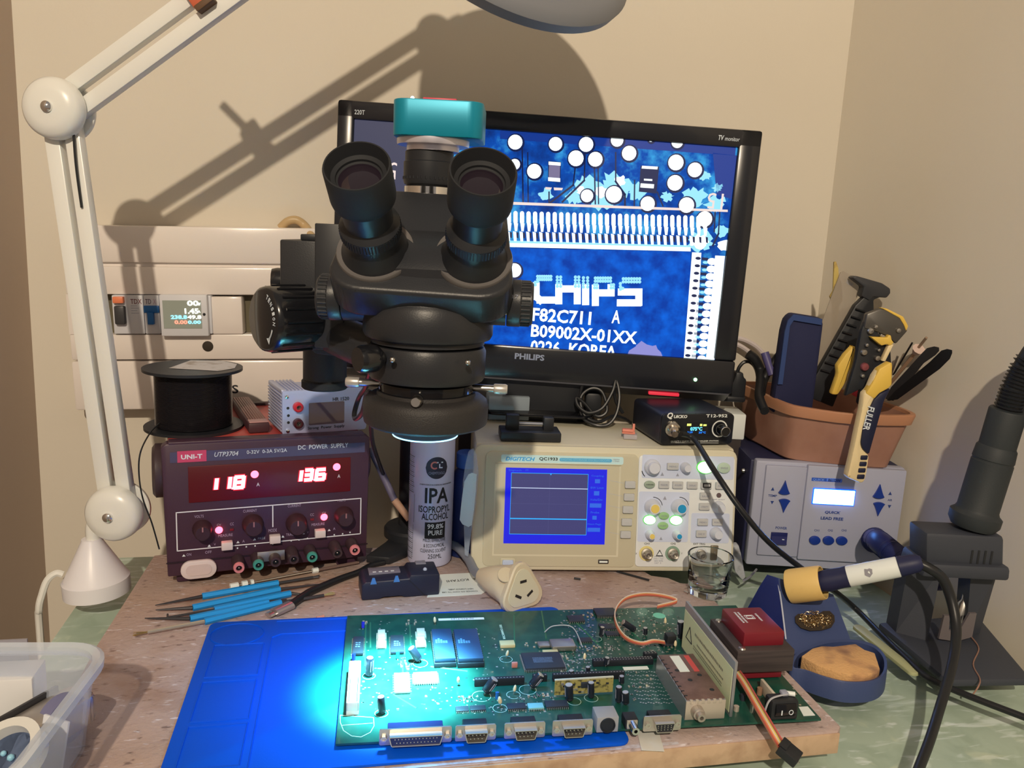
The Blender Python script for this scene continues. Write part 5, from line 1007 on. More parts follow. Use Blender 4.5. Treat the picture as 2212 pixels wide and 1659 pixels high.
b.raw(vs, [list(range(n))[::-1], list(range(n, 2*n))]+[(i, (i+1) % n, (i+1) % n+n, i+n) for i in range(n)], mat('brown grey guard', A(104, 92, 84), .5)); b.build('nozzle_guard', hs, 'brown grey nozzle guard')
b = MB(); b.M = Matrix.Translation(-ctr); b.tube([foot_at(2098, 1380)+Vector((0, 0, .002)), foot_at(2114, 1402)+Vector((0, 0, .0006)), foot_at(2102, 1436)+Vector((0, 0, .0006)), foot_at(2116, 1466)+Vector((0, 0, .0006)), foot_at(2114, 1482)+Vector((0, 0, .0004)), onz(2102, 1500, D2+.001)], .0007, mat('thin copper wire', A(176, 128, 100), .4, .4), 6); b.build('stray_wire', hs)
# hot air handle
yH = yM+.008
h1, h2, h3, h4, h5 = q3(2100, 1150, yH), q3(2106, 1118, yH), q3(2153, 968, yH), q3(2178, 885, yH-.004), q3(2194, 838, yH-.008)
hd_ = thing('hot_air_gun', 'black hot air gun standing upright in its stand by the right wall', 'hot air gun', h1)
HH_ = mat('matt black grip', A(44, 46, 44), .6, bump=(900, .1))
def rr_(p): return p-h1
ax = (h3-h2).normalized(); L = (h3-h2).length
b = MB(); b.lathe([(.020, -.010), (.0238, -.004), (.0240, .004), (.0205, .007), (.0192, .010), (.0192, L*.80), (.0186, L*.81), (.0186, L*.83), (.0192, L*.84), (.0184, L), (.017, L+.002)], HH_, rr_(h2), ax, 40); b.build('grip', hd_)
b = MB(); L2 = (h4-h3).length; b.lathe([(.0168, 0), (.0168, L2*.96), (.0160, L2), (.012, L2+.001)], HH_, rr_(h3), (h4-h3), 36); b.build('upper_grip', hd_)
hose = [h4, h5, q3(2216, 792, yH-.012), q3(2250, 748, yH-.018), q3(2296, 762, yH-.02), q3(2312, 860, yH-.02), q3(2312, 1050, yH-.01), q3(2296, 1250, yH+.0), q3(2270, 1330, yH+.02)]
b = MB(); b.tube([rr_(p) for p in hose], .0108, BLACK, 16, 8)
for i in range(15):
    t = i/15*2.4; j = int(t); p = hose[j].lerp(hose[j+1], t-j); d = (hose[j+1]-hose[j]).normalized(); b.lathe_closed([(.0112, -.0009), (.0136, 0), (.0112, .0009)], BLACK, rr_(p), d, 20)
b.build('coiled_sleeve', hd_)
def smooth(P, k=4):
    o = []; n = len(P)
    for i in range(n):
        a, b_, c, d = (P[(i+j-1) % n] for j in range(4))
        for q in range(k):
            t = q/k; o.append(tuple(.5*((2*b_[m])+(c[m]-a[m])*t+(2*a[m]-5*b_[m]+4*c[m]-d[m])*t*t+(3*b_[m]-a[m]-3*c[m]+d[m])*t**3) for m in range(2)))
    return o
# ================================================================== brown tub of tools on the hot air station
Bc = Vector((.348, .950, STZ))
PB = [(.318, 1.07), (.326, 1.03), (.337, .975), (.349, .957), (.391, .946), (.440, .940), (.456, .947), (.460, .985), (.444, 1.05), (.425, 1.08), (.37, 1.085), (.33, 1.085)]
PR = [(.313, 1.09), (.322, 1.035), (.334, .966), (.352, .943), (.397, .920), (.456, .926), (.474, .941), (.471, .985), (.452, 1.065), (.430, 1.10), (.37, 1.107), (.323, 1.107)]
PB = smooth(PB, 3); PR = smooth(PR, 3)
tf = Face((Bc.x, Bc.y, STZ), 0); TH = tf.uv(1855, 896, -.03)[1]
tub = thing('tool_tub', 'brown plastic tub full of tools on the hot air station', 'tub', (Bc.x, Bc.y, STZ+.0004))
TAN = mat('dusty brown plastic', A(168, 118, 90), .45, noise=(25, A(154, 104, 78), .4, .7)); RIM = mat('brown tub rim', A(184, 124, 84), .4)
pcx = sum(p[0] for p in PR)/len(PR); pcy = sum(p[1] for p in PR)/len(PR)
def rr3(x0, x1, y0, y1, r, z, n=6): return [(x, y, z) for x, y in rrect(x0, x1, y0, y1, r, n)]
def o_(e, z):
    t = min(max(z/TH, 0), 1); o = []
    for p, q in zip(PB, PR):
        x, y = p[0]+(q[0]-p[0])*t, p[1]+(q[1]-p[1])*t; d = Vector((x-pcx, y-pcy)); l = d.length; o.append((x+d.x/l*e-Bc.x, y+d.y/l*e-Bc.y, z))
    return o
b = MB(); loft(b, [o_(-.004, 0), o_(0, .003), o_(0, TH-.010), o_(0, TH), o_(-.0018, TH), o_(-.0018, .004)], TAN, cap=False)
vs = o_(-.004, 0); b.raw(vs, [list(range(len(vs)))[::-1]], TAN); vs = o_(-.0018, .004); b.raw(vs, [list(range(len(vs)))], TAN); b.build('tub_body', tub)
b = MB(); loft(b, [o_(.0002, TH-.013), o_(.0045, TH-.012), o_(.0048, TH-.001), o_(.0040, TH+.0008), o_(-.0018, TH+.0008), o_(-.0018, TH-.003), o_(.0002, TH-.003)], RIM, cap=False); b.build('rim', tub)
TY0 = Bc.y
def slab(pix, Y, t, m, name, label, cat, group=None, lean=0., bev=0.):
    """flat tool cut to its outline, of real thickness t, standing in the plane y = Y"""
    w_ = [ony(x, y, Y) for x, y in pix]; c = sum(w_, Vector())/len(w_); zb = min(p.z for p in w_); o = Vector((c.x, Y, zb))
    r = thing(name, label, cat, o, (0, 0, 0), group); b = MB(); b.prism([(p.x-o.x, p.z-o.z) for p in w_], 0, t, m, 'xz', bev)
    r['y0'] = Y; return r, b, o
PN = mat('navy pouch cloth', A(34, 36, 62), .8, bump=(1500, .2)); PNE = mat('blue pouch edging', A(44, 62, 100), .7)
cx_y = TY0+.045
r, b, o = slab([(1693, 716), (1700, 690), (1713, 677), (1776, 687), (1780, 700), (1754, 905), (1668, 892)], cx_y-.004, .022, PN, 'pouch', 'navy blue glasses pouch standing in the brown tub', 'pouch', bev=.004); b.build('pouch_body', r)
b = MB(); w_ = [ony(x, y, cx_y-.006)-o for x, y in ((1695, 716), (1702, 692), (1714, 679), (1776, 689), (1774, 702), (1714, 692), (1706, 704), (1690, 830), (1680, 830))]; b.prism([(p.x, p.z) for p in w_], -.003, 0, PNE, 'xz'); b.build('edging', r)
r, b, o = slab([(1802, 566), (1806, 565), (1811, 580), (1812, 598), (1818, 612), (1820, 650), (1812, 660), (1808, 780), (1797, 780), (1799, 660), (1793, 640), (1800, 628), (1801, 600)], cx_y+.026, .003, mat('tattered yellow wood', A(196, 164, 84), .7, noise=(90, A(150, 110, 60), .5, .7)), 'yellow_stick', 'tattered yellow wooden stick standing in the tub against the wall', 'stick'); b.build('stick_body', r)
r, b, o = slab([(1816, 588), (1823, 586), (1862, 608), (1863, 616), (1786, 790), (1752, 800), (1778, 690)], cx_y+.020, .002, mat('cloudy clear ruler', A(176, 156, 128), .3, alpha=.6), 'clear_ruler', 'cloudy clear plastic ruler leaning in the tub', 'ruler')
b.text('TODAY', ony(1841, 613, cx_y).x-o.x, ony(1858, 613, cx_y).x-o.x, ony(1850, 614, cx_y).z-o.z, .004, INKG, -.0001, rot=R(28)); b.build('ruler_body', r)
r, b, o = slab([(1893, 616), (1848, 660), (1762, 812), (1750, 860), (1800, 880), (1868, 706), (1889, 676), (1888, 648), (1908, 640)], cx_y+.004, .012, BLACK, 'caliper', 'black slide caliper with wide jaw head leaning in the tub', 'caliper', bev=.002); b.build('slide_beam', r)
b = MB(); w_ = [ony(x, y, cx_y)-o for x, y in ((1842, 600), (1852, 596), (1908, 612), (1926, 624), (1926, 634), (1918, 644), (1889, 642), (1880, 650), (1862, 640), (1868, 620))]; b.prism([(p.x, p.z) for p in w_], -.002, .014, mat('dark grey jaw', A(52, 50, 48), .45), 'xz', .002); b.build('jaw_head', r)
b = MB()
for i in range(9):
    p = ony(1858-i*9.5, 668+i*16.4, cx_y+.004)-o; b.cyl((p.x-.006, -.0012, p.z), (p.x+.006, -.0012, p.z-.003), .0014, GLOSSB, n=8)
b.build('grip_ribs', r)
# wire stripper hooked over the rim
WS = TY0-.037
wo_ = ony(1850, 1045, WS-.016)
ws = thing('wire_stripper', 'yellow and black wire stripper with one handle hanging outside the brown tub', 'wire stripper', wo_)
YEL = mat('yellow grip', A(226, 178, 70), .5); GRY = mat('gunmetal jaws', A(92, 84, 72), .4, .5); CRM = mat('worn cream yellow grip', A(232, 200, 140), .5)
def wpoly(b, pix, Y, t, m, bev=.001): b.prism([((p:=ony(x, y, Y)).x-wo_.x, p.z-wo_.z) for x, y in pix], Y-wo_.y, Y-wo_.y+t, m, 'xz', bev)
Z3 = lambda x, y: (1560+x/3.191, 540+y/3.191); z3 = lambda L: [Z3(*q) for q in L]
YF = WS-.004
b = MB(); wpoly(b, z3([(1000, 440), (1085, 408), (1130, 405), (1245, 465), (1278, 520), (1280, 560), (1200, 650), (1150, 600), (1060, 560), (980, 540)]), YF+.004, .010, GRY, .002); wpoly(b, z3([(1105, 403), (1135, 403), (1250, 460), (1285, 525), (1270, 560), (1255, 520), (1225, 470)]), YF+.003, .012, YEL); b.build('jaw_head', ws)
b = MB(); wpoly(b, z3([(990, 480), (1070, 560), (1165, 700), (1170, 790), (1080, 860), (1010, 1010), (985, 1100), (940, 1060), (960, 960), (850, 1010), (890, 880), (925, 760), (960, 560)]), YF+.006, .010, BLACK, .002); b.build('frame', ws)
b = MB(); wpoly(b, z3([(1025, 600), (1140, 605), (1150, 585), (1165, 590), (1170, 620), (1185, 640), (1160, 660), (1135, 650), (1100, 660)]), YF-.002, .008, YEL); wpoly(b, z3([(1150, 655), (1185, 650), (1125, 770), (1100, 765)]), YF-.001, .007, CRM); b.build('adjuster', ws)
for x, y, rr, m in ((1025, 558, 22, STEEL), (1060, 530, 14, STEEL), (980, 705, 22, DULLST), (1072, 746, 20, DULLST), (986, 807, 28, mat('red rivet', A(150, 80, 76), .4, .5)), (998, 655, 13, STEEL), (1080, 690, 11, STEEL), (970, 868, 14, DULLST), (1096, 588, 10, STEEL), (1216, 555, 18, DULLST)):
    p = ony(*Z3(x, y), YF+.003)-wo_; b = MB(); k = 1/3.191/ppm(wo_); b.lathe([(0, -.0015), (rr*k*.8, -.0012), (rr*k, 0), (rr*k, .006)], m, (p.x, YF+.003-wo_.y, p.z), (0, 1, 0), 18); b.build('rivet', ws)
b = MB(); wpoly(b, z3([(905, 662), (920, 668), (928, 720), (915, 780), (868, 860), (866, 900), (800, 1003), (752, 998), (800, 860), (795, 800), (850, 720)]), YF+.030, .012, YEL, .003); b.build('handle', ws, 'short yellow handle inside the tub')
b = MB(); wpoly(b, z3([(1160, 775), (1176, 782), (1172, 930), (1150, 955), (1085, 990), (1050, 1030), (1010, 1130), (985, 1230), (958, 1330), (968, 1370), (1010, 1410), (1016, 1430), (1000, 1540), (985, 1600), (960, 1612), (870, 1575), (862, 1560), (900, 1400), (935, 1230), (965, 1090), (978, 990), (1010, 965), (1050, 870), (1085, 820)]), YF-.022, .014, CRM, .003); 
for q in ([(1085, 820), (1160, 775), (1176, 782), (1172, 930), (1150, 955), (1085, 990), (1050, 1030), (990, 990), (1030, 930)],): wpoly(b, z3(q), YF-.0228, .012, YEL, .002)
hd2 = b.build('handle', ws, 'long yellow handle hanging outside')
b = MB(); wpoly(b, z3([(1166, 955), (1120, 1040), (1016, 1410), (1000, 1405), (968, 1370), (958, 1330), (970, 1230), (1010, 1110), (1050, 1030), (1090, 990)]), YF-.0238, .010, mat('navy black grip inlay', A(28, 30, 50), .55), .002)
for i in range(4): wpoly(b, z3([(x, y+i*44) for x, y in ((960-i*8, 1418), (1008-i*7, 1418), (1002-i*7, 1448), (955-i*8, 1448))]), YF-.0236, .004, mat('navy black grip inlay', A(28, 30, 50)), .001)
p0, p1 = ony(*Z3(1030, 1080), YF-.024)-wo_, ony(*Z3(990, 1240), YF-.024)-wo_; L = (p1-p0).length; c_ = (p0+p1)/2; bb = MB(); bb.text('FULLER', -L/2, L/2, 0, .0075, INKW, 0, bold=.02, shear=.15)
a_ = math.atan2(p1.z-p0.z, p1.x-p0.x); bb.V = [Vector((c_.x+v.x*math.cos(a_)-v.z*math.sin(a_), YF-.0240-wo_.y+v.y, c_.z+v.x*math.sin(a_)+v.z*math.cos(a_))) for v in bb.V]; b.raw(bb.V, bb.F, INKW)
b.build('grip_inlay', hd2)
# slimmer tools
def stick(name, label, cat, p, q, Y0_, Y1_, r, m, n=10, group=None, tip=None):
    a, c = ony(*p, Y0_), ony(*q, Y1_); t = thing(name, label, cat, a, (0, 0, 0), group); b = MB(); b.tube([(0, 0, 0), tuple(c-a)], r, m, n, 1); o = b.build('shaft', t)
    if tip: b = MB(); d = (c-a); b.tube([tuple(d*.93), tuple(d*1.0), tuple(d*1.03)], [tip[0], tip[1]], tip[2], n, 1); b.build('tip', t)
    return t
FB = mat('black tool steel', A(36, 34, 32), .45, .3)
def bar(name, label, cat, pix, Y, t, m, group=None, Y1=None):
    if Y1 is None: r, b, o = slab(pix, Y, t, m, name, label, cat, group, bev=.001); b.build('bar', r); return r
    xs = [p[0] for p in pix]; w_ = [ony(x, y, Y+(Y1-Y)*(x-min(xs))/(max(xs)-min(xs))) for x, y in pix]; o = sum(w_, Vector())/len(w_); r = thing(name, label, cat, o, (0, 0, 0), group)
    b = MB(); n = len(w_); b.raw([p-o for p in w_]+[p-o+Vector((-.001, t, 0)) for p in w_], [list(range(n))[::-1], list(range(n, 2*n))]+[(i, (i+1) % n, (i+1) % n+n, i+n) for i in range(n)], m); b.build('bar', r); return r
bar('tweezers', 'upper of two black flat tweezers leaning right out of the tub', 'tweezers', z3([(1495, 672), (1480, 668), (1430, 680), (1390, 720), (1180, 950), (1140, 1030), (1180, 1040), (1390, 780), (1470, 725), (1496, 696)]), .972, .004, mat('dark grey tool steel', A(58, 54, 50), .45, .2), 'black tweezers in the tub', .895)
bar('tweezers', 'lower longest black flat tweezers leaning right out of the tub', 'tweezers', z3([(1585, 690), (1570, 686), (1530, 697), (1450, 775), (1210, 975), (1150, 1040), (1210, 1030), (1500, 820), (1570, 750), (1586, 710)]), .962, .004, FB, 'black tweezers in the tub', .868)
stick('paint_brush', 'brown handled brush leaning right in the tub behind the tweezers', 'brush', Z3(1170, 900), Z3(1408, 604), 1.0, .93, .0016, mat('brown brush handle', A(140, 112, 84), .5))
stick('thin_probe', 'thin dark probe leaning right beside the brown handled brush', 'probe', Z3(1180, 860), Z3(1310, 640), 1.0, .955, .0011, FB)
stick('soft_brush', 'brush with pale pink soft bristles leaning right in the tub', 'brush', Z3(1150, 930), Z3(1350, 690), 1.0, .945, .0020, mat('tan brush stem', A(176, 136, 100), .5), tip=(.0045, .0075, mat('pale pink bristles', A(206, 172, 146), .9)))
stick('steel_pick', 'silver pick leaning in the tub close to the stripper jaws', 'pick', Z3(1120, 980), Z3(1210, 730), 1.0, .985, .0014, STEEL)
bar('red_handle', 'short red plastic piece low in the tub beside the stripper', 'handle', z3([(965, 945), (900, 1000), (930, 1015), (960, 1010)]), TY0+.006, .006, mat('red plastic', A(186, 46, 50), .4))
b = MB(); pc = [(1613, 762), (1622, 772), (1634, 800), (1641, 830), (1640, 850), (1652, 860)]
ck = thing('black_clamp', 'black curved clamp hooked over the left rim of the brown tub', 'clamp', ony(1640, 840, TY0+.05)); co_ = Vector(ck.location)
b.tube([tuple(ony(x, y, Y)-co_) for x, y, Y in ((1616, 765, 1.03), (1630, 776, 1.03), (1642, 800, 1.03), (1642, 830, 1.01), (1640, 858, .985), (1652, 888, .955))], [.0065, .0055], FB, 10); b.tube([tuple(ony(x, y, Y)-co_) for x, y, Y in ((1688, 762, 1.02), (1668, 788, 1.02), (1650, 820, 1.02), (1644, 850, 1.0))], .0055, FB, 10); b.build('clamp_body', ck)
stick('marker_pen', 'dull purple pen standing at the left end of the tub', 'pen', (1668, 810), (1652, 762), cx_y+.02, cx_y+.03, .0052, mat('dull purple plastic', A(84, 74, 108), .45), 14)

# ================================================================== soldering iron holder, iron, stick, glass
STB = mat('blue grey moulded stand', A(58, 68, 98), .5, bump=(700, .06)); STN = mat('deep blue side', A(30, 44, 104), .5)
Z9 = lambda x, y: (1600+x/3.464, 1180+y/3.464)
tc_ = onz(1808, 1478, DZ); 
ist = thing('iron_holder', 'blue soldering iron holder with yellow funnel, brass wool and a sponge', 'stand', tc_)
def ir(p): return Vector(p)-tc_
b = MB(); ZR = .020                                           # tray height
def tz(x, y, z): p = onz(x, y, z); return (p.x-tc_.x, p.y-tc_.y)
tr = [(1708, 1440), (1712, 1420), (1728, 1404), (1780, 1384), (1840, 1380), (1885, 1390), (1908, 1408), (1917, 1428), (1914, 1452), (1895, 1468), (1862, 1474), (1820, 1472), (1775, 1460), (1735, 1446)]
top = [tz(x, y, DZ+ZR) for x, y in tr]; top = smooth(top); cxm = sum(p[0] for p in top)/len(top); cym = sum(p[1] for p in top)/len(top)
inn = [(cxm+(x-cxm)*.93, cym+(y-cym)*.90) for x, y in top]; out = [(cxm+(x-cxm)*1.0, cym+(y-cym)*1.0) for x, y in top]; bot = [(cxm+(x-cxm)*1.01, cym+(y-cym)*1.01) for x, y in top]
loft(b, [[(x, y, .0004) for x, y in bot], [(x, y, ZR-.001) for x, y in out], [(cxm+(x-cxm)*.985, cym+(y-cym)*.98, ZR) for x, y in top], [(x, y, ZR-.001) for x, y in inn], [(x, y, .006) for x, y in inn]], STB, cap=False)
b.raw([(x, y, .006) for x, y in inn], [list(range(len(inn)))], STB); b.raw([(x, y, .0004) for x, y in bot], [list(range(len(bot)))[::-1]], STB); b.build('sponge_tray', ist)
SPG = mat('yellow sponge', A(214, 160, 98), .9, noise=(26, A(196, 142, 90), .45, .62), bump=(500, .5))
nt = SPG.node_tree; bs = nt.nodes['Principled BSDF']; src = bs.inputs['Base Color'].links[0].from_socket; tc = nt.nodes.new('ShaderNodeTexCoord'); gr = nt.nodes.new('ShaderNodeTexNoise'); gr.inputs['Scale'].default_value = 34; mr_ = nt.nodes.new('ShaderNodeMapRange'); mr_.inputs[1].default_value = .50; mr_.inputs[2].default_value = .66; mr_.inputs[4].default_value = .75; mx = nt.nodes.new('ShaderNodeMix'); mx.data_type = 'RGBA'; mx.inputs[7].default_value = (*A(120, 84, 66), 1)
nt.links.new(tc.outputs['Object'], gr.inputs[0]); nt.links.new(gr.outputs[0], mr_.inputs[0]); nt.links.new(mr_.outputs[0], mx.inputs[0]); nt.links.new(src, mx.inputs[6]); nt.links.new(mx.outputs[2], bs.inputs['Base Color'])
sp_px = [(1731, 1417), (1755, 1400), (1775, 1395), (1800, 1396), (1840, 1391), (1848, 1390), (1868, 1403), (1890, 1410), (1896, 1428), (1901, 1444), (1896, 1452), (1870, 1459), (1835, 1457), (1800, 1449), (1765, 1437)]
b = MB(); b.prism([tz(x, y, DZ+ZR+.003) for x, y in sp_px], .0062, ZR+.003, SPG, 'xy', .0012); o = b.build('sponge'); o.location = tc_; tag(o, 'scorched yellow cleaning sponge in the tray of the blue holder', 'sponge')
# sloping wedge
zTop = DZ+.074
q_tl, q_tr = (1681, 1249), (1800, 1284); q_bl, q_br = (1702, 1420), (1852, 1392)
bl3, br3 = onz(*q_bl, DZ+.010), onz(*q_br, DZ+.020); br3.z = DZ+.010
Yt = (bl3.y+br3.y)/2+.058
tl3, tr3 = ony(*q_tl, Yt), ony(*q_tr, Yt+.004)
bb_l = Vector((bl3.x-.004, Yt+.05, DZ+.0004)); bb_r = Vector((tr3.x+.01, Yt+.052, DZ+.0004))
side = onz(1622, 1310, DZ+.02)
vs = [bl3, br3, tr3, tl3, Vector((bl3.x-.002, bl3.y, DZ+.0004)), Vector((br3.x+.002, br3.y, DZ+.0004)), bb_r, bb_l, Vector((tl3.x-.004, Yt+.022, tl3.z-.006)), Vector((tr3.x, Yt+.022, tr3.z-.006))]
b = MB(); vv = [ir(p) for p in vs]; b.raw(vv, [(0, 1, 2, 3), (4, 5, 1, 0), (5, 6, 9, 2, 1), (3, 2, 9, 8), (8, 9, 6, 7), (4, 7, 6, 5)], STB)
sdl = [bl3, tl3, Vector((tl3.x-.004, Yt+.022, tl3.z-.006))]
sl_ = ony(1640, 1268, Yt+.03); sl2 = ony(1622, 1310, Yt+.03)
b.raw([ir(p) for p in (vs[4], bl3, tl3, vs[8], Vector((sl_.x, sl_.y, sl_.z)), Vector((sl2.x-.004, sl2.y, DZ+.012)), bb_l+Vector((-.012, 0, 0)))], [(0, 6, 5, 4, 3, 2, 1)], STN)
b.raw([ir(p) for p in (vs[8], sl_, Vector((sl2.x-.004, sl2.y, DZ+.012)), bb_l+Vector((-.012, 0, 0)), bb_l)], [(0, 1, 2, 3, 4)], STN); wedge = b.build('sloping_body', ist)
nrm = (br3-bl3).cross(tl3-bl3).normalized(); nrm = nrm if nrm.y < 0 else -nrm
exy = (br3-bl3).normalized(); ezz = nrm.cross(exy).normalized(); ezz = ezz if ezz.z > 0 else -ezz
# worn white edge
b = MB(); b.tube([ir(tl3-Vector((0, .0005, .004))), ir(tl3.lerp(bl3, .3)-Vector((0, .0006, 0))), ir(tl3.lerp(bl3, .78)-Vector((0, .0006, 0)))], .0008, mat('worn pale edge', A(186, 182, 180), .7), 6); b.build('worn_edge', wedge)
hole = [onp(x, y, bl3, nrm) for x, y in ((1717, 1332), (1724, 1326), (1745, 1329), (1765, 1328), (1778, 1320), (1792, 1320), (1802, 1330), (1803, 1343), (1795, 1356), (1775, 1362), (1750, 1363), (1730, 1357), (1718, 1345))]
b = MB(); hc_ = sum(hole, Vector())/len(hole); b.raw([ir(p+nrm*.0004) for p in hole], [list(range(len(hole)))], mat('dark brass hollow', A(46, 34, 22), .7)); b.build('wool_opening', wedge)
b = MB(); rn = random.Random(11)
for i in range(110):
    a = rn.uniform(0, 6.28); d = rn.random()**.5*.95; c = hc_ + (hole[0]-hc_)*0 + exy*(math.cos(a)*d*.0180) + ezz*(math.sin(a)*d*.0080) + nrm*rn.uniform(.0002, .0016)
    t0 = rn.uniform(0, 6.28); rr_2 = rn.uniform(.0012, .0026); b.tube([ir(c + exy*rr_2*math.cos(t0+k*.9) + ezz*rr_2*math.sin(t0+k*.9)*.8 + nrm*.0004*math.sin(k*2)) for k in range(6)], .00022, mat('bright brass shaving', (.62, .46, .26), .25, 1), 4, 3)
b.build('brass_wool', ist, 'tangled brass wool', 'stuff')
# funnel
f0 = ony(1712, 1266, Yt-.012); f1 = ony(1778, 1258, Yt-.026); fd_ = (f1-f0).normalized(); LF = (f1-f0).length
FUN = mat('yellow funnel plastic', A(224, 180, 100), .5, noise=(40, A(200, 150, 76), .55, .75))
b = MB(); b.lathe_closed([(.0135, -LF*.14), (.0165, -LF*.10), (.0170, 0), (.0166, LF*.95), (.0160, LF*1.0), (.0148, LF*1.0), (.0150, LF*.2), (.0130, 0)], FUN, ir(f0), fd_, 36)
b.lathe([(0, -LF*.15), (.0140, -LF*.14)], FUN, ir(f0), fd_, 36); b.build('funnel', ist)
i0 = f0.lerp(f1, .55); g0 = ony(1829, 1241, Yt-.032); g1 = ony(1942, 1224, Yt-.046); g2 = ony(1985, 1224, Yt-.052)
iron = thing('soldering_iron', 'black soldering iron with white grip resting in the yellow funnel', 'soldering iron', i0)
def io(p): return Vector(p)-i0
ad_ = (g1-i0).normalized(); l0 = (g0-i0).length; l1 = (g1-i0).length; l2 = (g2-i0).length
IRB = mat('dark navy handle', A(32, 34, 60), .5)
b = MB(); b.lathe([(0, -.008), (.006, -.006), (.0085, 0), (.0100, l0*.3), (.0108, l0*.5), (.0100, l0*.85), (.0104, l0), (.009, l0+.001)], IRB, io(i0), ad_, 28); b.build('handle', iron)
b = MB(); b.lathe([(.008, l0-.001), (.0098, l0), (.0102, l0+.002), (.0098, l1-.001), (.0085, l1)], WHITE, io(i0), ad_, 32); wg = b.build('white_grip', iron)
q = ad_.to_track_quat('Z', 'Y').to_matrix(); b = MB(); rn = random.Random(4)
mid_ = i0.lerp(g0, .5); vd = (CC-g0).normalized(); sdv = (vd-ad_*vd.dot(ad_)).normalized(); sp2 = ad_.cross(sdv)
vs = []
for k in range(12):
    a = 2*math.pi*k/12; u = l0+(l1-l0)*(.42+.09*math.cos(a)*rn.uniform(.7, 1.3)); th = R(22)*math.sin(a)*rn.uniform(.7, 1.3); vs.append(io(i0)+ad_*u+(sdv*math.cos(th)+sp2*math.sin(th))*.0104)
b.raw(vs, [list(range(12))], mat('grey scorch', A(140, 132, 126), .7)); b.build('scorch_mark', wg)
b = MB(); b.lathe([(.0085, l1-.001), (.0098, l1+.0005), (.0092, l1+(l2-l1)*.5), (.0082, l2), (.006, l2+.004)], IRB, io(i0), ad_, 28); b.build('rear_sleeve', iron)
cab = [i0+ad_*l2, ony(2008, 1228, Yt-.056), ony(2036, 1250, Yt-.060), ony(2055, 1296, Yt-.066), ony(2065, 1350, Yt-.078), ony(2063, 1400, Yt-.095), ony(2052, 1455, Yt-.12), onz(2030, 1530, DZ+.016), onz(2008, 1600, DZ+.010), onz(1982, 1668, DZ+.0055), onz(1940, 1780, DZ+.0045), onz(1860, 1900, DZ+.0045)]
b = MB(); b.tube([io(p) for p in cab], [.0050, .0038], CABLE, 12); b.build('iron_cord', iron)
# flat stick
s0, s1 = onz(1848, 1356, DZ), onz(1979, 1462, DZ); d = s1-s0; L = d.length
stp = MB(); stp.prism(rrect(0, L, -.0058, .0058, .0055, 6), .0004, .0040, mat('waxy yellow green stick', A(170, 164, 112), .4), 'xy', .0006); o = stp.build('glue_stick'); o.location = s0; o.rotation_euler = (0, 0, math.atan2(d.y, d.x)); tag(o, 'waxy yellow green flat stick lying between the iron holder and black stand', 'stick')
# glass
gb = onz(1537, 1300, 0); gr_ = .0205; gc_ = Vector((gb.x, gb.y+gr_, 0)); gt = Face((gc_.x, gc_.y, 0), 0).uv(1540, 1198)[1]; gR = 49/ppm(gc_+Vector((0, 0, gt)))
gl = thing('shot_glass', 'small clear shot glass with black fern print before the oscilloscope', 'glass', gc_)
b = MB(); b.lathe_closed([(0.0001, .0005), (gr_*.93, .0005), (gr_, .002), (gr_+(gR-gr_)*.5, gt*.5), (gR, gt-.001), (gR-.0008, gt), (gR-.0022, gt-.0006), (gr_+(gR-gr_)*.5-.0024, gt*.5), (gr_-.0035, .016), (gr_-.007, .0125), (.0001, .012)], GLASS, n=56); b.build('glass_body', gl)
b = MB(); rn = random.Random(2); FRN = mat('black fern print', A(20, 24, 22), .5)
def gp(th, z): r = gr_+(gR-gr_)*z/gt+.00035; return (r*math.cos(th), r*math.sin(th), z)
th0 = R(-32)
for i in range(13):
    z = .012+i*.0030; t_ = th0+.10*math.sin(i*.25)+i*.012; wl_ = .15*(1-i/15)
    for s in (-1, 1): b.raw([gp(t_, z), gp(t_+s*wl_*.5, z+.0030), gp(t_+s*wl_, z+.0026), gp(t_+s*wl_*.5, z+.0004)], [(0, 1, 2, 3)], FRN)
b.build('fern_print', gl)
# white plug leaning beside the scope
wp_ = onz(1604, 1254, DZ); wpo = thing('white_usb_plug', 'worn white plastic plug leaning between the oscilloscope and hot air station', 'plug', wp_)
b = MB(); w_ = [ony(x, y, wp_.y)-wp_ for x, y in ((1580, 1180), (1596, 1178), (1601, 1196), (1611, 1248), (1604, 1254), (1588, 1236))]; b.prism([(p.x, p.z) for p in w_], 0, .012, mat('dirty white plastic', A(176, 170, 160), .5, noise=(60, A(120, 112, 100), .5, .7)), 'xz', .0015); b.build('plug_body', wpo)
b = MB(); b.tube([tuple(p-wp_) for p in (onz(1606, 1255, DZ+.004), onz(1620, 1246, DZ+.002), onz(1634, 1230, DZ+.003))], .0014, mat('grey thin lead', A(130, 124, 116), .5), 6); b.build('lead', wpo)
# ================================================================== spray can
cb = onz(922, 1229, 0); cR = .0250; cC = Vector((cb.x, cb.y+cR, 0))
CANW = mat('pale lilac can paint', A(196, 190, 212), .3, .1)
can = thing('spray_can', 'white alcohol spray can with black lettering standing under the microscope', 'spray can', cC)
cH = .150
b = MB(); b.lathe([(.021, .0003), (cR-.001, .0015), (cR, .004), (cR, cH), (cR-.002, cH+.003), (cR-.001, cH+.004), (.021, cH+.010), (.012, cH+.017), (.011, cH+.018), (.0, cH+.018)], CANW, n=64); cbody = b.build('can_body', can)
def cuv(px, py):
    d = ray(px, py); o = CC-cC; A_ = d.x*d.x+d.y*d.y; B_ = 2*(o.x*d.x+o.y*d.y); C_ = o.x*o.x+o.y*o.y-cR*cR; D_ = max(B_*B_-4*A_*C_, 0); t = (-B_-math.sqrt(D_))/(2*A_); p = o+d*t
    return math.atan2(p.x, -p.y)*cR, p.z
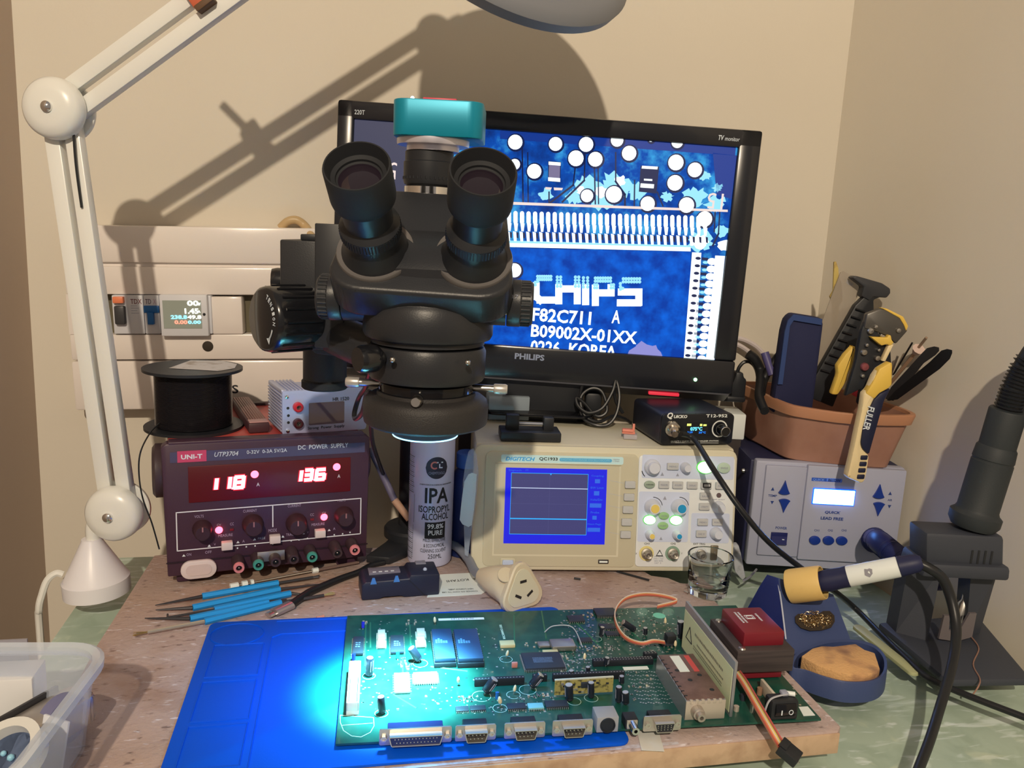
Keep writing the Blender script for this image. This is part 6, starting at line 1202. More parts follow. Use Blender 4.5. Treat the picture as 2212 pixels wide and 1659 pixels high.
def wrap(b, e=.0002):
    for i, v in enumerate(b.V): r = cR+e-min(0, v.y); a = v.x/cR; b.V[i] = Vector((r*math.sin(a), -r*math.cos(a), v.z))
def cgrid(b, x0, x1, z0, z1, m, y=0., n=10):
    vs = []; 
    for i in range(n+1): x = x0+(x1-x0)*i/n; vs += [(x, y, z0), (x, y, z1)]
    b.raw(vs, [(2*i, 2*i+2, 2*i+3, 2*i+1) for i in range(n)], m)
kk = 1/ppm(cC-Vector((0, cR, 0)))
b = MB()
def ct(t, xl, xr, y, h, m=INKB, yy=-.0001, **k): a, c = cuv(xl, y), cuv(xr, y); b.text(t, a[0], c[0], a[1], h*kk, m, yy, ext=.0001, **k)
ct('IPA', 918, 967, 1070, 34, bold=.02); ct('ISOPROPYL', 905, 970, 1098, 15, bold=.01); ct('ALCOHOL', 911, 967, 1115, 15, bold=.01)
p, q = cuv(918, 1128), cuv(960, 1160); cgrid(b, p[0], q[0], q[1], p[1], INKB, -.0001); ct('99.8%', 923, 957, 1137, 11, INKW, -.0003, bold=.02); ct('PURE', 925, 955, 1151, 11, INKW, -.0003, bold=.02)
ct('MILD, EFFECTIVE', 914, 961, 1167, 8); ct('& ECONOMICAL', 915, 959, 1178, 8); ct('CLEANING SOLVENT', 908, 962, 1188, 8); ct('250ML', 924, 953, 1202, 10)
ct('A NEW FORCE IN CHEMICAL INNOVATION', 907, 973, 1045, 3)
p = cuv(944, 1011); r_ = 24*kk; DLG = mat('dark logo disc', A(44, 40, 50), .5)
for i in range(20):
    xa, xb = -r_+2*r_*i/20, -r_+2*r_*(i+1)/20; ha, hb_ = math.sqrt(max(r_*r_-xa*xa, 0)), math.sqrt(max(r_*r_-xb*xb, 0)); b.raw([(p[0]+xa, -.0001, p[1]-ha), (p[0]+xb, -.0001, p[1]-hb_), (p[0]+xb, -.0001, p[1]+hb_), (p[0]+xa, -.0001, p[1]+ha)], [(0, 1, 2, 3)], DLG)
def carc(cx, cz, r, a0, a1, w, m):
    pr = [(cx+r*math.cos(R(a)), cz+r*math.sin(R(a))) for a in range(a0, a1+1, 15)]
    for i in range(len(pr)-1): seg(b, pr[i], pr[i+1], w, m, -.0003)
OR_ = mat('orange red logo', A(206, 110, 92), .5); carc(p[0]-.0026, p[1]+.003, .0036, 60, 300, .0016, OR_)
for s_ in (((p[0]+.0002, p[1]+.0062), (p[0]+.0060, p[1]+.0062)), ((p[0]+.0028, p[1]+.0040), (p[0]+.0028, p[1]+.0006)), ((p[0]+.0028, p[1]+.0004), (p[0]+.0056, p[1]+.0002))): seg(b, *s_, .0013, INKW, -.0003)
b.text('CHEMTOOLS', p[0]-.0088, p[0]+.0088, p[1]-.0058, .0030, mat('grey logo print', A(150, 144, 154), .5), -.0003, ext=.0001)
for y0, y1 in ((978, 1056), (1136, 1196)):
    y = y0
    while y < y1: a, c = cuv(880+(y-978)*-.02, y), cuv(897-(y-978)*.022, y); cgrid(b, a[0], c[0]-.0006*((y*7) % 3), a[1]-.0003, a[1]+.0003, INKG if int(y) % 3 else INKB, -.0001, 4); y += 4.2
p = cuv(883, 1091); w_ = .0042; b.raw([(p[0]-w_, -.0001, p[1]), (p[0], -.0001, p[1]-w_*1.4), (p[0]+w_, -.0001, p[1]), (p[0], -.0001, p[1]+w_*1.4)], [(0, 1, 2, 3)], mat('red hazard diamond', A(206, 60, 52), .5)); b.raw([(p[0]-.0012, -.0003, p[1]), (p[0]+.0014, -.0003, p[1]), (p[0]+.0002, -.0003, p[1]+.0028)], [(0, 1, 2)], INKW)
for s_ in ((cuv(896, 1068), cuv(894, 1127)), (cuv(893, 1133), cuv(890, 1203)), (cuv(879, 1068), cuv(896, 1068)), (cuv(878, 1127), cuv(894, 1127))): seg(b, *s_, .0003, INKB, -.0001)
wrap(b); b.build('printed_label', cbody)
# blue bottle, bag and stick between can and oscilloscope
bp = onz(1003, 1212, -.0); bo = thing('blue_bottle', 'dark blue bottle half hidden between the spray can and oscilloscope', 'bottle', (-.0475, .905, .0))
b = MB(); b.lathe([(.0, .0004), (.0185, .0006), (.0192, .003), (.0192, .085), (.016, .098), (.011, .104), (.011, .112), (0, .112)], mat('dark blue plastic', A(34, 44, 82), .35), n=32); b.build('bottle_body', bo); b = MB(); b.lathe([(.0125, .106), (.0125, .122), (.011, .1235), (0, .1235)], mat('blue cap plastic', A(60, 90, 140), .4), n=24); b.build('bottle_cap', bo)
bg_ = thing('zip_bag', 'crumpled clear zip bag with white label against the oscilloscope side', 'bag', (-.048, .842, .0))
bgo = Vector(bg_.location); b = MB(); w_ = [ony(x, y, .846)-bgo for x, y in ((1012, 975), (1022, 968), (1030, 985), (1034, 1020), (1028, 1090), (1018, 1150), (1012, 1200), (1004, 1196), (1002, 1120), (1000, 1040), (1006, 1000))]; b.prism([(p.x, p.z) for p in w_], -.001, .006, mat('cloudy bag film', A(190, 196, 214), .25, alpha=.28), 'xz', .001); b.build('bag_film', bg_)
b = MB(); w_ = [ony(x, y, .842)-bgo for x, y in ((1012, 1024), (1020, 1021), (1030, 1024), (1028, 1060), (1024, 1100), (1019, 1134), (1012, 1138), (999, 1132), (993, 1122), (998, 1075), (1003, 1040))]; b.prism([(p.x, p.z) for p in w_], -.0012, .0, mat('white bag label', A(200, 208, 220), .6), 'xz', .0004); b.build('bag_label', bg_)
b = MB(); p0, p1, p2 = ony(800, 968, .90), ony(852, 1080, .885), ony(884, 1122, .880); b.tube([p0, p1], .0042, mat('grey lilac sleeve', A(104, 92, 102), .5), 10, 1); b.tube([p1, p2], [.0046, .0040], mat('bare wood end', A(176, 130, 96), .6), 10, 1)
tag(b.build('leaning_brush'), 'grey sleeved stick with bare wood end leaning behind the spray can', 'stick')
# ------------------------------------------------------------------ battery charger
chf = face2((781, 1298), (949, 1285), .0004); chg = thing('battery_charger', 'navy black battery charger with clear window before the spray can', 'charger', chf.o, chf.e)
CHB = mat('navy black plastic', A(34, 36, 50), .42); cw = chf.w; czh = chf.uv(779, 1259)[1]
inv_ = chf.i
def ctop(x, y, z): p = inv_ @ onz(x, y, chf.o.z+z); return p.x, p.y
cd_ = ctop(775, 1225, czh+.002)[1]
b = MB(); b.prism([(0, 0), (.018, 0), (.022, .0018), (.040, .0018), (.044, 0), (.060, 0), (.066, -.000), (cw, 0), (cw, czh+.0035), (cw*.62, czh+.0045), (cw*.60, czh+.0008), (.004, czh), (0, czh-.003)], .0, cd_, CHB, 'xz', .0016)
b.raw([(cw*.60, -.0003, czh-.001), (cw*.80, -.0003, .001), (cw*.81, -.0003, .001), (cw*.61, -.0003, czh-.001)], [(0, 1, 2, 3)], BLACK); b.build('charger_body', chg)
a, c = ctop(797, 1243, czh), ctop(861, 1226, czh); b = MB(); b.box((a[0], a[1], czh-.0005), (c[0], c[1], czh+.0022), mat('grey smoked window', A(120, 112, 116), .15, coat=.5), .0006)
for i in range(4): b.box((a[0]+.004+i*.0062, a[1]+.0015, czh+.0021), (a[0]+.0075+i*.0062, a[1]+.0035, czh+.0024), INKW)
b.build('window', chg)
for x, y in ((807, 1256), (857, 1251)): p = chf.uv(x, y); b = MB(); b.prism([(p[0]-.0032, p[1]-.003), (p[0]+.0032, p[1]-.003), (p[0]+.0012, p[1]+.0034), (p[0]-.0012, p[1]+.0034)], -.0004, .001, mat('blue arrow', A(70, 122, 176), .5), 'xz'); b.build('blue_marker', chg)
a = ctop(907, 1216, czh+.004); b = MB(); b.box((a[0]-.005, a[1]-.004, czh+.003), (a[0]+.006, a[1]+.004, czh+.0052), mat('grey pad', A(126, 122, 126), .4), .0004); b.build('grey_pad', chg); a = ctop(918, 1231, czh+.004); b = MB(); b.ball((a[0], a[1], czh+.0045), .0022, mat('clear bead', A(170, 176, 186), .1, coat=.5), 12); b.build('status_bead', chg)
# card
cardp = [onz(x, y, 0) for x, y in ((922, 1291), (948, 1242), (1062, 1236), (1078, 1262), (1040, 1284), (985, 1288))]; cg = thing('paper_card', 'white printed card lying upside down under the charger', 'card', cardp[0])
b = MB(); b.prism([(p.x-cardp[0].x, p.y-cardp[0].y) for p in cardp], .0002, .0006, PAPER, 'xy'); cyaw = math.atan2(cardp[2].y-cardp[1].y, cardp[2].x-cardp[1].x)
def card_text(t, xl, yl, xr, yr, h, m=INKB):
    p, q = onz(xl, yl, .0006)-cardp[0], onz(xr, yr, .0006)-cardp[0]; L = (q-p).length; bb = MB(); bb.text(t, -L/2, L/2, 0, h, m, 0, plane='xy', ext=.0001, rot=math.pi); a = math.atan2(q.y-p.y, q.x-p.x); c = (p+q)/2
    b.raw([(c.x+v.x*math.cos(a)-v.y*math.sin(a), c.y+v.x*math.sin(a)+v.y*math.cos(a), .0007+v.z) for v in bb.V], bb.F, m)
card_text('KOTAHI', 965, 1256, 1012, 1252, .0052); card_text('NEW LICENCE LABEL', 968, 1274, 1022, 1272, .0028); card_text('CHANGE ON HOW TO USE', 955, 1280, 1032, 1277, .0026); card_text('WAKA', 1022, 1251, 1046, 1249, .005)
b.build('card_sheet', cg)
# ------------------------------------------------------------------ trailing socket
fc_ = Vector((.027, .776, .0265)); SKM = mat('cream socket plastic', A(204, 180, 140), .42)
sk = thing('trailing_socket', 'cream trailing mains socket with three slots on a grey cord', 'socket', fc_)
fcn = ony(1129, 1292, .765); sk.location = fcn; fcn = Vector(fcn)
tgt = ony(1038, 1260, .795); sax = (tgt-fcn).normalized()        # from the face back to the cord
sx_ = Vector((0, 0, 1)).cross(sax).normalized(); sx_ = -sx_ if sx_.x < 0 else sx_; sz_ = sax.cross(sx_).normalized(); sz_ = -sz_ if sz_.z < 0 else sz_
fa_ = Vector((.62, -.78, .18)).normalized()                    # face looks right and towards the viewer
fx = Vector((0, 0, 1)).cross(-fa_).normalized(); fx = -fx if fx.x < 0 else fx; fz = (-fa_).cross(fx); fz = fz if fz.z > 0 else -fz
def rtri(r, rr, n=6):
    o = []
    for k in range(3):
        a = R(90+120*k); c = (math.cos(a)*(r-rr)*1.0, math.sin(a)*(r-rr)*1.0)
        for i in range(n): t = a+R(-60+120*i/(n-1)); o.append((c[0]+rr*math.cos(t), c[1]+rr*math.sin(t)))
    return o
def ring_at(c, r, rr, mix=0.):
    return [tuple(c + fx*p[0] + fz*p[1]) for p in rtri(r, rr)]
def circ_at(c, r, X, Z_, n=18): return [tuple(c + X*(r*math.cos(R(90-60+20*i))) + Z_*(r*math.sin(R(90-60+20*i)))) for i in range(n)]
Lk = (tgt-fcn).length; O0 = Vector((0, 0, 0)); back = -fa_
b = MB(); loft(b, [ring_at(O0+fa_*.0005, .0262, .011), ring_at(O0-fa_*.001, .0278, .012), ring_at(O0-fa_*.006, .0278, .012), ring_at(O0-fa_*.007, .0258, .012), circ_at((tgt-fcn)*.32-fa_*.004, .0195, (fx*.6+sx_*.4).normalized(), fz), circ_at((tgt-fcn)*.62, .0165, sx_, sz_), circ_at((tgt-fcn)*.9, .0105, sx_, sz_), circ_at((tgt-fcn)*1.03, .0068, sx_, sz_)], SKM)
sko = b.build('socket_body', sk)
zmin = min((sko.matrix_basis @ v.co).z for v in sko.data.vertices)+fcn.z
sk.location.z += max(.0006-zmin, 0)
b = MB(); loft(b, [ring_at(O0+fa_*.0004, .0214, .010), ring_at(O0+fa_*.0012, .0210, .010)], mat('cream insert', A(206, 190, 152), .5)); b.build('face_insert', sk)
DK = mat('dark slot hole', A(40, 34, 28), .7)
for px, pz, a in ((0, .0085, 0), (-.0075, -.0052, 60), (.0075, -.0052, -60)):
    ca, sa = math.cos(R(a)), math.sin(R(a)); b = MB(); vs = [(px+u*ca-v*sa, pz+u*sa+v*ca) for u, v in ((-.0042, -.0014), (.0042, -.0014), (.0042, .0014), (-.0042, .0014))]
    if a: vs = [(px+u*ca-v*sa, pz+u*sa+v*ca) for u, v in ((-.0014, -.0042), (.0014, -.0042), (.0014, .0042), (-.0014, .0042))]
    b.raw([tuple(fx*x+fz*z+fa_*.0014) for x, z in vs], [(0, 1, 2, 3)], DK); b.build('slot', sk)
hp_ = (tgt-fcn)*.42+ sz_*.0135 - Vector((0, .012, 0)); hn = (hp_-(tgt-fcn)*.42).normalized(); b = MB(); b.lathe([(0, .0), (.0075, .0006), (.0082, .0030), (.0078, .0036)], mat('pale cream plug', A(198, 174, 134), .45), hp_*1.0, hn, 20); b.ball(hp_+hn*.0016, .0009, DK, 8); b.build('screw_recess', sk)
b = MB(); p0 = (tgt-fcn)*1.0; b.tube([tuple(p0), tuple(onz(1024, 1250, .008)-fcn+Vector((0,0,0))), tuple(onz(1012, 1226, .006)-fcn), tuple(onz(992, 1202, .006)-fcn), tuple(onz(970, 1188, .006)-fcn)], .0050, mat('grey flex', A(132, 130, 128), .5), 12); b.build('cord', sk)
# ------------------------------------------------------------------ blue soldering aids
Z8 = lambda x, y: (300+x/3.253, 1180+y/3.253)
BLU = mat('sky blue handle', A(20, 140, 196), .45); TST = mat('dark tool steel', A(62, 58, 56), .4, .4)
SAID = [((445, 352), (980, 258), (115, 415), (1265, 212), 'topmost blue handled soldering aid with forked right tip', 'fork', .0036),
        ((378, 432), (992, 302), (118, 448), (1282, 264), 'second blue handled soldering aid from the power supply', 'point', .0036),
        ((530, 445), (1066, 332), (205, 500), (1160, 338), 'blue handled soldering aid with bent hook at its left end', 'hook', .0044),
        ((360, 508), (912, 392), (42, 506), (1040, 372), 'blue handled soldering aid with long flat left blade', 'blade', .0036),
        ((462, 528), (1000, 396), (60, 604), (1300, 345), 'lowest blue handled soldering aid with brass brush ends', 'brush', .0036)]
for (h0_, h1_, t0_, t1_, lab, kind, zz) in SAID:
    a, c = onz(*Z8(*h0_), zz), onz(*Z8(*h1_), zz); e0_, e1_2 = onz(*Z8(*t0_), zz), onz(*Z8(*t1_), zz); t = thing('soldering_aid', lab, 'soldering aid', a, (0, 0, 0), 'blue handled soldering aids')
    b = MB(); b.tube([(0, 0, 0), tuple(c-a)], .0033, BLU, 6, 1); b.build('handle', t)
    for nm, p, q in (('left_shaft', a, e0_), ('right_shaft', c, e1_2)):
        b = MB(); d = q-p; m_ = STEEL if kind == 'brush' and nm == 'left_shaft' else TST
        if kind == 'hook' and nm == 'left_shaft': b.tube([tuple(p-a), tuple(p-a+d*.9), tuple(p-a+d), tuple(p-a+d+Vector((-.003, .006, 0)))], [.0013, .0009], m_, 8, 3)
        elif kind == 'fork' and nm == 'right_shaft':
            b.tube([tuple(p-a), tuple(p-a+d*.85)], .0016, m_, 8, 1); b.tube([tuple(p-a+d*.82), tuple(p-a+d+Vector((0, .0022, 0)))], .0009, m_, 6, 1); b.tube([tuple(p-a+d*.82), tuple(p-a+d-Vector((0, .0016, 0)))], .0009, m_, 6, 1)
        else: b.tube([tuple(p-a), tuple(p-a+d*.6), tuple(p-a+d)], [.0019, .0005 if kind != 'brush' else .0017], m_, 8, 1)
        b.build('shaft', t)
    if kind == 'brush':
        for q, dd in ((e0_, e0_-a), (e1_2, e1_2-c)):
            b = MB(); dn = dd.normalized(); rn = random.Random(9)
            for i in range(18): s_ = Vector((rn.uniform(-1, 1), rn.uniform(-1, 1), rn.uniform(-.2, 1)))*.0022; b.tube([tuple(q-a-dn*.004), tuple(q-a+dn*.010+s_)], .0003, BRASS, 4, 1)
            b.build('brush_bristles', t, 'brass bristles')
# silver rod with white clips
a, c = onz(*Z8(640, 284), .003), onz(*Z8(1545, 112), .003); d = c-a; t = thing('silver_rod', 'thin silver rod with white clips lying along the power supply front', 'rod', a)
b = MB(); b.tube([(0, 0, 0), tuple(d)], .0010, STEEL, 8, 1); b.tube([tuple(d*.65), tuple(d)], .0017, mat('brown rod sleeve', A(110, 84, 70), .5), 8, 1); b.build('rod', t)
for f0_, f1_, r_ in ((0, .06, .0032), (.085, .125, .0034), (.15, .17, .0034), (.62, .665, .0030)): b = MB(); b.tube([tuple(d*f0_), tuple(d*f1_)], r_, WHITE, 6, 1); b.build('white_clip', t)
# usb lead
u0, u1, u2, u3 = onz(*Z8(915, 482), .0035), onz(*Z8(950, 466), .0035), onz(*Z8(1068, 412), .0040), onz(*Z8(1165, 345), .004); ul = thing('usb_lead', 'black lead ending in a grey metal plug below the blue handled tools', 'cable', u1)
b = MB(); b.tube([tuple(u1-u1), tuple(u2-u1)], .0064, mat('grey aluminium shell', (.46, .42, .46), .3, .8), 16, 1, flat=.62); b.build('plug_shell', ul); b = MB(); b.tube([tuple(u0-u1-(u1-u0)*.2), (0, 0, 0)], .0048, STEEL, 12, 1, flat=.4); b.build('plug_tip', ul)
b = MB(); b.tube([tuple(u2-u1), tuple(u3-u1), tuple(onz(*Z8(1220, 312), .004)-u1), tuple(onz(*Z8(1400, 235), .0034)-u1), tuple(onz(*Z8(1550, 180), .0034)-u1), tuple(onz(800, 1222, .0034)-u1), tuple(onz(830, 1215, .0034)-u1)], [.0042, .0030], CABLE, 12, 5); b.build('cord', ul)
# crumbs and offcuts
for pts, m, nm, lab, z in ((((684, 1337), (700, 1333)), mat('orange scrap', A(206, 126, 92), .6), 'plastic_scrap', 'tiny orange scrap on the board above the blue mat', .0015), (((1333, 1235), (1402, 1254)), BLACK, 'cable_tie_offcut', 'thin black offcut lying on the board before the oscilloscope', .0012), (((1478, 1278), (1487, 1282)), STEEL, 'solder_crumb', 'tiny bright crumb on the board left of the shot glass', .0010), (((1240, 1250), (1254, 1252)), BLACK, 'black_crumb', 'small dark crumb on the board under the oscilloscope edge', .0012)):
    a, c = onz(*pts[0], .001), onz(*pts[1], .001); b = MB(); b.tube([(0, 0, z), tuple((c-a)+Vector((0, 0, z)))], z, m, 8, 1); o = b.build(nm); o.location = (a.x, a.y, 0.0003); tag(o, lab, 'scrap')
# ================================================================== clear tub at the left front
rc = onz(240, 1391, .068); e1b = (onz(62, 1650, .068)-rc); e2b = (onz(5, 1392, .068)-rc); e1b.z = e2b.z = 0; ang = math.atan2(e2b.y, e2b.x)
tb_m = Matrix.Translation((rc.x, rc.y, 0)) @ Matrix.Rotation(ang, 4, 'Z'); tb_i = tb_m.inverted()
CL2 = mat('cloudy tub plastic', A(206, 204, 222), .22, alpha=.30); CL3 = mat('cloudy tub rim', A(214, 210, 226), .25, alpha=.5)
ctub = thing('clear_tub', 'cloudy clear plastic tub of odds and ends at the left front corner', 'tub', (rc.x, rc.y, .0005), (0, 0, ang))
x1_, y1_ = .23, .16
sgn = 1 if (tb_i @ (rc+e1b)).y > 0 else -1
def o2(e, z, r): return [(x, sgn*y, z) for x, y, z in rr3(-e, x1_+e, -e, y1_+e, r, z)]
b = MB(); loft(b, [o2(-.012, 0, .02), o2(-.010, .002, .022), o2(-.002, .064, .026), o2(-.0035, .064, .025), o2(-.0115, .0035, .021)], CL2, cap=False); b.raw(o2(-.0115, .0035, .021), [list(range(28))], CL2); b.build('tub_wall', ctub)
b = MB(); loft(b, [o2(-.002, .060, .026), o2(.003, .061, .030), o2(.0035, .067, .030), o2(.001, .0685, .028), o2(-.0035, .067, .025), o2(-.0035, .062, .025)], CL3, cap=False); b.build('rim', ctub)
def put(px, py, z): return onz(px, py, z)
def inbox(name, label, cat, o): return thing(name, label, cat, o)
c0 = put(40, 1500, .030); o = inbox('white_box', 'small white carton inside the clear tub', 'box', (c0.x-.01, c0.y, .006)); b = MB(); b.M = Matrix.Rotation(R(12), 4, 'Z'); b.box((-.026, -.010, 0), (.022, .018, .040), mat('white carton', A(216, 204, 184), .6), .001); b.build('carton', o); b = MB(); b.M = Matrix.Rotation(R(12), 4, 'Z'); b.box((-.04, .0185, .0), (.010, .0200, .056), mat('grey carton flap', A(150, 138, 130), .6)); b.build('carton_flap', o)
p, q = put(-20, 1585, .032), put(166, 1478, .032); d = q-p; o = inbox('metal_tin', 'long silver metal tin lying across the clear tub', 'tin', p)
b = MB(); b.M = Matrix.Rotation(math.atan2(d.y, d.x), 4, 'Z'); L = d.length; b.prism(rrect(0, L, -.022, .006, .008), -.022, .0, mat('satin grey metal', (.50, .46, .42), .35, .8), 'xy', .003); b.build('tin_body', o); b = MB(); b.M = Matrix.Rotation(math.atan2(d.y, d.x), 4, 'Z'); b.box((0, .006, -.012), (L-.01, .0085, .003), mat('dark tin lid edge', A(70, 64, 58), .4, .5), .0006); b.box((0, -.028, -.018), (L*.5, -.022, -.003), BLACK, .001); b.build('lid_edge', o)
c0 = put(25, 1625, .045); o = inbox('tape_roll', 'white tape roll with bluish core near the picture corner in the clear tub', 'tape', (c0.x, c0.y, .040)); o.rotation_euler = (R(28), R(-8), 0); b = MB(); b.lathe_closed([(.0155, 0), (.0215, 0), (.0215, .012), (.0155, .012)], mat('cream tape', A(212, 200, 176), .5), n=40); b.build('tape', o); b = MB(); b.lathe([(0, .004), (.0156, .004)], mat('blue grey core', A(100, 110, 126), .3), n=32); b.ball((.003, -.002, .006), .0022, mat('pale blue bead', A(150, 196, 222), .3), 8); b.ball((-.003, .001, .006), .0018, mat('pale blue bead', A(150, 196, 222), .3), 8); b.build('core', o)
c0 = put(164, 1560, .018); o = inbox('lilac_tape_roll', 'grey lilac tape roll standing against the tub wall', 'tape', (c0.x-.012, c0.y, .0215)); o.rotation_euler = (0, R(90), R(-25)); b = MB(); b.lathe_closed([(.0090, 0), (.0172, 0), (.0172, .010), (.0090, .010)], mat('grey lilac tape', A(112, 106, 124), .4), n=40); b.build('tape', o)
c0 = put(150, 1600, .020); o = inbox('white_label_tag', 'folded white paper tag low in the clear tub', 'tag', (c0.x-.008, c0.y-.012, .006)); b = MB(); b.M = Matrix.Rotation(R(-20), 4, 'Z') @ Matrix.Rotation(R(-14), 4, 'X'); b.box((-.012, 0, 0), (.010, .002, .034), mat('white tag paper', A(220, 212, 200), .6), .0004); b.build('tag_sheet', o)
# ================================================================== circuit board
PZ = .0060; PT = .0016
pa, pb_ = onz(725, 1607, PZ+PT), onz(1772, 1553, PZ+PT)
PYW = math.atan2(pb_.y-pa.y, pb_.x-pa.x)
PO = Vector((pa.x, pa.y, PZ)); pm = Matrix.Translation(PO) @ Matrix.Rotation(PYW, 4, 'Z'); pi_ = pm.inverted()
def T(px, py, h=0.): p = pi_ @ onz(px, py, PZ+PT+h); return p.x, p.y
PW_ = T(1774, 1553)[0]; PD_ = (T(758, 1325)[1]+T(1585, 1312)[1])/2
pcb = thing('circuit_board', 'large green circuit board crowded with parts lying across the mat', 'circuit board', PO, (0, 0, PYW))
GRN = mat('green solder mask', A(22, 68, 52), .3, noise=(70, A(30, 78, 58), .45, .62), coat=.2); PAD = mat('solder pads', (.72, .70, .66), .3, .75); SILK = mat('pale silkscreen', A(186, 206, 176), .6); TRK = mat('lighter track', A(52, 110, 76), .4)
b = MB(); xr_ = T(1596, 1330)[0]
b.prism([(0, 0), (PW_, 0), (PW_, PD_*.42), (T(1700, 1440)[0], PD_*.52), (T(1640, 1390)[0]+.012, PD_), (0, PD_)], 0, PT, GRN, 'xy')
z_ = PT+.00005
def flat(x0, y0, x1, y1, m, z=z_): b.raw([(x0, y0, z), (x1, y0, z), (x1, y1, z), (x0, y1, z)], [(0, 1, 2, 3)], m)
def circ(px, py, r, m=SILK, w=.0004, n=24):
    c = T(px, py)
    for i in range(n):
        a0, a1 = 2*math.pi*i/n, 2*math.pi*(i+1)/n
        b.raw([(c[0]+(r+s*w/2)*math.cos(a), c[1]+(r+s*w/2)*math.sin(a), z_) for a, s in ((a0, -1), (a1, -1), (a1, 1), (a0, 1))], [(0, 1, 2, 3)], m)
for px, py, r in ((797, 1460, .0052), (908, 1433, .0062), (824, 1541, .0050), (1093, 1424, .0055), (1109, 1501, .0055), (1080, 1530, .0056), (1040, 1504, .0075), (1140, 1490, .0070), (1240, 1515, .0055), (1277, 1508, .0055), (1288, 1380, .005), (1424, 1330, .0055)): circ(px, py, r)
# rounded outline at the left front corner
ps = [T(x, y) for x, y in ((735, 1560), (735, 1545), (807, 1550), (808, 1568), (800, 1582), (780, 1592), (760, 1590), (742, 1578))]
for i in range(len(ps)): p, q = ps[i], ps[(i+1) % len(ps)]; b.tube([(p[0], p[1], z_), (q[0], q[1], z_)], .00025, SILK, 4, 1)
p, q = T(737, 1567), T(805, 1562); b.tube([(p[0], p[1], z_), (q[0], q[1], z_)], .0002, SILK, 4, 1)
p, q = T(947, 1339), T(1045, 1334); flat(p[0], p[1]-.0022, q[0], p[1]+.0022, PAPER, z_+.0002); b.text('00-944-7134', p[0]+.012, q[0]-.010, p[1], .0022, INKG, z_+.0003, plane='xy', rot=math.pi)
p = T(1085, 1365); b.text('TEST CONNECTOR', p[0]-.014, p[0]+.014, p[1], .0022, SILK, z_, plane='xy', rot=-math.pi/2)
rn = random.Random(21)
DKP = mat('dark tiny part', A(40, 44, 44), .5); TNP = mat('tan tiny part', A(150, 136, 110), .5)
def dotsz(x0, y0, x1, y1, n, m=PAD, s=.0007):
    for i in range(n):
        q = T(rn.uniform(x0, x1), rn.uniform(y0, y1)); u = s*rn.uniform(.5, 1.4); v = s*rn.uniform(.5, 1.4); flat(q[0]-u, q[1]-v, q[0]+u, q[1]+v, (m, m, DKP, TNP)[i % 4])
for z in ((770, 1440, 990, 1535, 90), (985, 1500, 1200, 1545, 110), (1000, 1345, 1090, 1470, 40), (1210, 1320, 1330, 1420, 120), (1330, 1320, 1470, 1410, 70), (1220, 1420, 1290, 1460, 40), (760, 1335, 930, 1440, 60), (1600, 1480, 1740, 1540, 20), (1225, 1315, 1470, 1415, 240), (1205, 1400, 1290, 1462, 80)): dotsz(*z)
c = T(1424, 1330); b.raw([(c[0]+.0062*math.cos(2*math.pi*i/28), c[1]+.0062*math.sin(2*math.pi*i/28), z_+.0001) for i in range(28)], [list(range(28))], mat('mint oval print', A(120, 196, 156), .5))
for k in range(9):
    for j in range(14):
        q = T(1352+j*5.6+k*4, 1450+k*8.4+(j % 3)); flat(q[0]-.0007, q[1]-.0005, q[0]+.0007, q[1]+.0005, PAD)
for (x0, y0, x1, y1) in ((790, 1350, 788, 1440), (800, 1345, 800, 1400), (885, 1350, 888, 1410), (870, 1420, 870, 1460), (1170, 1320, 1180, 1380), (1110, 1330, 1112, 1400), (1240, 1340, 1300, 1400), (1330, 1330, 1400, 1400), (850, 1500, 900, 1530), (930, 1440, 1010, 1450)):
    p, q = T(x0, y0), T(x1, y1); b.tube([(p[0], p[1], z_), (q[0], q[1], z_)], .0007, TRK, 4, 1)
b.build('board_sheet', pcb)
IC = mat('dark chip epoxy', A(44, 46, 50), .45); ICB = mat('blue grey chip label', A(56, 70, 86), .5); LEG = mat('tinned leads', (.66, .64, .60), .3, .85)
CHM = mat('faint chip marking', A(104, 112, 122), .6)
def scrawl(k, cx, cy, w, h, rows, m, z, seed=1, dirn='x'):
    # worn lettering that cannot be read any more: rows of short strokes
    r_ = random.Random(seed+int(cx*9999)); ch = h/rows
    for j in range(rows):
        x = -w/2
        while x < w/2-ch*.3:
            u = ch*r_.uniform(.25, .6); y = h/2-ch*(j+.85); q = [(x, y), (min(x+u, w/2), y), (min(x+u, w/2), y+ch*r_.uniform(.4, .65)), (x, y+ch*.6)]
            if dirn == 'y': q = [(-b_, a_) for a_, b_ in q]
            k.raw([(cx+a_, cy+b_, z) for a_, b_ in q], [(0, 1, 2, 3)], m); x += u+ch*.18
def box2(px0, py0, px1, py1, h):
    a = T(px0, py1, h); c = T(px1, py0, h); return min(a[0], c[0]), min(a[1], c[1]), max(a[0], c[0]), max(a[1], c[1])
def chip(px0, py0, px1, py1, h, name='chip', m=IC, legs='y', n=12, label=None, mark=None, body0=.0006):
    x0, y0, x1, y1 = box2(px0, py0, px1, py1, h); k = MB(); k.box((x0, y0, PT+body0), (x1, y1, PT+h), m, .0004)
    if mark: scrawl(k, (x0+x1)/2, (y0+y1)/2, (x1-x0)*.5, (y1-y0)*.34, mark, CHM, PT+h+.00005)
    o = k.build(name, pcb, label); g = MB()
    for i in range(n):
        t = (i+.5)/n
        if 'y' in legs:
            y = y0+(y1-y0)*t
            for s, x in ((-1, x0), (1, x1)): g.box((x, y-.0003, PT+.0001), (x+s*.0012, y+.0003, PT+h*.55), LEG)
        if 'x' in legs:
            x = x0+(x1-x0)*t
            for s, y in ((-1, y0), (1, y1)): g.box((x-.0003, y, PT+.0001), (x+.0003, y+s*.0012, PT+h*.55), LEG)
    g.build('chip_leads', o); return o
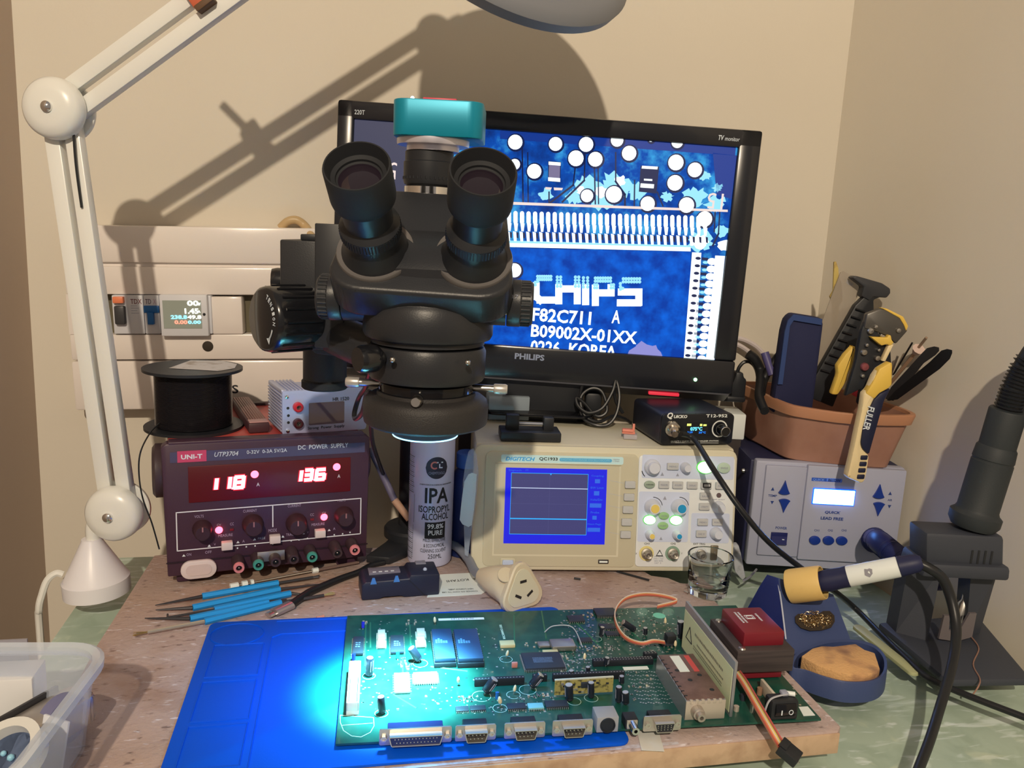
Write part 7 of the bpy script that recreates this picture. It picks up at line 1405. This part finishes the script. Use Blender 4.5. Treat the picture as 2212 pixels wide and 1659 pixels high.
chip(761, 1374, 786, 1411, .003, mark=3); chip(844, 1371, 871, 1408, .003, mark=3)
ICM = mat('pale blue block marking', A(96, 128, 150), .5)
for a in ((938, 1357, 975, 1424), (989, 1357, 1031, 1424)):
    x0, y0, x1, y1 = box2(*a, .008); k = MB(); k.box((x0, y0-.001, PT), (x1, y1, PT+.0045), mat('black socket', A(30, 32, 36), .5), .0005); s_ = k.build('chip_socket', pcb)
    k = MB(); k.box((x0+.0006, y0, PT+.0046), (x1-.0006, y1-.001, PT+.0085), mat('dark blue grey epoxy', A(40, 58, 78), .45), .0006); [k.raw([(x0+.0028+i*.0022, (y0+y1)/2+.006-j*.0022, PT+.0086), (x0+.0045+i*.0022, (y0+y1)/2+.006-j*.0022, PT+.0086), (x0+.0045+i*.0022, (y0+y1)/2+.0077-j*.0022, PT+.0086), (x0+.0028+i*.0022, (y0+y1)/2+.0077-j*.0022, PT+.0086)], [(0, 1, 2, 3)], ICM) for j, cols in enumerate(((1,), (0, 1, 2), (0, 1, 2, 3, 4), (0, 1, 2, 3, 4))) for i in cols]; k.build('chip', s_)
    k = MB()
    for i in range(14):
        y = y0+(y1-y0)*(i+.5)/14
        for x in (x0+.0003, x1-.0003): k.box((x-.0003, y-.0004, PT+.0044), (x+.0003, y+.0004, PT+.0062), LEG)
    k.build('chip_leads', s_)
chip(1136, 1407, 1208, 1444, .0036, 'large_chip', IC, 'xy', 24, mark=5); chip(1290, 1312, 1325, 1329, .0034, mark=None, legs='x', n=12); chip(1097, 1517, 1134, 1531, .0022, legs='x', n=10); chip(1142, 1517, 1172, 1530, .0022, m=mat('pale green chip', A(120, 170, 160), .5), legs='x', n=9); chip(1180, 1511, 1224, 1527, .0024, legs='x', n=12)
chip(1230, 1328, 1258, 1342, .0020, legs='x', n=8); chip(1298, 1346, 1324, 1358, .0020, legs='x', n=8); chip(1250, 1376, 1276, 1386, .0018, legs='x', n=7); chip(1310, 1362, 1336, 1372, .0018, legs='x', n=7); chip(985, 1524, 1012, 1536, .0018, legs='x', n=8); chip(1016, 1522, 1048, 1534, .0018, legs='x', n=8); chip(1430, 1380, 1456, 1392, .0028, legs='x', n=4)
chip(894, 1450, 944, 1474, .0030, 'silver_chip', mat('beam bleached chip', A(190, 196, 186), .4), 'xy', 11, 'pale chip under the lens beam'); chip(852, 1452, 884, 1494, .0026, 'pale_chip', mat('beam bleached chip', A(190, 196, 186)), 'y', 8)  # chip bodies coloured pale for the overexposure under the lens beam
for px, py in ((1094, 1388), (1188, 1408)):
    x0, y0, x1, y1 = box2(px-13, py-5, px+16, py+6, .003); k = MB(); k.box((x0, y0, PT), (x1, y1, PT+.0034), mat('yellow film block', A(206, 178, 118), .5), .0004); k.build('film_capacitor', pcb)
k = None
for x0_, y0_ in ((816, 1359), (816, 1376), (901, 1356), (901, 1374)):
    x0, y0, x1, y1 = box2(x0_, y0_, x0_+16, y0_+16, .0046); k = MB(); k.box((x0, y0, PT+.0004), (x1, y1, PT+.0046), mat('cream relay block', A(206, 188, 152), .5), .0004); k.box((x0-.0012, y0+.001, PT), (x1+.0012, y1-.001, PT+.0016), mat('cream block foot', A(190, 176, 140), .5)); k.build('cream_capacitor', pcb)
# electrolytic capacitors
SLV = mat('dark can sleeve', A(30, 32, 38), .35); CAPT = mat('capacitor top', (.7, .68, .64), .3, .8)
def elco(bx, by, tx_, ty_, r, label=None, up=.010):
    p = T(bx, by); o = Vector((p[0], p[1], PT)); q = pi_ @ onp(tx_, ty_, pm @ (o+Vector((0, .0, 0))), pm.to_3x3() @ Vector((0, 1, 0)))
    d = (q-o); L = max(d.length, .006); d.normalize(); o2_ = o+d*.0012 + Vector((0, 0, r*abs(d.x)*.9))
    k = MB(); k.lathe([(r*.9, 0), (r, .0006), (r, L*.08), (r*.94, L*.11), (r, L*.14), (r, L-.0006), (r*.9, L)], SLV, o2_, d, 20)
    for s_ in range(3): 
        qx = d.to_track_quat('Z', 'Y').to_matrix() @ Vector((math.cos(R(200+s_*40)), math.sin(R(200+s_*40)), 0)); k.cyl(o2_+qx*(r*.985)+d*L*.25, o2_+qx*(r*.985)+d*L*.85, r*.12, INKG, n=6)
    c = k.build('electrolytic_capacitor', pcb, label); k = MB(); k.lathe([(r*.88, L-.0001), (r*.86, L+.0003), (0, L+.0003)], CAPT, o2_, d, 18); k.build('capacitor_top', c); k = MB(); k.cyl(o, o2_, .0004, LEG, n=6); k.build('lead', c)
for a in ((797, 1460, 799, 1424, .0032), (906, 1430, 890, 1406, .0034), (826, 1541, 823, 1509, .0029), (1047, 1500, 1066, 1474, .0036), (1146, 1488, 1166, 1464, .0034), (1230, 1514, 1229, 1483, .0033), (1277, 1508, 1277, 1478, .0026), (1336, 1518, 1337, 1487, .0026), (1352, 1522, 1351, 1499, .0028), (1308, 1440, 1311, 1424, .0022), (1343, 1478, 1343, 1476, .0022), (1298, 1376, 1301, 1358, .0022), (1372, 1366, 1348, 1350, .0030), (1270, 1458, 1270, 1452, .0020), (1234, 1466, 1234, 1460, .0022), (1472, 1380, 1471, 1346, .0034), (1394, 1372, 1394, 1362, .0022), (1618, 1500, 1616, 1488, .0026)): elco(*a)
# yellow ceramic drops
YC2 = mat('pale yellow ceramic', A(222, 196, 146), .4)
k = MB(); k.lathe([(0.0001, 0), (.0011, .0008), (.0014, .0022), (.0011, .0044), (.0005, .0056), (.0001, .0058)], YC2, (0, 0, .0022), n=12); k.cyl((0, 0, 0), (0, 0, .0026), .0003, LEG, n=5); me = k.mesh('ceramic_capacitor')
for x, y in ((1093, 1422), (1109, 1500), (1082, 1526), (940, 1350), (1437, 1352), (1458, 1402), (990, 1480), (1262, 1430)):
    o = bpy.data.objects.new('ceramic_capacitor', me); COL.objects.link(o); o.parent = pcb; p = T(x, y); o.location = (p[0], p[1], PT); o.rotation_euler = (R(rn.uniform(-12, 12)), R(rn.uniform(-12, 12)), 0)
    if x == 1082: o.scale = (1.25, 1.25, 1.15)
for x, y in ((1111, 1444),): p = T(x, y); k = MB(); k.box((p[0]-.0026, p[1]-.001, PT+.001), (p[0]+.0026, p[1]+.001, PT+.006), mat('salmon resistor block', A(196, 120, 100), .5), .0006); k.build('salmon_block', pcb)
# blue glass diodes standing on the left
for x0, y0, m in ((784, 1358, A(40, 40, 150)), (764, 1428, A(30, 40, 190)), (859, 1424, A(30, 130, 190)), (1074, 1512, A(30, 90, 140))):
    p = T(x0, y0); k = MB(); k.cyl((p[0], p[1], PT+.001), (p[0], p[1]+.001, PT+.0062), .0015, mat('blue glass %d' % x0, m, .25), n=14); k.cyl((p[0], p[1]-.002, PT), (p[0], p[1], PT+.001), .0005, LEG, n=6); k.build('blue_diode', pcb)
# fan header and pin headers
x0, y0, x1, y1 = box2(745, 1446, 779, 1534, .010); xa, xb = T(746, 1543, 0)[0], T(776, 1543, 0)[0]
k = MB(); ya, yb = T(760, 1545)[1], T(768, 1452)[1]; xa, xb = T(748, 1540)[0], T(775, 1540)[0]
WC = mat('white connector', A(222, 216, 206), .45); k.box((xa, ya, PT), (xb, yb, PT+.0035), WC, .0004); k.box((xa, ya, PT+.0034), (xa+.0012, yb, PT+.0105), WC, .0003); k.box((xb-.0012, ya, PT+.0034), (xb, yb, PT+.0105), WC, .0003); k.box((xa, ya, PT+.0034), (xb, ya+.0014, PT+.0105), WC, .0003); k.box((xa, yb-.0014, PT+.0034), (xb, yb, PT+.0105), WC, .0003); k.box((xa+.002, ya+.006, PT+.0034), (xb-.002, yb-.014, PT+.0085), WC, .0004); k.build('card_connector', pcb)
SKT = mat('black header plastic', A(28, 30, 34), .5)
def strip(px0, px1, pyb, hpx, name='header_socket', rows=1, dy=.004):
    a, c = T(px0, pyb), T(px1, pyb-(px1-px0)*.03); h = hpx/ppm(onz(px0, pyb, PZ)); yaw = 0
    k = MB(); k.box((a[0], a[1], PT), (c[0], a[1]+dy, PT+h), SKT, .0004); o = k.build(name, pcb); k = MB(); n = max(4, int((c[0]-a[0])/.0025))
    for i in range(n):
        for r_ in range(rows): k.box((a[0]+(i+.3)*(c[0]-a[0])/n, a[1]+dy*(.3+.45*r_), PT+h-.0002), (a[0]+(i+.7)*(c[0]-a[0])/n, a[1]+dy*(.3+.45*r_)+.0006, PT+h+.0001), PAD)
    k.build('contacts', o)
strip(1025, 1133, 1484, 17); strip(1151, 1182, 1474, 15); strip(1194, 1350, 1473, 16); strip(1282, 1412, 1441, 13, rows=2, dy=.006); strip(1392, 1420, 1424, 12, rows=2, dy=.005)
x0, y0, x1, y1 = box2(1348, 1440, 1398, 1448, 0); k = MB(); k.box((x0, y0, PT), (x1, y1, PT+.0006), PAPER); k.build('white_sticker', pcb)
# silver crystal cans
for a, h in (((1193, 1378, 1237, 1398), .005), ((1163, 1384, 1186, 1396), .003)):
    x0, y0, x1, y1 = box2(*a, h); k = MB(); k.prism(rrect(x0, x1, y0, y1, .0015), PT+.0004, PT+h, mat('satin crystal can', (.5, .48, .45), .3, .9), 'xy', .0008); k.build('crystal', pcb)
p0, p1, p2, p3 = T(1176, 1374), T(1195, 1366), T(1236, 1368), T(1258, 1400); k = MB(); k.tube([(p0[0], p0[1], PT+.004), (p1[0], p1[1], PT+.0065), (p2[0], p2[1], PT+.006), (p3[0], p3[1], PT+.001)], .0005, mat('white sleeve lead', A(176, 170, 160), .5), 6); k.build('patch_lead', pcb)
# daughter card
yl0, yl1 = T(1197, 1506), T(1323, 1498); h = .0135; d = Vector((yl1[0]-yl0[0], yl1[1]-yl0[1], 0)); k = MB(); k.M = Matrix.Translation((yl0[0], yl0[1], PT+.0015)) @ Matrix.Rotation(math.atan2(d.y, d.x), 4, 'Z'); L = d.length
YB = mat('yellow green card', A(156, 142, 78), .5, noise=(300, A(90, 84, 50), .5, .6)); k.box((0, 0, 0), (L, .0013, h), YB); k.box((-.0002, -.0001, h-.0008), (L, .0014, h+.0002), mat('pale card edge', A(196, 190, 160), .5)); o = k.build('daughter_card', pcb, 'yellow upright daughter card')
k = MB(); k.M = Matrix.Translation((yl0[0], yl0[1], PT+.0015)) @ Matrix.Rotation(math.atan2(d.y, d.x), 4, 'Z'); k.box((L*.44, -.0018, h*.45), (L*.58, 0, h*.78), IC, .0003)
for i in range(16): x = rn.uniform(.03, .95)*L; z = rn.uniform(.1, .85)*h; k.box((x, -.0008, z), (x+.0022, 0, z+.0012), IC if i % 2 else PAD)
k.build('card_parts', o)
# ---- edge connectors
def along(px, py): return T(px, py)
def dsub(xl, xr, yb, pw, male=True, rows=(5, 4), name='serial_port', socket=False, wide=False):
    a, c = T(xl, yb), T(xr, yb-(xr-xl)*.04); x0, x1 = a[0], c[0]; y = -.004; zc = PT+.0058; hh = .0062
    TIN = mat('bright port tin', (.60, .57, .53), .32, .85); k = MB(); k.prism([(u+x0, v+zc) for u, v in rrect(0, x1-x0, -hh, hh, .0014)], y, y+.0012, TIN, 'xz'); o = k.build(name, pcb)
    cx = (x0+x1)/2; w = (x1-x0)*pw/2
    def dsh(e, dz=0): return [(cx-w-e, zc+.0037+e), (cx+w+e, zc+.0037+e), (cx+w+e+.0004, zc+.0028), (cx+w-.0012+e, zc-.0035), (cx+w-.0022+e, zc-.0041-e), (cx-w+.0022-e, zc-.0041-e), (cx-w+.0012-e, zc-.0035), (cx-w-e-.0004, zc+.0028)]
    k = MB(); D0, D1 = dsh(0), dsh(-.0006); n = len(D0); yf = y-.0060
    vs = [(p, y, q) for p, q in D0]+[(p, yf, q) for p, q in D0]+[(p, yf, q) for p, q in D1]+[(p, y-.0008, q) for p, q in D1]
    fs = []
    for r_ in range(3):
        for i in range(n): fs.append((r_*n+i, r_*n+(i+1) % n, (r_+1)*n+(i+1) % n, (r_+1)*n+i))
    k.raw(vs, fs, TIN); k.build('shell', o)
    k = MB(); yy = y-.0009 if male else yf+.0008; INS = mat('dark port insert', A(34, 34, 38), .5) if not wide else mat('navy port insert', A(30, 40, 84), .45)
    k.prism(D1, yy, y, INS, 'xz'); k.build('insert', o)
    k = MB(); 
    for r_, n_ in enumerate(rows):
        for i in range(n_):
            x = cx+(i-(n_-1)/2)*2*w*.86/max(rows); z = zc+(.0014 if r_ == 0 else -.0014 if len(rows) == 2 else -.0001 if r_ == 1 else -.0018)
            k.cyl((x, yy, z), (x, yy-(.0042 if male else .0003), z), .0004 if not male else .00045, LEG, n=6)
    k.build('pins', o)
    for s in (-1, 1):
        x = cx+s*((x1-x0)/2-.0032); k = MB(); k.lathe([(0, -.0012), (.0010, -.0012), (.0012, -.0020), (.0024, -.0020), (.0024, 0)], LEG, (x, y, zc-.0004), (0, 1, 0), 6); k.build('jack_screw', o)
    k = MB(); k.box((x0+.006, y+.001, PT), (x1-.006, y+.012, zc+.004), SKT if not wide else mat('navy port insert', A(30, 40, 84), .45), .0006); k.build('port_body', o); return o
dsub(819, 973, 1591, .72, False, (13, 12), 'parallel_port', wide=True); dsub(981, 1068, 1588, .54); dsub(1085, 1172, 1580, .54); dsub(1187, 1273, 1574, .54); dsub(1382, 1463, 1567, .50, False, (5, 5, 5), 'video_port')
a, c = T(1282, 1569), T(1328, 1566); k = MB(); k.box((a[0], -.003, PT), (c[0], .012, PT+.0125), mat('grey socket shell', A(150, 146, 140), .5), .0006); o = k.build('round_keyboard_port', pcb); cx = (a[0]+c[0])/2; k = MB(); k.lathe([(0, -.0004), (.0046, -.0004), (.0050, -.0012), (.0058, -.0012), (.0060, 0)], SKT, (cx, -.003, PT+.0060), (0, 1, 0), 28); k.build('socket_hole', o)
a, c = T(1346, 1566), T(1372, 1565); cx = (a[0]+c[0])/2; k = MB(); k.box((cx-.005, -.001, PT), (cx+.005, .010, PT+.008), SKT, .0005); k.box((cx-.0042, -.002, PT+.001), (cx+.0042, .002, PT+.0078), LEG, .0004); o = k.build('audio_jack', pcb); k = MB(); k.lathe_closed([(.0014, -.0095), (.0030, -.0095), (.0032, -.002), (.0032, 0), (.0014, 0)], CHROME, (cx, -.0015, PT+.0048), (0, 1, 0), 20); k.lathe([(0, -.004), (.0014, -.004)], BLACK, (cx, -.0015, PT+.0048), (0, 1, 0), 12); k.build('jack_barrel', o)
# ---- tuner can
TNL = mat('brown tarnished lid', A(122, 92, 78), .45, .3, noise=(90, A(100, 74, 62), .4, .7)); TNS = mat('silver tuner wall', (.55, .55, .60), .35, .8); TNF = mat('pale tuner front', A(196, 176, 148), .4, .4)
hT = .0175; f0_, f1_, k0, k1_ = T(1478, 1512, hT), T(1566, 1508, hT), T(1424, 1414, hT), T(1500, 1411, hT)
x0, x1, y0, y1 = (f0_[0]*.5+k0[0]*.5), (f1_[0]*.5+k1_[0]*.5), (f0_[1]+f1_[1])/2, (k0[1]+k1_[1])/2
k = MB(); k.box((x0, y0, PT), (x1, y1, PT+hT-.001), TNS); tu = k.build('tuner_can', pcb)
k = MB(); k.box((x0+.0008, y0+.0012, PT+hT-.0012), (x1-.0004, y1-.0004, PT+hT), TNL, .0004)
for i in range(9): y = y0+.005+i*(y1-y0-.008)/9; k.box((x0+.0004, y, PT+hT-.0006), (x0+.0030, y+.0012, PT+hT+.0002), BLACK)
for fx_, fy in ((.25, .62), (.75, .50), (.42, .40), (.80, .18)): k.lathe([(0, .0002), (.0019, .0002), (.0020, 0)], BLACK, (x0+(x1-x0)*fx_, y0+(y1-y0)*fy, PT+hT), (0, 0, 1), 16)
k.box((x0+(x1-x0)*.30, y0+(y1-y0)*.58, PT+hT), (x0+(x1-x0)*.56, y0+(y1-y0)*.95, PT+hT+.0003), PAPER); k.box((x0+(x1-x0)*.56, y0+(y1-y0)*.58, PT+hT), (x0+(x1-x0)*.68, y0+(y1-y0)*.95, PT+hT+.0003), mat('brown label band', A(110, 80, 70), .5)); k.box((x0+(x1-x0)*.68, y0+(y1-y0)*.58, PT+hT), (x0+(x1-x0)*.82, y0+(y1-y0)*.95, PT+hT+.0003), mat('red label band', A(200, 76, 66), .5)); k.build('tuner_lid', tu, 'brown lid with red and white sticker')
k = MB(); k.box((x0, y0-.0006, PT+.0006), (x1, y0+.0012, PT+hT-.0016), TNF, .0003)
for i in range(6): x = x0+.003+i*(x1-x0-.004)/6; k.box((x, y0-.0009, PT+hT-.0035), (x+.0024, y0+.001, PT+hT-.0002), TNF, .0002)
k.build('tuner_front', tu); cx, cz_ = x0+(x1-x0)*.28, PT+.0082; k = MB(); k.lathe_closed([(.0016, -.011), (.0032, -.011), (.0036, -.0095), (.0036, -.007), (.0046, -.0065), (.0052, 0), (.0016, 0)], mat('nickel socket', (.5, .46, .42), .35, .7), (cx, y0, cz_), (0, 1, 0), 24); k.lathe([(0, -.006), (.0017, -.006)], BLACK, (cx, y0, cz_), (0, 1, 0), 12); k.build('aerial_socket', tu)
# ---- shield plate with yellow label
px0 = T(1577, 1548)[0]; yf = T(1577, 1549)[1]; hS = .0335
kk1 = pi_ @ onp(1483, 1298, pm @ Vector((px0, 0, 0)), pm.to_3x3() @ Vector((1, 0, 0))); zS = kk1.z
kk2 = pi_ @ onp(1584, 1422, pm @ Vector((px0, 0, 0)), pm.to_3x3() @ Vector((1, 0, 0)))
zt2 = (kk1.z+kk2.z)/2; yb2 = kk1.y
k = MB(); k.box((px0-.0008, yf, PT), (px0+.0016, yb2, zt2), mat('dull aluminium sheet', (.42, .43, .48), .4, .7), .0003); shp = k.build('shield_plate', pcb, 'upright aluminium plate with yellow warning label')
YL = mat('pale yellow label', A(206, 202, 150), .55); zl1 = zt2-.0075; k = MB(); k.box((px0-.0011, yf+.002, PT+.003), (px0-.0008, yb2-.001, zl1), YL)
yc_ = yb2-.016; zc_ = (zl1+PT)/2+.003
for s0_, s1_ in (((-.007, -.006), (.007, -.006)), ((.007, -.006), (0, .007)), ((0, .007), (-.007, -.006))):
    k.tube([(px0-.0012, yc_+s0_[0], zc_+s0_[1]), (px0-.0012, yc_+s1_[0], zc_+s1_[1])], .0004, INKB, 4, 1)
k2 = MB(); L_ = yb2-yf
for w_, h_, dx, dz, rr_4 in ((.060, .0042, .0, .0065, 1), (.056, .0030, .004, -.0005, 1), (.062, .0045, .0, -.0060, 2)): scrawl(k2, dx, dz, w_, h_, rr_4, mat('label grey print', A(120, 118, 90), .6), 0, 3)
for v in k2.V: v.z = v.y; v.y = 0
for v in k2.V: v.x, v.y = px0-.00115+v.y, (yf+(yb2-yf)*.46) - v.x; v.z += zc_
k.raw(k2.V, k2.F, mat('label grey print', A(120, 118, 90))); k.build('warning_label', shp)
# ---- transformer
LAM = mat('dark brown laminations', A(70, 58, 52), .55, noise=(14, A(58, 48, 44), .4, .6, (1, 1, 30))); RED = mat('dark red bobbin', A(120, 26, 34), .4)
hL0, hL1 = .010, .030
ta, tb2 = T(1589, 1455, hL0), T(1711, 1449, hL0); tx0, tx1 = ta[0], tb2[0]; ty0 = ta[1]; tkz = T(1540, 1336, hL1); ty1 = tkz[1]; tx0 = max(tx0, px0+.0035)
k = MB(); k.box((tx0, ty0, PT+hL0), (tx1, ty1, PT+hL1), LAM, .0008); tr_ = k.build('transformer', pcb)
k = MB(); k.box((tx0+.008, ty0+.008, PT+hL1-.001), (tx1-.006, ty1-.004, PT+hL1+.0125), RED, .002); 
rb_ = k.build('bobbin', tr_, 'dark red plastic bobbin'); k = MB(); cxr, cyr = (tx0+tx1)/2, (ty0+ty1)/2+.006; zt3 = PT+hL1+.0126
scrawl(k, cxr-.0085, cyr, .020, .0062, 2, INKW, zt3, 1, 'y'); scrawl(k, cxr+.0080, cyr, .015, .0032, 1, INKW, zt3, 5, 'y')
for s_ in (.0040, .0026): 
    for u0, v0, u1, v1 in ((-1, -1, 1, -1), (1, -1, 1, 1), (1, 1, -1, 1), (-1, 1, -1, -1)): k.tube([(cxr+u0*s_, cyr+v0*s_*.8, zt3), (cxr+u1*s_, cyr+v1*s_*.8, zt3)], .0003, INKW, 4, 1)
k.build('bobbin_print', rb_); k = MB(); k.box((tx0+.006, ty0+.006, PT+.001), (tx1-.006, ty1-.006, PT+hL0), RED, .001); k.build('lower_bobbin', tr_, 'dark red lower bobbin')
k = MB(); k.lathe([(0, .0016), (.0028, .0012), (.0034, 0)], STEEL, (tx0+.006, ty0+.005, PT+hL1), (0, 0, 1), 20); k.build('transformer_rivet', tr_); k = MB(); k.lathe([(0, .0012), (.0026, .001), (.003, 0)], STEEL, (tx0+.006, ty1-.005, PT+hL1), (0, 0, 1), 20); k.build('transformer_rivet', tr_)
# ---- rocker switch and odds at the right
a, c = T(1664, 1558), T(1722, 1554); k = MB(); k.box((a[0], a[1], PT), (c[0], a[1]+.013, PT+.0165), BLACK, .002); sw = k.build('rocker_switch', pcb, 'black rocker switch marked I and O'); k = MB(); w_ = c[0]-a[0]; k.prism([(a[1]+.0002, PT+.003), (a[1]-.0026, PT+.0085), (a[1]-.0008, PT+.0145), (a[1]+.001, PT+.0145)], a[0]+.003, c[0]-.003, GLOSSB, 'yz', .0003); k.build('rocker', sw)
k = MB(); k.text('I', a[0]+w_*.30, a[0]+w_*.34, PT+.0085, .004, INKW, a[1]-.0027); cxs = a[0]+w_*.66
for i in range(12): k.cyl((cxs+.0017*math.cos(R(i*30)), a[1]-.0027, PT+.0085+.0019*math.sin(R(i*30))), (cxs+.0017*math.cos(R(i*30+30)), a[1]-.0027, PT+.0085+.0019*math.sin(R(i*30+30))), .0003, INKW, n=5)
k.build('switch_print', sw); k = MB(); k.tube([(a[0]-.003, a[1]+.004, PT), (a[0]-.0028, a[1]+.004, PT+.009), (a[0]+.002, a[1]+.005, PT+.0165), (c[0]-.006, a[1]+.007, PT+.0185)], .0012, mat('cable tie white', A(176, 168, 156), .5), 6, flat=.5); k.cyl((c[0]-.007, a[1]+.009, PT+.018), (c[0]-.001, a[1]+.006, PT+.0185), .0019, WHITE, n=10); k.box((c[0]-.012, a[1]+.006, PT+.0165), (c[0]-.006, a[1]+.012, PT+.020), mat('grey wire sleeve', A(150, 146, 146), .5), .0012); k.build('switch_wiring', sw)
for i, (x, y) in enumerate(((1590, 1535), (1604, 1512), (1640, 1500), (1625, 1538))): p = T(x, y); k = MB(); k.cyl((p[0], p[1], PT), (p[0], p[1], PT+.004+.001*i), .0022, [TNF, IC, mat('brown power part', A(150, 110, 80), .5), LEG][i], n=14); k.build('power_part', pcb)
a, c = T(1640, 1492), T(1658, 1530); k = MB(); k.box((a[0], c[1], PT), (a[0]+.0025, a[1], PT+.011), mat('torn pale card', A(196, 176, 146), .7), .0004); k.build('card_divider', pcb)
p, q = T(1725, 1528), T(1752, 1548); k = MB(); k.prism([(p[0], p[1]), (p[0]+.008, p[1]), (q[0]+.004, q[1]+.001), (q[0]-.006, q[1]+.001)], PT+.0001, PT+.0005, PAPER, 'xy'); k.build('white_sticker', pcb)
a, c = T(1552, 1573), T(1762, 1560)
# ---- ribbon cables
RC = [mat('ribbon brown', A(150, 96, 66), .5), mat('ribbon red', A(196, 84, 70), .5), mat('ribbon orange', A(216, 140, 80), .5), mat('ribbon pale', A(214, 190, 160), .5), mat('ribbon yellow', A(212, 184, 90), .5)]
def ribbon(pts, wdir, pitch, n, r, name, label=None):
    w = MB()
    for i in range(n):
        off = (i-(n-1)/2)*pitch; w.tube([Vector(p)+Vector(wd)*off for p, wd in zip(pts, wdir)], r, RC[i % 5] if n > 4 else RC[i % 4], 6, 6)
    return w.build(name, pcb, label)
rp = [(1480, 1309, .010), (1462, 1299, .014), (1435, 1288, .018), (1390, 1284, .020), (1350, 1294, .018), (1329, 1320, .013), (1332, 1350, .009), (1352, 1378, .007), (1385, 1390, .009), (1412, 1385, .012), (1436, 1388, .008)]
P3 = [(lambda q: (q[0], q[1], PT+h))(T(x, y, h)) for x, y, h in rp]
P3[0] = (min(P3[0][0], px0-.0025), P3[0][1], P3[0][2])
ribbon(P3, [(.2, .3, 1)]*8+[(.0, .8, .6)]*3, .0010, 4, .00055, 'ribbon_cable', 'brown and orange ribbon looping to its plug')
q = T(1444, 1392); k = MB(); k.box((q[0]-.003, q[1]-.004, PT+.0006), (q[0]+.006, q[1]+.005, PT+.010), BLACK, .0008); k.build('ribbon_plug', pcb)
g = [(1592, 1452, .012), (1610, 1478, .013), (1640, 1530, .012), (1668, 1578, .008)]
P3 = [(lambda q: (q[0], q[1], PT+h))(T(x, y, h)) for x, y, h in g]; e_ = pi_ @ onz(1688, 1612, .006); P3.append((e_.x, e_.y, e_.z)); P3[0] = (max(P3[0][0], px0+.004), P3[0][1], P3[0][2])
ribbon(P3, [(.95, .25, .15)]*5, .0011, 7, .00062, 'ribbon_cable', 'flat rainbow ribbon hanging over the front edge')
d = (Vector(P3[-1])-Vector(P3[-2])).normalized(); k = MB(); c_ = Vector(P3[-1]); k.M = Matrix.Translation(c_) @ Matrix.Rotation(math.atan2(d.y, d.x)+math.pi/2, 4, 'Z') @ Matrix.Rotation(R(24), 4, 'X'); k.box((-.0075, -.0145, -.0035), (.0075, .001, .0035), BLACK, .0008); k.box((-.003, -.016, -.001), (-.0022, -.0143, .001), STEEL); k.box((-.0062, -.004, .0034), (.0058, .002, .0048), BLACK, .0005); k.build('ribbon_plug', pcb)
# ---- small surface parts
def smd(name, dims, m1, m2):
    k = MB(); l, w, h = dims; k.box((-l*.30, -w/2, 0), (l*.30, w/2, h), m1); k.box((-l/2, -w/2, 0), (-l*.30, w/2, h*1.02), m2); k.box((l*.30, -w/2, 0), (l/2, w/2, h*1.02), m2); return k.mesh(name)
m_r = smd('chip_resistor', (.0020, .0013, .0006), IC, PAD); m_c = smd('chip_capacitor', (.0020, .0013, .0009), mat('tan chip body', A(176, 150, 116), .5), PAD)
def place(me, n, zones):
    for i in range(n):
        z = zones[i % len(zones)]; p = T(rn.uniform(z[0], z[2]), rn.uniform(z[1], z[3])); o = bpy.data.objects.new(me.name.split('.')[0], me); COL.objects.link(o); o.parent = pcb; o.location = (p[0], p[1], PT); o.rotation_euler = (0, 0, rn.choice((0, math.pi/2)))
ZN = [(1222, 1324, 1288, 1345), (1240, 1395, 1330, 1412), (1336, 1345, 1366, 1376), (1380, 1340, 1420, 1376), (1212, 1450, 1262, 1462), (1140, 1495, 1195, 1508), (860, 1420, 900, 1448), (990, 1505, 1020, 1516), (1350, 1452, 1410, 1515)]
place(m_r, 90, ZN); place(m_c, 70, ZN+[(1126, 1389, 1160, 1400), (1215, 1412, 1230, 1440), (780, 1340, 810, 1352), (870, 1340, 900, 1350)])
